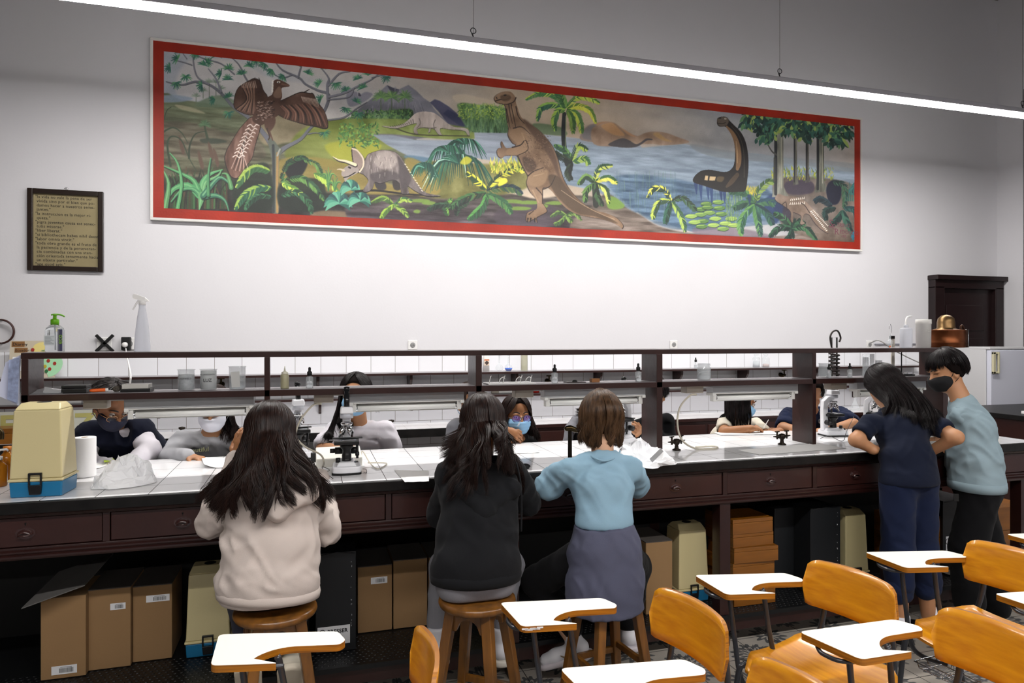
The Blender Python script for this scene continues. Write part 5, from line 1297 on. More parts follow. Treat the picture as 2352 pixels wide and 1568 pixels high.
    m4.prism(inset, -.0012, .0)
    tb = m4.build('writing_tablet', [M_lam, M_plyedge], t)
    sp_ = MB()
    sp_.tube(spline([(.10, -.10, -.022), (.10, -.10, -.03), (.125, -.095, -.22), (.15, -.09, -.36), (.19, -.11, -.405), (.25, -.17, -.41)], 5), .0095, 9)
    sp_.tube(spline([(.215, -.13, -.022), (.22, -.13, -.03), (.25, -.12, -.2), (.285, -.12, -.34), (.30, -.14, -.405), (.31, -.2, -.41)], 5), .0095, 9)
    sp_.tube(spline([(.03, -.05, -.03), (.02, -.09, -.034), (.06, -.15, -.034), (.24, -.16, -.03)], 5), .007, 8)
    sp_.build('tablet_support', M_steel, tb)
    return t
def place_chair(c, ox, oy, rz, a, th):
    c.location = (ox, oy, 0); c.rotation_euler = (0, 0, radians(rz))
    Mi = (Matrix.Translation((ox, oy, 0)) @ Matrix.Rotation(radians(rz), 4, 'Z')).inverted()
    for ch in c.children:
        if ch.name.startswith('writing_tablet'):
            Mw = Matrix.Translation((a[0], a[1], .70)) @ Matrix.Rotation(radians(th), 4, 'Z')
            ch.matrix_local = Mi @ Mw
G_CH = 'tablet-arm school chairs in rows'
CH = [((1.69, 1.98), 100, (1.435, 2.339), -13, 'tablet-arm chair in front of the stacked wooden boxes, its seat in full view'),
      ((.98, 1.90), 97, (.638, 2.29), -10, 'tablet-arm chair with white scuff on the tablet edge'),
      ((.12, 1.86), 88, (-.267, 2.293), -13, 'tablet-arm chair closest to the cream hoodie, backrest seen almost edge-on'),
      ((2.50, 2.02), 95, (2.292, 2.382), -13.5, 'tablet-arm chair whose tablet stands in front of the navy trousers'),
      ((1.75, 1.50), 94, (1.472, 1.795), -1.5, 'tablet-arm chair whose tablet overlaps the fully visible plywood seat'),
      ((.98, 1.38), 95, (.67, 1.786), -8, 'tablet-arm chair cut off by the bottom of the picture, only tablet and backrest top showing'),
      ((2.66, 1.46), 95, (2.365, 1.862), -8, 'tablet-arm chair at the right edge with its tablet in front of a plywood seat'),
      ((3.43, 2.03), 95, (3.137, 2.41), -10, 'tablet-arm chair farthest right, only its tablet showing beside the black trousers')]
c0 = make_chair(CH[0][4])
for i, (o_, rz, a, th, lab) in enumerate(CH):
    c = c0 if i == 0 else copy_thing(c0, label=lab, group=G_CH)
    c['group'] = G_CH
    place_chair(c, o_[0], o_[1], rz, a, th)
# white paint scuff on the second chair's tablet edge
sc = MB()
for ch in bpy.data.objects:
    if ch.name.startswith('writing_tablet') and ch.parent and 'scuff' in ch.parent.get('label', ''):
        rr = random.Random(3)
        for k in range(9):
            x = .052 + k * .006 + rr.uniform(-.002, .002); z = -.006 - rr.random() * .006
            sc.box(x, x + .012 + rr.random() * .01, -.2068, -.2058, z - .002, z + .003)
        sc.build('paint_scuff', M_white, ch)

# ---------------------------------------------------------------- refrigerator
M_fr = mat('fridge_white', '#d3d5e2', rough=.3)
M_frs = mat('fridge_side', '#c9c9cb', rough=.35)
fx, fy, fz = 6.44, 5.10, 1.53
t = thing('refrigerator', 'white refrigerator with cream door handle beside the dark wooden door', 'refrigerator', (fx + .31, fy + .29, 0))
MB().box(-.31, .31, -.24, .29, .03, fz - .02).build('body', M_frs, t, bevel=.006)
dr = MB().box(-.305, .315, -.29, -.243, .06, fz - .03).build('door', M_fr, t, bevel=.008)
MB().box(-.31, .31, -.285, .29, fz - .025, fz).build('top_panel', M_frs, t, bevel=.006)
hh = MB().box(-.295, -.22, -.312, -.29, fz - .26, fz - .24).box(-.295, -.22, -.312, -.29, fz - .07, fz - .05).box(-.295, -.265, -.312, -.290, fz - .26, fz - .05).box(-.235, -.22, -.318, -.30, fz - .26, fz - .05)
hh.build('handle', mat('cream_plastic', '#c9c3a4', rough=.4), dr, bevel=.003)
MB().box(-.29, .29, -.20, .25, 0, .03).build('plinth', M_black, t)

# ---------------------------------------------------------------- second bench beyond the long one
cx0, cy0 = 5.58, 4.02
t = thing('side_bench', 'dark brown cabinet bench with black worktop in front of the refrigerator', 'laboratory cabinet', (6.2, 4.3, 0))
MB().box(cx0 - 6.2, 1.0, cy0 - 4.3, .62, .945, .985).build('worktop', M_stone, t, bevel=.003)
MB().box(cx0 - 6.2 + .02, .98, cy0 - 4.3 + .02, .60, .06, .945).build('cabinet_body', M_brown, t)
for k in range(2):
    MB().box(cx0 - 6.2 + .05 + k * .5, cx0 - 6.2 + .5 + k * .5, cy0 - 4.3 + .008, cy0 - 4.3 + .022, .12, .90).build('door', M_brown2, t, bevel=.004)
M_pp = mat('paper_white', '#e9e8e8', rough=.8)
setp(MB().box(-.1, .1, -.07, .07, 0, .02).build('paper_stack', M_pp, None, loc=(5.86, 4.22, .985)), 'small stack of white papers on the black worktop of the side cabinet', 'papers')
# ---------------------------------------------------------------- glass, plastics
M_glassy = mat('lab_glass', '#dfe6ea', rough=.05, alpha=.26, spec=.9)
M_cream = mat('cream_case_plastic', '#d2c596', rough=.3, bump=(200, .03, 2))
M_blue = mat('blue_case_plastic', '#1c6f9c', rough=.3)
M_card = mat('cardboard', '#94744f', rough=.85, vary=(3, .1), bump=(120, .04, 2))
M_cardin = mat('cardboard_dark_flap', '#4a4440', rough=.8)
M_bblack = mat('black_carton', '#17191c', rough=.45)
M_lab = mat('label_white', '#dcdde0', rough=.6)
M_dwood = mat('box_wood', '#8f5817', rough=.38, vary=(8, .3, '#70430e'), stretch=(.3, 1, 2), coat=.3)
M_bag = mat('white_film', '#fbfcff', rough=.45, alpha=.88)
M_frost = mat('frosted_plastic', '#e9ebf2', rough=.35, trans=.55, ior=1.15)
M_copper = mat('copper', '#7d4a2c', rough=.42, metal=.9, vary=(14, .35, '#6a3b22'))
M_bronze = mat('dark_bronze', '#2e271f', rough=.4, metal=.7, vary=(40, .4))
M_cord = mat('beige_cord', '#b9b3a4', rough=.5)
M_orange = mat('orange_plastic', '#e8641c', rough=.4)
M_red = mat('red_plastic', '#c0281c', rough=.4)

def under(u, v, z=.985): p = onz(u, v, z); return p

# ---------------------------------------------------------------- microscope carrying cases
def case_parts(t, w, dp, h, hb=.062, tx=.010, ty=.012):
    MB().box(-w / 2 + .004, w / 2 - .004, .004, dp - .004, 0, hb, tx=-.003, ty=-.003).build('base', M_blue, t, bevel=.005)
    b = MB().box(-w / 2 - .004, w / 2 + .004, -.004, dp + .004, hb, hb + .012)
    b.box(-w / 2 + .002, w / 2 - .002, .002, dp - .002, hb + .012, h * .93, tx=tx, ty=ty)
    b.box(-w / 2 + tx + .002, w / 2 - tx - .002, ty + .002, dp - ty - .002, h * .93, h, tx=.012, ty=.035)
    b.build('cover', M_cream, t, bevel=.007, seg=3)
    MB().lathe([(0, h - .001), (.026, h - .001), (.026, h + .001), (0, h + .001)], (0, dp * .5, 0), 20).build('handle_recess', M_blackm, t)
    l = MB(); fy = -.010
    l.box(-.020, .020, fy, .003, .012, hb * .8, tx=-.004)
    l.box(-.024, -.018, fy, .001, hb * .8, hb + .034).box(.018, .024, fy, .001, hb * .8, hb + .034).box(-.024, .024, fy, .001, hb + .028, hb + .036)
    l.build('latch', M_black, t, bevel=.002)
def mcase(label, loc, rz, w=.19, dp=.165, h=.372):
    t = thing('microscope_case', label, 'microscope case', loc, rz, 'cream and blue microscope cases'); case_parts(t, w, dp, h); return t
p1, p2 = under(18, 1146), under(142, 1140)
mcase('cream microscope case with blue base and black latch standing on the bench', ((p1.x + p2.x) / 2, p1.y, .986), math.atan2(p2.y - p1.y, p2.x - p1.x))
FB = .173   # top of the footboard mat
def ub(u, Yf): return XoY(u) * Yf
mcase('cream microscope case under the bench, half hidden behind the cream hoodie', (ub(425, 3.37) + .095, 3.37, FB), 0, h=.40)
mcase('cream microscope case under the bench beside a narrow cardboard box', ((ub(1535, 3.37) + ub(1622, 3.37)) / 2, 3.30, FB), 0, w=.19, h=.42)
mcase('cream microscope case under the bench just right of the black carton with white logo label', ((ub(1936, 3.27) + ub(2003, 3.27)) / 2, 3.27, FB), 0, w=.17, h=.43)
mcase('cream microscope case under the bench seen between the legs of the middle stool', ((ub(1065, 3.42) + ub(1135, 3.42)) / 2, 3.40, FB), 0, w=.17, h=.36)

# ---------------------------------------------------------------- cartons under the bench
def barcode(par, x, y, z, w, h, seed=0):
    r = random.Random(seed); lb = MB().box(x, x + w, y - .001, y, z, z + h).build('label', M_lab, par)
    m_ = MB(); xx = x + w * .3
    while xx < x + w * .85:
        ww = r.uniform(.0006, .002); m_.box(xx, xx + ww, y - .0016, y - .001, z + h * .18, z + h * .72); xx += ww + r.uniform(.0008, .002)
    m_.box(x + w * .35, x + w * .8, y - .0015, y - .001, z + h * .8, z + h * .84)
    m_.build('barcode', M_ink, lb)
def carton(label, u0, u1, Yf, h, dep=.26, lab=None, flap=None, m_=M_card, group='cardboard microscope cartons', z=FB):
    xa_, xb_ = ub(u0, Yf), ub(u1, Yf); w = xb_ - xa_ - .003
    t = thing('cardboard_box', label, 'box', ((xa_ + xb_) / 2, Yf, z), 0, group)
    MB().box(-w / 2, w / 2, 0, dep, 0, h).build('box_body', m_, t, bevel=.003)
    if flap != 'open':
        MB().box(-w / 2, w / 2, -.001, dep, h, h + .004).build('lid_flap', M_cardin if flap is None else m_, t)
    else:
        MB().add([(-w / 2 - .035, -.10, h + .0), (w / 2 + .01, -.05, h + .055), (w / 2 + .06, dep * .7, h + .115), (-w / 2 + .02, dep * .6, h + .06), (-w / 2 - .035, -.10, h + .004), (w / 2 + .01, -.05, h + .059), (w / 2 + .06, dep * .7, h + .119), (-w / 2 + .02, dep * .6, h + .064)],
                 [(3, 2, 1, 0), (4, 5, 6, 7), (0, 1, 5, 4), (1, 2, 6, 5), (2, 3, 7, 6), (3, 0, 4, 7)]).build('open_flap', mat('grey_board', '#5c5a58', rough=.6), t)
    if lab: barcode(t, -w / 2 + lab[0] * w, -.0005, lab[1], lab[2], lab[3], int(u0))
    return t
carton('cardboard box under the bench with open grey flap and barcode label near its foot', 92, 198, 3.33, .345, lab=(.24, .018, .095, .036), flap='open')
carton('cardboard box under the bench with small white label, second from the open-flapped box', 201, 301, 3.37, .348, lab=(.52, .255, .06, .028))
carton('cardboard box under the bench with wide barcode label near the top right', 304, 396, 3.40, .335, lab=(.34, .262, .095, .03))
carton('cardboard box under the bench with barcode label, right of the black box', 821, 901, 3.42, .322, lab=(.38, .235, .08, .032))
carton('plain cardboard box without a label under the bench near the grey sweatpants', 903, 982, 3.42, .338)
carton('cardboard box under the bench behind the middle stool', 985, 1056, 3.42, .338)
carton('tall narrow cardboard box under the bench right of the tied grey-blue sweater', 1483, 1545, 3.22, .375)
def black_box(label, u0, u1, Yf, h, lab=None, dep=.25):
    xa_, xb_ = ub(u0, Yf), ub(u1, Yf); w = xb_ - xa_ - .004
    t = thing('black_carton', label, 'box', ((xa_ + xb_) / 2, Yf, FB), 0, 'black microscope cartons')
    MB().box(-w / 2, w / 2, 0, dep, 0, h).build('box_body', M_bblack, t, bevel=.003)
    MB().box(-w / 2 + .001, w / 2 - .001, -.0015, .03, h - .02, h + .003).tube([(-w / 2 + .008, -.002, h - .006), (0, -.002, h + .004), (w / 2 - .008, -.002, h - .006)], .0015, 5).build('top_flap', M_bblack, t)
    r = random.Random(int(u0)); sc_ = MB()
    for k in range(14):
        z = r.uniform(.1, h - .03); x = w / 2 - .02 - r.random() * .004; sc_.box(x, x + .0012, -.0006, 0, z, z + r.uniform(.002, .008))
    sc_.build('scuff_marks', M_lab, t)
    if lab:
        lx, lz, lw, lh = lab
        lb = MB().box(lx - w / 2, lx - w / 2 + lw, -.0014, -.0002, lz, lz + lh).build('label', M_lab, t)
        x = lx - w / 2; T = lambda s_, sz, dx, dz, b=0.0: text_obj(s_, sz, M_ink, lb, Matrix.Translation((x + dx, -.0018, lz + dz)) @ FRONT, name='lettering', bold=b)
        T('BRESSER', lh * .29, lw * .30, lh * .62, .0006)
        T('B', lh * .22, lw * .115, lh * .60, .0004)
        c_ = (x + lw * .145, -.0018, lz + lh * .68)
        MB().tube(arc(c_, lh * .17, 0, 2 * pi, 24, 'xz')[:-1], lh * .018, 4, closed=True).build('round_logo', M_ink, lb)
        T('Biolux Touch LCD microscope\nMikroskop / Microscopio', lh * .09, lw * .08, lh * .30); T('Art. No. 57-16000', lh * .09, lw * .08, lh * .08)
    return t
black_box('black carton under the bench behind the stool of the cream hoodie', 600, 712, 3.42, .40, (.06, .02, .125, .085))
black_box('black carton with white logo label under the bench beside the cream hoodie', 724, 819, 3.25, .455, (.008, .035, .145, .085))
black_box('plain black carton under the bench beside the stacked wooden boxes', 1778, 1841, 3.34, .46, None)
black_box('black carton with white logo label beside the far microscope case', 1861, 1931, 3.20, .485, (.02, .058, .125, .10))
black_box('black carton with white label behind the black trousers', 2165, 2240, 3.40, .40, (.025, .07, .11, .105))

# stacked wooden boxes
zz = FB
wx0 = ub(1683, 3.17)
for k, (hh_, dx, dy, w, rz_) in enumerate(((.076, .012, .01, .262, 0), (.076, .016, .022, .262, -.01), (.078, .008, .016, .266, .01), (.082, .012, .004, .272, -.04), (.072, .012, .02, .258, .01), (.080, .008, .016, .254, 0))):
    nm = ['lowest', 'second from the bottom', 'third from the bottom', 'fourth from the bottom, turned slightly', 'second from the top', 'topmost'][k]
    t = thing('wooden_box', 'varnished wooden specimen box under the bench, %s of its stack' % nm, 'wooden box', (wx0 + dx + w / 2, 3.165 + dy, zz + .0005 * k), rz_, 'stacked wooden boxes under the bench')
    MB().box(-w / 2, w / 2, 0, .27, 0, hh_ * .74).build('box_body', M_dwood, t, bevel=.002)
    MB().box(-w / 2, w / 2, 0, .27, hh_ * .74 + .0012, hh_).build('lid', M_dwood, t, bevel=.002)
    zz += hh_
for k, (u, h, Y) in enumerate(((2085, .30, 3.42), (2290, .34, 3.36))):
    t = thing('wooden_box', ['brown wooden box under the bench behind the navy trousers', 'dark orange wooden box under the bench at the right edge'][k], 'wooden box', (ub(u, Y) + .14, Y, FB), 0)
    MB().box(-.14, .16, 0, .27, 0, h * .55).build('box_body', M_dwood, t, bevel=.002); MB().box(-.14, .16, 0, .27, h * .55 + .002, h).build('lid', M_dwood, t, bevel=.002)
# loose white plastic under the bench
sb = MB(); r = random.Random(4); q = [(-.05, -.03), (.04, -.045), (.075, 0), (.06, .04), (0, .05), (-.06, .03)]
sb.add([(x, y, .004 + r.random() * .012) for x, y in q] + [(0, 0, .02)], [(i, (i + 1) % 6, 6) for i in range(6)])
setp(sb.build('crumpled_wrapper', M_pp, None, loc=(ub(2185, 3.25), 3.25, FB)), 'small crumpled white plastic wrapper lying on the footboard by the black trousers', 'wrapper')

# ---------------------------------------------------------------- microscopes
M_mw = mat('microscope_white', '#e6e7ec', rough=.22, coat=.3)
M_mg = mat('microscope_grey', '#b6b8c0', rough=.3)
M_dg = mat('dark_glassy_plastic', '#1a1b1e', rough=.18)
def make_micro(label):
    t = thing('microscope', label, 'microscope')        # front of the base faces -y, arm at +y
    o = round_poly([(-.075, -.10), (-.03, -.115), (.03, -.115), (.075, -.10), (.072, .07), (-.072, .07)], [.015, .02, .02, .015, .02, .02], 5)
    MB().prism([(x * 1.03, y * 1.03) for x, y in o], 0, .008).build('rubber_foot', M_blackm, t)
    b = MB().prism(o, .008, .042); b.box(-.052, .052, -.09, .07, .040, .062, tx=.012, ty=.012); b.build('base', M_mw, t, bevel=.005)
    MB().box(.022, .06, -.075, -.03, .0585, .0605).build('display_panel', M_dg, t)
    MB().lathe([(0, .06), (.013, .06), (.012, .082), (0, .082)], (-.045, -.055, 0), 16).build('dimmer_knob', M_black, t)
    MB().lathe([(.0, .058), (.026, .058), (.026, .07), (.024, .072), (.026, .076), (.024, .08), (.026, .084), (.024, .088), (.026, .092), (.022, .098), (.022, .12), (.035, .135), (.036, .15), (0, .15)], (0, -.02, 0), 28).build('condenser', M_black, t)
    a = MB(); prof = [(.03, .04), (.075, .04), (.078, .20), (.070, .27), (.03, .305), (-.02, .305), (-.02, .275), (.015, .27), (.035, .24), (.036, .16), (.032, .10)]
    a.prism([(y, z) for y, z in prof], -.022, .022, M=Matrix(((0, 0, 1, 0), (1, 0, 0, 0), (0, 1, 0, 0), (0, 0, 0, 1)))); a.build('arm', M_mw, t, bevel=.006)
    MB().box(-.065, .065, -.075, .055, .152, .172).box(-.075, .085, .02, .045, .172, .179).build('stage', M_black, t, bevel=.003)
    MB().box(-.045, .05, -.05, -.02, .172, .1735).box(-.09, -.03, -.045, -.038, .174, .178).build('slide_clip', M_metal, t)
    MB().tube([(.056, -.01, .152), (.056, -.01, .07)], .007, 10).tube([(.056, -.01, .105), (.056, -.01, .085)], .011, 12).build('stage_control', M_black, t)
    MB().tube([(-.062, .05, .105), (-.02, .05, .105)], .019, 18).tube([(-.088, .05, .105), (-.062, .05, .105)], .012, 14).tube([(.02, .05, .105), (.058, .05, .105)], .019, 18).build('focus_knob', M_black, t)
    MB().lathe([(0, .245), (.022, .247), (.032, .258), (.030, .266), (0, .268)], (0, -.02, 0), 24).build('nosepiece', M_metal, t)
    for k in range(4):
        an = k * pi / 2 + .5; dx, dy = cos(an), sin(an); L = [.05, .06, .068, .055][k]
        p = Vector((dx * .016, -.02 + dy * .016, .252)); q_ = p + Vector((dx * .42, dy * .42, -.9)).normalized() * L
        MB().tube([p, p + (q_ - p) * .25, p + (q_ - p) * .3, p + (q_ - p) * .72, p + (q_ - p) * .75, q_], [.009, .009, .0115, .0115, .008, .006], 14).build('objective', M_metal, t)
    MB().lathe([(.0, .29), (.034, .29), (.036, .30), (.034, .318), (.0, .318)], (0, -.02, 0), 28).build('head_ring', M_mg, t)
    h = MB(); h.box(-.036, .036, -.06, .02, .316, .352, tx=.004, ty=.006); h.build('head', M_mw, t, bevel=.008, seg=3)
    MB().tube([(0, -.03, .34), (.0, .02, .44)], .0150, 18).tube([(0, .017, .434), (0, .025, .45)], .0170, 18).build('eyepiece_tube', M_dg, t)
    return t
G_MI = 'white school microscopes'
m1p = under(797, 1085)
mc = make_micro('white microscope facing the chairs on the bench between cream and black hoodies'); mc['group'] = G_MI
mc.location = (m1p.x, m1p.y + .03, .986); mc.rotation_euler.z = radians(-3); mc.scale = (.88,) * 3
def cpm(u, v, rz, lab, s=.88):
    p = under(u, v); c = copy_thing(mc, (p.x, p.y, .986), radians(rz), lab, G_MI); c.scale = (s,) * 3; return c
cpm(684, 1050, 8, 'white microscope partly hidden by the long hair of the cream-hooded student')
cpm(1908, 1000, 82, 'white microscope seen from its side next to the broad rack post', .84)
cpm(2008, 996, 40, 'white microscope behind the bending student with the long black hair', .82)
cpm(1428, 1018, -70, 'white microscope behind the head of the brown-haired student')

# ---------------------------------------------------------------- loose papers
def sheet(label, pts, z=.9865, curl=.0, m_=None, name='paper_sheet', cat='paper', group=None, nx=8):
    P = [under(u, v, .985) for u, v in pts]; c = sum(P, Vector()) / 4
    V = []; F = []
    for j in range(nx + 1):
        for i in range(nx + 1):
            s_, t_ = i / nx, j / nx
            p = P[0].lerp(P[1], s_).lerp(P[3].lerp(P[2], s_), t_) - c
            V.append((p.x, p.y, curl * (abs(s_ - .5) * 2) ** 2 * (1 - t_) + .0006 * sin(i * 1.7 + j)))
    n = len(V); V += [(x, y, zz_ - .0006) for x, y, zz_ in V]
    for j in range(nx):
        for i in range(nx):
            k = j * (nx + 1) + i; F.append((k, k + 1, k + nx + 2, k + nx + 1)); F.append((n + k, n + k + nx + 1, n + k + nx + 2, n + k + 1))
    o = MB().add(V, F, True).build(name, m_ or M_whitep, None, loc=(c.x, c.y, z + .001))
    return setp(o, label, cat, group)
sheet('white paper lying on the bench in front of the grey sweatshirt, far edge curled up', [(468, 1076), (545, 1074), (528, 1052), (462, 1050)], curl=.02)
sheet('white paper on the bench beside the front microscope', [(930, 1108), (985, 1106), (985, 1082), (905, 1080)])
sheet('large white paper on the tiles under the hands holding a pen', [(1655, 1000), (1800, 998), (1770, 990), (1640, 994)], z=.988)
sheet('white paper with worn edge on the bench below the broad rack post', [(1745, 1045), (1945, 1030), (1880, 1018), (1695, 1034)])
sheet('white paper on the bench under the microscope behind the brown-haired student', [(1425, 1015), (1500, 1012), (1480, 998), (1420, 1000)], curl=.03)
sheet('white paper on the bench in front of the blue-masked person with purple glasses', [(1150, 1042), (1240, 1040), (1222, 1024), (1150, 1026)])
sheet('white notes with green highlighting next to the paper roll', [(206, 1082), (262, 1066), (258, 1050), (208, 1056)], curl=.018)
sheet('strip of green highlighter on the white notes', [(240, 1069), (262, 1063), (262, 1060), (238, 1064)], z=1.0, m_=mat('highlighter_green', '#c6e04a', rough=.7), name='highlighted_slip', cat='paper slip')
sheet('white papers on the bench at its right end beside the grey-blue sweatshirt', [(2140, 1030), (2180, 1028), (2165, 1010), (2130, 1012)])

# paper roll
p = under(188, 1098)
t = thing('paper_roll', 'white paper towel roll standing behind the cream microscope case', 'paper roll', (p.x, p.y + .04, .9865))
MB().lathe([(.014, .001), (.046, .001), (.0465, .003), (.0465, .177), (.046, .179), (.014, .179), (.014, .001)], seg=36).build('paper_layers', M_pp, t); MB().lathe([(.0125, 0), (.014, 0), (.014, .179), (.0125, .179), (.0125, 0)], seg=24).build('core', M_card, t)

# crumpled plastic bags
def crumple(label, c, r, seed, Rz=0, peak=(0, 0)):
    """thin film crumpled into sharp facets and ridges"""
    rg = np.random.RandomState(seed); nu, nv = 34, 13; V = []; F = []
    for j in range(nv + 1):
        for i in range(nu):
            a = 2 * pi * (i + .5 * (j % 2) + rg.uniform(-.3, .3)) / nu; t_ = (j + (rg.uniform(-.3, .3) if 0 < j < nv else 0)) / nv
            V.append((cos(a) * t_, sin(a) * t_, (1 - t_ ** 1.5)))
    V = np.array(V); b = V.copy(); n1 = vnoise(b, 2.2, seed, 1); n2 = 1 - 2 * np.abs(vnoise(b, 3.2, seed + 3, 1)); rim = np.hypot(b[:, 0], b[:, 1])
    k = 1 + .30 * n1; V[:, 0] *= k * r[0]; V[:, 1] *= k * r[1]
    V[:, 2] = r[2] * b[:, 2] * (.55 + .50 * n2 + .35 * n1 + .55 * (peak[0] * b[:, 0] + peak[1] * b[:, 1])) + .012 * rg.rand(len(V)) * (rim < .95) + .002
    V[:, 2] = np.maximum(V[:, 2], .002)
    for j in range(nv):
        for i in range(nu):
            i2 = (i + 1) % nu; q = (j * nu + i, (j + 1) * nu + i, (j + 1) * nu + i2, j * nu + i2)
            if j % 2: F += [(q[0], q[1], q[3]), (q[1], q[2], q[3])]
            else: F += [(q[0], q[1], q[2]), (q[0], q[2], q[3])]
    ca, sa = cos(Rz), sin(Rz); V = np.stack([V[:, 0] * ca - V[:, 1] * sa, V[:, 0] * sa + V[:, 1] * ca, V[:, 2]], 1)
    o = np_mesh(V, F, 'plastic_bag', M_bag, None, False); o.location = c
    return setp(o, label, 'plastic bag')
p = under(275, 1118); crumple('crumpled white plastic bag beside the paper towel roll', (p.x, p.y + .06, .9862), (.15, .10, .13), 3, .5, (.9, .5))
p = under(1490, 1072); bg = crumple('crumpled white plastic bag on the bench right of the light blue t-shirt', (p.x, p.y + .10, .9862), (.16, .14, .12), 11, .2, (-.3, .5))
p = W(1508, 1045, bg.location.y - .13)
MB().box(-.012, .012, -.0006, .0006, -.04, .04, M=Matrix.Rotation(radians(50), 4, 'Y')).build('grey_sticker', M_alu, bg, loc=(p.x - bg.location.x, -.13, p.z - bg.location.z))

# white sloped device with adapters and cords between the two microscopes
p = under(770, 1074)
t = thing('white_device', 'white slope-topped electrical box on the bench behind the front microscope', 'electrical device', (p.x, p.y, .986))
MB().add([(-.09, 0, 0), (.13, 0, 0), (.13, .19, 0), (-.09, .19, 0), (-.09, 0, .045), (.13, 0, .045), (.13, .19, .075), (-.09, .19, .075)], [(3, 2, 1, 0), (4, 5, 6, 7), (0, 1, 5, 4), (1, 2, 6, 5), (2, 3, 7, 6), (3, 0, 4, 7)]).build('housing', mat('ivory_plastic', '#dedcd4', rough=.35), t, bevel=.005)
MB().box(-.10, .14, -.012, .2, -.0005, .004).build('foot_plate', M_pp, t)
p = under(722, 1062)
t = thing('power_adapter', 'black power adapter plugged in behind the long brown hair', 'power adapter', (p.x, p.y, .986)); MB().box(-.018, .018, -.012, .012, 0, .05).build('housing', M_black, t, bevel=.003)
MB().tube(spline([(.018, 0, .01), (.05, .0, .006), (.055, -.03, .03), (.035, -.05, .05), (.03, -.03, .012)], 6), .0018, 6).build('cord', M_black, t)
def cord(label, pts, r, m_, cat='cable', name='cable'):
    P = spline(pts, 8); c = P[0].copy()
    return setp(MB().tube([q - c for q in P], r, 8).build(name, m_, None, loc=c), label, cat)
def B_(u, v, dz=.003): q = under(u, v); q.z = .986 + dz; return q
cord('black cord looping from the front microscope foot towards the cream hoodie', [B_(765, 1101), B_(748, 1090, .008), B_(740, 1082, .02), B_(757, 1085, .01), B_(735, 1092, .006), B_(742, 1108), B_(756, 1122)], .0016, M_black)
cord('short black cord loop right of the front microscope base', [B_(836, 1086), B_(842, 1090, .008), B_(841, 1084, .012), B_(833, 1080, .006)], .0016, M_black)
cord('pale tangled cord on the tiles right of the front microscope', [B_(812, 1060, .01), B_(828, 1070, .02), B_(832, 1058, .05), B_(850, 1068, .01), B_(868, 1078), B_(889, 1066), B_(870, 1064), B_(845, 1064)], .0028, M_cord)
cord('beige cord hanging from the lamp junction box to the bench behind the brown hair', [W(738, 927, 3.44), W(718, 931, 3.46), W(690, 965, 3.46), W(680, 1000, 3.46), W(700, 1025, 3.44), W(735, 1043, 3.40), W(744, 1060, 3.37), B_(741, 1074)], .0045, M_cord)
cord('beige cord curving from the lamp junction box to the gas tap', [W(1600, 906, 3.44), W(1585, 908, 3.45), W(1562, 935, 3.45), W(1556, 975, 3.42), W(1568, 1012, 3.40), B_(1600, 1033, .006), B_(1645, 1031), B_(1640, 1026), B_(1598, 1028)], .0055, M_cord)
cord('thin black cord under the side-on microscope', [B_(1884, 1008), B_(1905, 1004, .008), B_(1935, 1014), B_(1945, 1008, .05), B_(1962, 985, .09)], .0018, M_black)

# gas taps and the standpipe
def gas_tap(label, u, v, rz):
    p = under(u, v); t = thing('gas_tap', label, 'gas tap', (p.x, p.y, .985), rz, 'bronze double gas taps on the bench')
    MB().lathe([(0, .001), (.024, .001), (.024, .006), (.012, .012), (.010, .03), (.018, .04), (.022, .052), (.016, .064), (0, .068)], seg=20).build('tap_body', M_bronze, t)
    for s_ in (-1, 1):
        MB().tube([(s_ * .012, 0, .05), (s_ * .035, 0, .05), (s_ * .04, 0, .05), (s_ * .068, 0, .052)], [.009, .010, .006, .003], 10).tube([(s_ * .038, 0, .035), (s_ * .038, 0, .078)], .0055, 8).build('nozzle', M_bronze, t)
        MB().box(s_ * .038 - .018, s_ * .038 + .018, -.004, .004, .076, .083).build('lever', M_bronze, t, bevel=.003)
gas_tap('bronze double gas tap beside the curving beige cord', 1554, 1034, .3)
gas_tap('bronze double gas tap left of the broad rack post', 1796, 1021, .15)
p = under(1309, 1062)
t = thing('standpipe_tap', 'dark standpipe tap on the bench left of the brown-haired student', 'tap', (p.x, p.y, .985))
MB().lathe([(0, 0), (.022, 0), (.022, .006), (.011, .010), (.010, .17), (0, .17)], seg=16).build('pipe', M_bronze, t)
MB().tube([(-.03, 0, .172), (-.022, 0, .174), (.0, 0, .176), (.03, 0, .166), (.06, 0, .152)], [.006, .013, .016, .014, .006], 14).build('spout', M_brass, t)

# ---------------------------------------------------------------- soap bottles, brass lamp at the left end
def bottle(label, loc, prof, m_, cap=None, name='bottle', cat='bottle', group=None, liquid=None, seg=28):
    t = thing(name, label, cat, loc, 0, group); MB().lathe(prof, seg=seg).build('bottle_body', m_, t)
    if liquid: MB().lathe(liquid[0], seg=seg).build('liquid', liquid[1], t)
    return t
p = under(4, 1116)
t = bottle('amber soap bottle with white pump at the left edge of the bench', (p.x - .012, p.y, .986), [(0, 0), (.03, 0), (.032, .005), (.032, .085), (.02, .10), (.012, .105), (.012, .115), (0, .115)], mat('amber_soap', '#b3701a', rough=.1, trans=.35, ior=1.35))
MB().lathe([(.0, .112), (.015, .112), (.015, .126), (.005, .128), (.005, .148), (.009, .15), (.009, .158), (0, .158)], seg=16).tube([(0, 0, .154), (.03, 0, .156), (.036, 0, .149)], .0045, 8).build('pump', M_white, t)
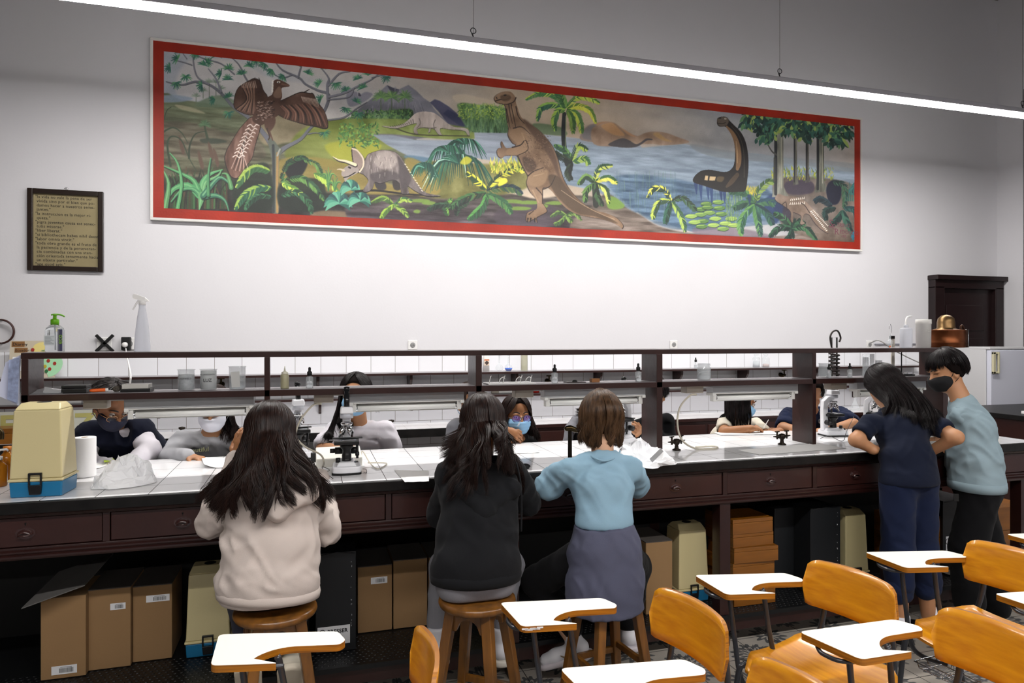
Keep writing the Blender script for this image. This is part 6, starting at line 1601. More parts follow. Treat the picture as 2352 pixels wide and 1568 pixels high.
t = bottle('second amber soap bottle behind the one with the white pump', (p.x - .03, p.y + .14, .986), [(0, 0), (.034, 0), (.034, .10), (.018, .12), (.012, .13), (0, .13)], mat('amber_soap_2', '#a8671a', rough=.1, trans=.35, ior=1.35))
MB().lathe([(.0, .13), (.016, .13), (.016, .15), (0, .15)], seg=16).build('cap', mat('orange_cap', '#b56a18', rough=.4), t)
p = W(4, 1012, 3.75); t = thing('brass_lamp_hood', 'rounded brass hood standing on the bench at the left edge', 'lamp hood', (p.x - .02, 3.75, .986))
MB().tube(spline([(-.03, 0, .001), (-.03, 0, .17), (-.02, 0, .20), (.0, 0, .205), (.015, 0, .19), (.015, 0, .16)], 5), .014, 12).build('hood', M_brass, t)

# ---------------------------------------------------------------- things on the upper board
def S(u, Y=3.47): return XoY(u) * Y
ZT = ST + .0005
t = thing('sanitizer_bottle', 'clear sanitizer bottle with green pump on the upper shelf board', 'pump bottle', (S(126, 3.46), 3.46, ZT))
MB().lathe([(0, 0), (.034, 0), (.0365, .004), (.0365, .092), (.033, .105), (.022, .116), (.013, .120), (.013, .126), (0, .126)], seg=36).build('bottle_body', mat('clear_plastic_bottle', '#eef2f4', rough=.05, trans=.85, ior=1.12), t)
MB().box(-.03, .012, -.0385, -.0372, .03, .072).build('label', mat('label_grey', '#c3c8ca', rough=.6), t)
tx_ = MB(); [tx_.box(-.026, .008 - (k % 3) * .006, -.0390, -.0386, .036 + k * .005, .0375 + k * .005) for k in range(7)]; tx_.build('small_print', mat('print_grey', '#6a7478', rough=.6), t)
MB().box(.018, .036, -.026, -.024, .004, .10).build('side_label', mat('label_violet', '#3a3a58', rough=.5), t)
text_obj('eco', .028, mat('label_green', '#7fb02a', rough=.5), t, Matrix.Translation((.020, -.0275, .035)) @ FRONT @ Matrix.Rotation(radians(90), 4, 'Z') @ Matrix.Translation((0, -.016, 0)), name='green_lettering')
M_gp = mat('green_pump_plastic', '#5da012', rough=.3)
MB().lathe([(0, .12), (.0165, .12), (.0165, .142), (.013, .145), (.0075, .146), (.0065, .160), (.010, .162), (.010, .166), (0, .167)], seg=24).tube(spline([(-.014, 0, .163), (0, 0, .166), (.022, 0, .164), (.038, 0, .156)], 4), .0035, 8).build('pump', M_gp, t)
MB().tube([(0, 0, .12), (.002, 0, .01)], .003, 8).build('dip_tube', M_frost, t)
t = thing('spray_bottle', 'translucent white trigger spray bottle on the upper shelf board', 'spray bottle', (S(327, 3.46), 3.46, ZT))
MB().lathe([(0, 0), (.033, 0), (.034, .003), (.030, .08), (.022, .15), (.014, .198), (.0135, .215), (0, .215)], seg=32).build('bottle_body', M_frost, t)
MB().lathe([(0, .212), (.015, .212), (.0145, .232), (0, .232)], seg=20).add([(-.038, -.011, .24), (.012, -.011, .228), (.03, -.004, .228), (.012, -.011, .246), (-.03, -.011, .262), (-.038, -.011, .256)] + [(-.038, .011, .24), (.012, .011, .228), (.03, .004, .228), (.012, .011, .246), (-.03, .011, .262), (-.038, .011, .256)],
    [(0, 1, 2, 3, 4, 5), (11, 10, 9, 8, 7, 6)] + [(i, i + 6, (i + 1) % 6 + 6, (i + 1) % 6) for i in range(6)]).tube(spline([(-.015, 0, .232), (-.026, 0, .215), (-.038, 0, .19)], 4), .0035, 6).build('trigger_head', M_white, t)
t = thing('wash_bottle', 'white wash bottle with bent spout on the upper shelf board', 'wash bottle', (S(2081, 3.46), 3.46, ZT))
MB().lathe([(0, 0), (.034, 0), (.036, .003), (.036, .118), (.033, .124), (.012, .128), (.014, .130), (.014, .146), (0, .147)], seg=32).build('bottle_body', M_frost, t)
MB().tube(spline([(.0, 0, .145), (.0, 0, .17), (.008, 0, .192), (.03, 0, .199), (.05, 0, .2)], 5), [.006] * 16 + [.004] * 5, 10).build('spout', M_white, t)
t = thing('white_canister', 'matt white cylindrical canister next to the copper vessel', 'canister', (S(2121, 3.46), 3.46, ZT))
MB().lathe([(0, 0), (.043, 0), (.044, .15), (.046, .151), (.046, .178), (.044, .181), (0, .181)], seg=36).build('canister_body', mat('canister_white', '#dcdad6', rough=.6), t)
text_obj('ASSI', .022, mat('embossed_grey', '#c4c2be', rough=.6), t, Matrix.Translation((-.028, -.0455, .10)) @ FRONT, name='embossed_lettering')
cxp = S(2176, 3.46)
t = thing('copper_still', 'copper water-bath vessel with domed brass lid and side pipe on the rack', 'copper vessel', (cxp, 3.47, ZT))
MB().lathe([(0, 0), (.105, 0), (.108, .003), (.108, .028), (.111, .031), (.108, .034), (.108, .108), (.112, .112), (.108, .115), (0, .115)], seg=40).build('copper_pan', M_copper, t)
MB().lathe([(.075, .115), (.072, .118), (.056, .124), (.052, .13), (.052, .165), (.046, .19), (.028, .208), (0, .214)], seg=36).build('domed_lid', mat('brass_lid', '#7a6040', rough=.38, metal=.9), t)
MB().lathe([(0, -.0), (.030, 0), (.030, .115), (0, .115)], (.105, -.03, 0), 20).tube(spline([(.09, -.03, .115), (.092, -.03, .138), (.105, -.03, .142), (.115, -.03, .12)], 4), .007, 8).build('side_pipe', mat('aged_copper', '#4a3228', rough=.45, metal=.9), t)
MB().lathe([(0, 0), (.012, 0), (.012, .118), (0, .118)], (.142, -.03, 0), 12).build('steel_gauge', M_metal, t)
# spiral condenser stand behind the rack
p = W(1916, 765, 3.90); t = thing('spiral_stand', 'dark spiral tube wound on a tall stand behind the rack', 'spiral apparatus', (p.x, 3.90, .9855))
zt = p.z - .985 - .03
MB().box(-.05, .05, -.05, .05, 0, .012).build('stand_base', M_blackm, t, bevel=.002)
MB().tube([(-.022, 0, .012), (-.022, 0, zt), (.022, 0, zt), (.022, 0, .25)], .006, 8).tube([(-.022, 0, zt - .08), (.022, 0, zt - .08)], .005, 8).build('stand_rods', M_blackm, t)
sp_ = [Vector((.032 * cos(a), .032 * sin(a), zt - .10 - .16 * a / (12 * pi))) for a in [k * pi / 8 for k in range(97)]]
MB().tube(spline([(.034, -.01, zt - .03), (.045, -.01, zt - .0), (.02, -.01, zt + .045), (-.02, -.01, zt + .04), (-.042, -.01, zt - .0), (-.03, -.01, zt - .07)], 6) + sp_ + [Vector((.02, -.01, zt - .30)), Vector((.0, -.02, zt - .40))], .006, 8).build('spiral_tube', mat('tarnished_metal', '#3a3534', rough=.35, metal=.8), t)
# glass funnel assembly behind the board
p = W(2046, 790, 3.66)
t = thing('glass_bulb_stand', 'small glass bulb with hooked wire clamped to a white upright strip', 'glass apparatus', (p.x, 3.66, .9855))
zt = p.z - .985
MB().box(.004, .030, -.003, .003, 0, zt + .055).box(-.05, .05, -.05, .05, 0, .01).build('upright_strip', mat('strip_white', '#cfccc2', rough=.5), t)
MB().sphere((-.018, -.008, zt + .012), (.022, .022, .022), 20, 14).tube([(-.018, -.008, zt + .03), (-.012, -.008, zt + .06)], .006, 8).build('glass_bulb', M_glassy, t)
MB().tube(spline([(-.012, -.01, zt + .05), (-.006, -.01, zt + .095), (-.012, -.01, zt + .13), (-.022, -.01, zt + .125), (-.024, -.01, zt + .10)], 5), .0018, 6).build('hooked_wire', M_metal, t)
MB().tube([(-.014, -.008, zt - .012), (-.016, -.008, zt - .024)], .004, 8).build('stopper', M_orange, t); MB().box(-.006, .02, -.014, .006, zt + .035, zt + .055).build('clamp', M_black, t)

# ---------------------------------------------------------------- things on the middle board
ZM = SM + .0005
def put(name, label, cat, u, Y=3.45, group=None, rz=0): return thing(name, label, cat, (XoY(u) * Y, Y, ZM), rz, group)
t = put('document_pouch', 'grey plastic sleeves and papers lying on the middle board', 'papers', 110, 3.47)
MB().add([(-.09, -.06, .001), (.075, -.06, .001), (.09, .05, .002), (-.02, .05, .018), (-.09, -.06, .003), (.075, -.06, .003), (.09, .05, .004), (-.02, .05, .020)], [(3, 2, 1, 0), (4, 5, 6, 7), (0, 1, 5, 4), (1, 2, 6, 5), (2, 3, 7, 6), (3, 0, 4, 7)]).build('lower_sleeve', mat('grey_sleeve', '#8f8f93', rough=.3), t)
MB().box(-.005, .07, -.05, -.048, .004, .03, M=Matrix.Rotation(.35, 4, 'Y')).build('folded_paper', M_alu, t)
t = put('black_case', 'flat black case lying on the middle board', 'case', 178); MB().box(-.052, .045, -.04, .04, 0, .02).build('case_bottom', M_black, t, bevel=.003); MB().box(-.052, .045, -.04, .04, .0205, .034).build('case_lid', M_black, t, bevel=.003)
t = put('orange_marker', 'orange marker pen lying on the middle board', 'marker pen', 225, 3.43, rz=.25); MB().tube([(-.032, 0, .009), (-.02, 0, .009), (.026, 0, .010), (.034, 0, .010)], [.005, .008, .008, .006], 12).build('pen_body', M_orange, t); MB().tube([(.028, 0, .010), (.040, 0, .010)], .0075, 12).build('pen_cap', M_white, t)
t = put('stone_sample', 'small round grey-brown stone on the middle board', 'stone', 268, 3.44); MB().sphere((0, 0, .0135), (.017, .013, .0135), 18, 12).build('stone', mat('stone_speckled', '#5c554c', rough=.8, vary=(150, .7), bump=(80, .4, 3)), t)
t = put('charger_unit', 'pale grey electronic unit on a black base at the end of a white cable', 'electronic device', 316)
MB().box(-.06, .06, -.045, .045, 0, .014).build('black_base', M_black, t, bevel=.002); MB().box(-.055, .052, -.04, .042, .0145, .035).build('grey_cover', mat('cover_grey', '#bdbbb6', rough=.4), t, bevel=.002)
cord('white cable hanging from the wall plug down to the pale grey electronic unit', [W(289, 800, 5.70), W(291, 815, 5.2), W(296, 838, 4.2), W(300, 862, 3.6), W(298, 884, 3.47)], .0042, M_white)
def beaker(label, u, r, h, Y=3.46, txt=None, fill=None, z=ZM, group='glass beakers on the middle board'):
    t = thing('glass_beaker', label, 'beaker', (XoY(u) * Y, Y, z), 0, group)
    MB().lathe([(0, .001), (r - .004, .001), (r, .005), (r, h - .004), (r + .004, h), (r + .002, h), (r - .0022, h - .006), (r - .0022, .006), (r - .006, .0035), (0, .0035)], seg=36).build('glass', M_glassy, t)
    if fill: MB().lathe([(0, .004), (r - .003, .004), (r - .003, fill[0]), (0, fill[0] + .004)], seg=30).build('contents', fill[1], t)
    if txt:
        for (s_, sz, dz) in txt: text_obj(s_, sz, M_ink, t, Matrix.Translation((0, -r - .0012, dz)) @ FRONT, name='handwriting', align='CENTER')
    return t
M_bk = mat('grey_powder', '#d2d3d4', rough=.9, vary=(30, .4, '#8a8e96')); M_bk2 = mat('pale_powder', '#d8d8d6', rough=.9, vary=(25, .25))
beaker('glass beaker with dark-stained grey contents, nearest the electronic unit', 428, .036, .096, txt=[('DESINFECT', .011, .052)], fill=(.072, M_bk))
beaker('glass beaker full of pale contents marked with handwriting', 479, .036, .096, txt=[('BICARBONATO', .009, .070), ('LUZ', .020, .040)], fill=(.088, M_bk2))
t = beaker('taller glass beaker with a paper label, beside the thin rack post', 545, .037, .108, fill=(.035, mat('clear_liquid', '#dfe6e8', rough=.05, trans=.8, ior=1.1)))
MB().box(-.02, .018, -.0392, -.038, .012, .085, M=Matrix.Rotation(-.06, 4, 'Y')).build('paper_label', mat('label_dim', '#b9bab8', rough=.7), t)
t = put('squeeze_bottle', 'yellowish dropper bottle with pointed nozzle on the middle board', 'squeeze bottle', 654, 3.45)
MB().lathe([(0, 0), (.0185, 0), (.0195, .003), (.0195, .062), (.016, .068), (0, .068)], seg=24).build('bottle_body', mat('yellowish_plastic', '#b6b191', rough=.3, trans=.3), t)
MB().lathe([(0, .067), (.015, .067), (.015, .078), (.005, .082), (.0012, .107), (0, .107)], seg=20).build('nozzle_cap', mat('ivory_cap', '#d6d3c2', rough=.4), t)
def dropper(label, u, Y=3.44, z=ZM, s=1.0):
    t = thing('dropper_bottle', label, 'dropper bottle', (XoY(u) * Y, Y, z), 0, 'clear dropper bottles with black caps'); t.scale = (s,) * 3
    MB().lathe([(0, 0), (.0165, 0), (.0175, .003), (.0175, .048), (.0155, .054), (.008, .058), (.008, .062), (0, .062)], seg=24).build('glass', M_glassy, t)
    MB().lathe([(0, .002), (.015, .002), (.015, .032), (0, .032)], seg=20).build('liquid', mat('dropper_liquid', '#e8ecee', rough=.05, trans=.8, ior=1.15), t)
    MB().lathe([(0, .060), (.0115, .060), (.0115, .078), (.006, .082), (.0062, .096), (.004, .100), (0, .101)], seg=20).build('dropper_cap', M_blackm, t)
    MB().tube([(0, 0, .06), (0, 0, .01)], .0025, 8).build('pipette', M_glassy, t)
for (u, lab, s) in ((711, 'clear dropper bottle with black cap right of the yellowish squeeze bottle', 1), (1274, 'clear dropper bottle with black cap by the rack of white hooks', 1), (1466, 'clear dropper bottle with black cap in front of the broad plank left of the jar', 1), (1904, 'clear dropper bottle with black cap by the beaker near the spiral stand', .82), (1952, 'clear dropper bottle with black cap right of the spiral stand', .86)):
    dropper(lab, u, s=s)
t = put('pipette_tray', 'white tray with upright white hooks on the middle board', 'laboratory tray', 1170, 3.47)
MB().box(-.13, .13, -.06, .06, 0, .006).build('tray', M_white, t, bevel=.002)
for k, x in enumerate((-.115, -.06, -.04, .03, .055, .085, .11)):
    MB().tube(spline([(x, -.02, .006), (x + .002, -.02, .022), (x + (.018 if k % 2 else .006), -.02, .036), (x + (.03 if k % 2 else .01), -.02, .026 if k % 2 else .044)], 4), .0022, 6).build('hook', M_white, t)
t = put('black_tray', 'flat dark tray with a round lid on the middle board', 'tray', 1320, 3.47); MB().box(-.055, .055, -.03, .03, 0, .004).build('tray_plate', M_darkwood, t); MB().sphere((0, 0, .004), (.014, .014, .010), 16, 8).build('round_lid', M_blackm, t)
t = put('wooden_block', 'small tan wooden block on the middle board', 'wooden block', 1366, 3.46); MB().box(-.024, .024, -.015, .015, 0, .02).build('block', mat('tan_wood', '#8a5a30', rough=.6), t, bevel=.001)
t = put('glass_jar', 'round glass jar of clear liquid above the curving beige cord', 'jar', 1617, 3.45)
MB().lathe([(0, 0), (.035, 0), (.039, .005), (.039, .068), (.033, .078), (.033, .082), (.036, .083), (.036, .094), (.0325, .095), (.031, .08), (.036, .066), (.036, .006), (0, .004)], seg=36).build('glass', M_glassy, t)
MB().lathe([(0, .005), (.034, .005), (.034, .045), (0, .045)], seg=28).build('liquid', mat('jar_liquid', '#dfe4e6', rough=.04, trans=.85, ior=1.2), t)
beaker('glass beaker on the middle board next to the spiral stand', 1893, .032, .085, 3.50)
for k, (u, h, r) in enumerate(((1988, .12, .018), (2003, .14, .014), (2018, .10, .02))):
    t = thing('glass_cylinder', ['short', 'tall', 'wide'][k] + ' glass measuring tube left of the bending student', 'glassware', (XoY(u) * 3.5, 3.5, ZM), 0, 'measuring tubes on the middle board')
    MB().lathe([(0, 0), (r + .008, 0), (r, .006), (r, h), (r - .0015, h), (r - .0015, .008), (0, .006)], seg=24).build('glass', M_glassy, t)
t = put('retort_stand', 'small black stand with thin upright rod on the middle board', 'laboratory stand', 2072, 3.5)
MB().box(-.03, .07, -.035, .035, 0, .008).build('stand_foot', M_blackm, t, bevel=.002); MB().tube([(-.005, 0, .008), (-.005, 0, .15)], .0035, 8).build('rod', M_blackm, t)
MB().box(.03, .07, -.015, .015, .008, .022).build('clamp', M_metal, t, bevel=.002)
t = thing('paper_folder', 'pale blue-grey paper sheets hanging on the left end of the rack', 'paper folder', (uX(46) - .004, 3.40, 0))
zA, zB = W(40, 815, 3.4).z, W(40, 930, 3.4).z
MB().add([(-.002, .0, zA), (-.045, -.03, zA - .03), (-.065, -.06, zB + .05), (-.002, -.02, zB)] + [(-.0005, .004, zA), (-.041, -.026, zA - .03), (-.061, -.056, zB + .05), (-.0005, -.016, zB)], [(0, 1, 2, 3), (7, 6, 5, 4), (0, 4, 5, 1), (1, 5, 6, 2), (2, 6, 7, 3), (3, 7, 4, 0)]).build('outer_sheet', mat('pale_blue_paper', '#c9cde2', rough=.7), t)
MB().add([(-.001, -.012, zA - .01), (-.026, -.05, zA - .02), (-.028, -.06, zB + .03), (-.001, -.03, zB + .01)], [(0, 1, 2, 3)]).build('inner_sheet', mat('blue_print_paper', '#9aa6c8', rough=.7, vary=(60, .35)), t)

# ---------------------------------------------------------------- rear wall things
def wallz(v, u, Y=5.70): return W(u, v, Y).z
ZW = 1.3365
t = thing('cell_poster', 'beige cardboard poster of drawn cells and labels leaning on the upper wall shelf', 'poster', (XoY(73) * 5.66, 5.66, ZW), rot=(radians(-6), 0, 0))
pw, ph_ = (XoY(126) - XoY(20)) * 5.66, .265
MB().box(-pw / 2, pw / 2, 0, .006, 0, ph_).build('board', mat('poster_beige', '#c8bda8', rough=.8), t)
MB().box(-pw / 2 + .01, -pw / 2 + .09, -.001, 0, ph_ - .045, ph_ - .005).box(-pw / 2 + .03, -pw / 2 + .11, -.001, 0, ph_ - .085, ph_ - .05).build('brown_name_cards', mat('kraft_paper', '#8a6238', rough=.8), t)
text_obj('Dtarmy', .03, M_ink, t, Matrix.Translation((-pw / 2 + .016, -.0015, ph_ - .035)) @ FRONT, name='handwriting'); text_obj('Ecuador', .026, M_ink, t, Matrix.Translation((-pw / 2 + .034, -.0015, ph_ - .077)) @ FRONT, name='handwriting')
MB().box(-pw / 2 + .02, -pw / 2 + .09, -.001, 0, .05, .15).build('printed_sheet', M_whitep, t)
MB().box(.02, .16, -.001, 0, ph_ - .08, ph_ - .02).build('blue_card', mat('light_blue_card', '#79b4d2', rough=.7), t)
cc = Matrix(((1, 0, 0, .08), (0, 0, 1, -.002), (0, 1, 0, .10), (0, 0, 0, 1)))
MB().prism([(.11 * cos(a), .10 * sin(a) - .0) for a in [radians(-78 + k * 8) for k in range(24)]] + [(-.03, .05)], 0, .001, M=cc).build('green_cell_drawing', mat('pale_green_card', '#a8dcb0', rough=.7), t)
MB().prism([(-.02 + .06 * cos(a), .11 + .045 * sin(a)) for a in [k * pi / 8 for k in range(16)]], 0, .001, M=cc).build('yellow_cell_drawing', mat('pale_yellow_card', '#e3d386', rough=.7), t)
r = random.Random(9)
for k, (cx_, cz_, cl) in enumerate(((.10, .12, 'r'), (.14, .10, 'r'), (.11, .06, 'r'), (.08, .08, 'y'), (.09, .045, 'g'), (.065, .03, 'k'), (-.0, .20, 'r'), (.045, .12, 'k'))):
    MB().prism([(cx_ + .011 * cos(a), cz_ + .013 * sin(a)) for a in [q * pi / 5 for q in range(10)]], -.0045, -.0015, M=Matrix(((1, 0, 0, 0), (0, 0, 1, 0), (0, 1, 0, 0), (0, 0, 0, 1)))).build('organelle', mat('dot_' + cl, dict(r='#a03428', y='#b5a532', g='#2f6a3c', k='#2a3330')[cl], rough=.6), t)
for (s_, u, v, lab) in (('F', 16, 975, 'framed card with a large yellow letter F on the wall bench'), ('Z', 195, 966, 'framed card with a large yellow letter Z on the wall bench')):
    p = W(u, v, 5.60); t = thing('letter_card', lab, 'letter card', (p.x, 5.60, BKZ + .0015), 0, 'yellow letter cards')
    MB().box(-.075, .075, 0, .01, 0, .20).build('card', mat('card_pale', '#b5b6ab', rough=.6), t)
    text_obj(s_, .20, mat('letter_yellow', '#a6a060', rough=.6), t, Matrix.Translation((0, -.002, .035)) @ FRONT, name='letter', align='CENTER', bold=.006)
p = W(4, 1000, 5.45); t = thing('wooden_crate', 'brown wooden box on the wall bench at the left edge', 'wooden box', (p.x - .05, 5.42, BKZ + .001)); MB().box(-.14, .14, 0, .16, 0, .07).build('box_body', M_dwood, t, bevel=.002); MB().box(-.14, .14, 0, .16, .072, .105).build('lid', M_dwood, t, bevel=.002)
M_sock = mat('socket_white', '#e4e3e2', rough=.3)
def socket(u, v, lab, w=.04):
    p = W(u, v, 5.77); t = thing('wall_socket', lab, 'wall socket', (p.x, 5.78, p.z), 0, 'white wall sockets')
    MB().box(-w, w, -.010, 0, -w, w).build('cover_plate', M_sock, t, bevel=.006, seg=3)
    MB().lathe([(.0, 0), (.020, 0), (.022, .003), (.020, .004), (0, .001)], M=Matrix.Translation((0, -.0095, 0)) @ Matrix.Rotation(radians(90), 4, 'X'), seg=24).build('socket_well', mat('socket_grey', '#8d8d8d', rough=.4), t)
    MB().lathe([(0, 0), (.0025, 0), (.0025, .001), (0, .001)], M=Matrix.Translation((-.008, -.0145, 0)) @ Matrix.Rotation(radians(90), 4, 'X'), seg=8).lathe([(0, 0), (.0025, 0), (.0025, .001), (0, .001)], M=Matrix.Translation((.008, -.0145, 0)) @ Matrix.Rotation(radians(90), 4, 'X'), seg=8).build('pin_holes', M_ink, t)
    return t
socket(948, 792, 'white wall socket above the rack between the first and second rack bays')
socket(1548, 791, 'white wall socket above the rack near the broad planks')
socket(1998, 791, 'white wall socket with a grey cable plugged in near the glass bulb')
socket(239, 790, 'white wall socket hidden behind a black cross', .05)
socket(298, 789, 'white wall socket holding the black adapter beside the spray bottle', .045)
p = W(239, 788, 5.74); t = thing('black_cross', 'black X-shaped strap fixed over a wall socket', 'strap', (p.x, 5.76, p.z))
for s_ in (-1, 1): MB().box(-.084, .084, -.012, .001, -.011, .011, M=Matrix.Rotation(s_ * radians(47), 4, 'Y')).build('strap_arm', M_blackm, t, bevel=.002)
p = W(289, 789, 5.73); t = thing('plug_adapter', 'black plug adapter with round white plug on the wall', 'plug', (p.x, 5.768, p.z))
MB().box(-.03, .03, -.05, 0, -.048, .05).build('adapter_body', M_blackm, t, bevel=.006)
MB().lathe([(0, 0), (.02, 0), (.019, .02), (.01, .028), (0, .028)], M=Matrix.Translation((-.002, -.05, -.008)) @ Matrix.Rotation(radians(90), 4, 'X'), seg=20).build('white_plug', M_sock, t)
cord('grey cable running from the wall socket behind the glass bulb to the right', [W(2000, 787, 5.74), W(2020, 782, 5.6), W(2050, 802, 5.6), W(2080, 818, 5.65), W(2110, 832, 5.7), W(2150, 850, 5.7)], .006, mat('cable_grey', '#9c9b98', rough=.5))
cd = W(2010, 790, 5.77); setp(MB().tube([(0, 0, 0), (1.05, 0, 0)], .008, 8).build('wall_conduit', mat('conduit_grey', '#8a8a92', rough=.5), None, loc=(cd.x, 5.7715, cd.z)), 'grey conduit pipe running along the rear wall behind the wash bottle', 'conduit')
p = W(-6, 761, 5.70); t = thing('wall_ring', 'dark curved metal ring on the rear wall at the left edge', 'metal ring', (p.x - .0, 5.775, p.z)); MB().tube(arc((0, -.03, 0), .085, radians(-80), radians(85), 16, 'xz'), .012, 8, flat=.6).tube([(-.0, -.03, .085), (0, 0, .085)], .006, 6).tube([(.0, -.03, -.084), (0, 0, -.084)], .006, 6).build('ring', mat('dark_brown_metal', '#3a1f1a', rough=.4), t)
def shelf_item(name, lab, cat, u, Y=5.64, grp=None): return thing(name, lab, cat, (XoY(u) * Y, Y, ZW), 0, grp)
t = shelf_item('reagent_bottle', 'white reagent bottle with orange and black label on the upper wall shelf', 'bottle', 1116); MB().lathe([(0, 0), (.03, 0), (.03, .11), (.022, .135), (.016, .15), (.016, .165), (0, .165)], seg=24).build('bottle_body', mat('milky_plastic', '#e3e1de', rough=.35), t)
MB().box(-.022, .022, -.0315, -.030, .05, .10).build('label', mat('label_cream', '#e0cdbc', rough=.6), t); MB().box(-.022, .022, -.0322, -.0315, .093, .103).build('orange_band', mat('orange_band', '#d07040', rough=.6), t)
MB().box(-.014, .014, -.0328, -.0315, -.014, .014, M=Matrix.Translation((0, 0, .073)) @ Matrix.Rotation(radians(45), 4, 'Y')).build('hazard_diamond', mat('diamond_dark', '#4a3c38', rough=.6), t)
for k, (u, lab) in enumerate(((1147, 'empty round glass flask on the upper wall shelf'), (1168, 'round glass flask with bright blue liquid on the upper wall shelf'))):
    t = shelf_item('round_flask', lab, 'flask', u); MB().lathe([(0, 0), (.018, 0), (.031, .014), (.033, .028), (.026, .046), (.010, .06), (.007, .07), (.007, .155), (.009, .157), (0, .157)], seg=24).build('glass', M_glassy, t)
    MB().lathe([(.0076, .135), (.0078, .135), (.0078, .150), (.0076, .150)], seg=16).build('blue_mark', mat('pale_blue_mark', '#9cc4e0', rough=.5), t)
    if k: MB().lathe([(0, .002), (.02, .002), (.031, .016), (.033, .026), (0, .026)], seg=24).build('liquid', mat('blue_liquid', '#1660d8', rough=.2), t)
t = shelf_item('measuring_cylinder', 'frosted measuring cup with yellow liquid on the upper wall shelf', 'measuring cup', 1204); MB().lathe([(0, 0), (.033, 0), (.030, .004), (.030, .15), (.033, .152), (.028, .15), (.028, .006), (0, .004)], seg=24).build('cup_wall', mat('frosted_cup', '#ecebdc', rough=.35, trans=.7, ior=1.1), t); MB().lathe([(0, .005), (.027, .005), (.027, .038), (0, .038)], seg=20).build('liquid', mat('yellow_liquid', '#d8d878', rough=.3), t)
dropper('clear dropper bottle standing on the upper wall shelf above the jar', 1598, 5.64, ZW, 1.0)
for k, (u, m_) in enumerate(((1737, 'whitish powder'), (1759, 'pinkish residue'))):
    t = shelf_item('stoppered_bottle', 'stoppered clear glass bottle with %s on the upper wall shelf' % m_, 'bottle', u, grp='stoppered glass bottles'); MB().lathe([(0, 0), (.032, 0), (.034, .004), (.034, .085), (.026, .10), (.015, .105), (.015, .115), (.02, .118), (.02, .132), (0, .134)], seg=28).build('glass', M_glassy, t)
    MB().lathe([(0, .003), (.03, .003), (.03, .03 + .03 * (1 - k)), (0, .035)], seg=20).build('contents', mat('residue%d' % k, ['#c9cdd2', '#cbb7b3'][k], rough=.8), t)
t = shelf_item('flask_rack', 'thin glass test tubes with green marks on the upper wall shelf', 'test tube', 1990); [MB().lathe([(0, 0), (.008, 0), (.008, .12), (0, .12)], (x, 0, 0), 12).build('test_tube', M_glassy, t) for x in (-.04, 0, .03)]
def wtap(lab, u, v, Y=5.768, z=None, s=1):
    p = W(u, v, Y); t = thing('wall_tap', lab, 'tap', (p.x, Y, p.z if z is None else z), 0, 'old brass taps on the rear wall'); t.scale = (s,) * 3
    MB().tube([(0, 0, 0), (0, -.02, 0), (0, -.022, 0), (0, -.075, 0)], [.022, .02, .011, .012], 12).tube(spline([(0, -.06, 0), (-.02, -.085, .0), (-.04, -.09, -.01), (-.045, -.09, -.04)], 4), .011, 10).build('tap_body', M_brass, t)
    MB().tube([(0, -.06, .0), (0, -.06, .045)], .007, 8).box(-.025, .025, -.066, -.054, .042, .052).build('tap_handle', M_brass, t, bevel=.002)
wtap('brass wall tap behind the pale beaker', 510, 882); wtap('brass wall tap left of the dropper bottle above the purple glasses', 1256, 874); wtap('brass wall tap left of the broad rack post', 1792, 860)
for k, (u, v) in enumerate(((418, 974), (899, 964))):
    p = W(u, v, 5.62); t = thing('bench_valve', ['small dark valve on the wall bench beside the white mask', 'small dark valve on the wall bench right of the white t-shirt'][k], 'valve', (p.x, 5.62, BKZ + .0005), 0, 'small valves on the wall bench'); MB().lathe([(0, 0), (.016, 0), (.012, .01), (.012, .03), (.024, .038), (.024, .05), (0, .055)], seg=16).build('valve_body', M_bronze, t)
for k, (ua, ub_, lab) in enumerate(((98, 186, 'white fluorescent tube lying on the lower wall shelf above the cream case'), (1130, 1190, 'white paper roll lying on the lower wall shelf beside the long dark hair'), (1226, 1262, 'white tube with red end cap lying on the lower wall shelf'), (1522, 1578, 'white tube lying on the lower wall shelf left of the junction box'), (1612, 1648, 'white tube lying on the lower wall shelf right of the junction box'))):
    xa_, xb_ = XoY(ua) * 5.70, XoY(ub_) * 5.70; t = thing('white_tube', lab, 'tube', ((xa_ + xb_) / 2, 5.71, 1.1365 + .017), 0, 'white tubes on the lower wall shelf'); l = (xb_ - xa_) / 2
    MB().tube([(-l, 0, 0), (l, 0, 0)], .016, 16).build('tube_body', M_white, t)
    if k == 2: MB().tube([(-l - .002, 0, 0), (-l + .05, 0, 0)], .0166, 16).build('red_cap', M_red, t)
    if k == 1: MB().tube([(-l - .002, 0, 0), (-l + .06, 0, 0)], .0166, 16).build('cream_end', M_beige, t)
p = W(1964, 945, 5.55); t = thing('conical_flask', 'conical glass flask on the wall bench behind the side-on microscope', 'flask', (p.x, 5.55, BKZ + .0005)); MB().lathe([(0, 0), (.05, 0), (.052, .005), (.016, .09), (.014, .12), (.018, .123), (0, .123)], seg=28).build('glass', M_glassy, t)
p = W(2108, 925, 5.45); t = thing('tan_box', 'tan wooden box on the wall bench beside the wide rack end panel', 'wooden box', (p.x, 5.45, BKZ + .0005)); MB().box(-.12, .12, 0, .12, 0, .13).build('box_body', mat('light_tan_wood', '#a8742c', rough=.5), t, bevel=.002)
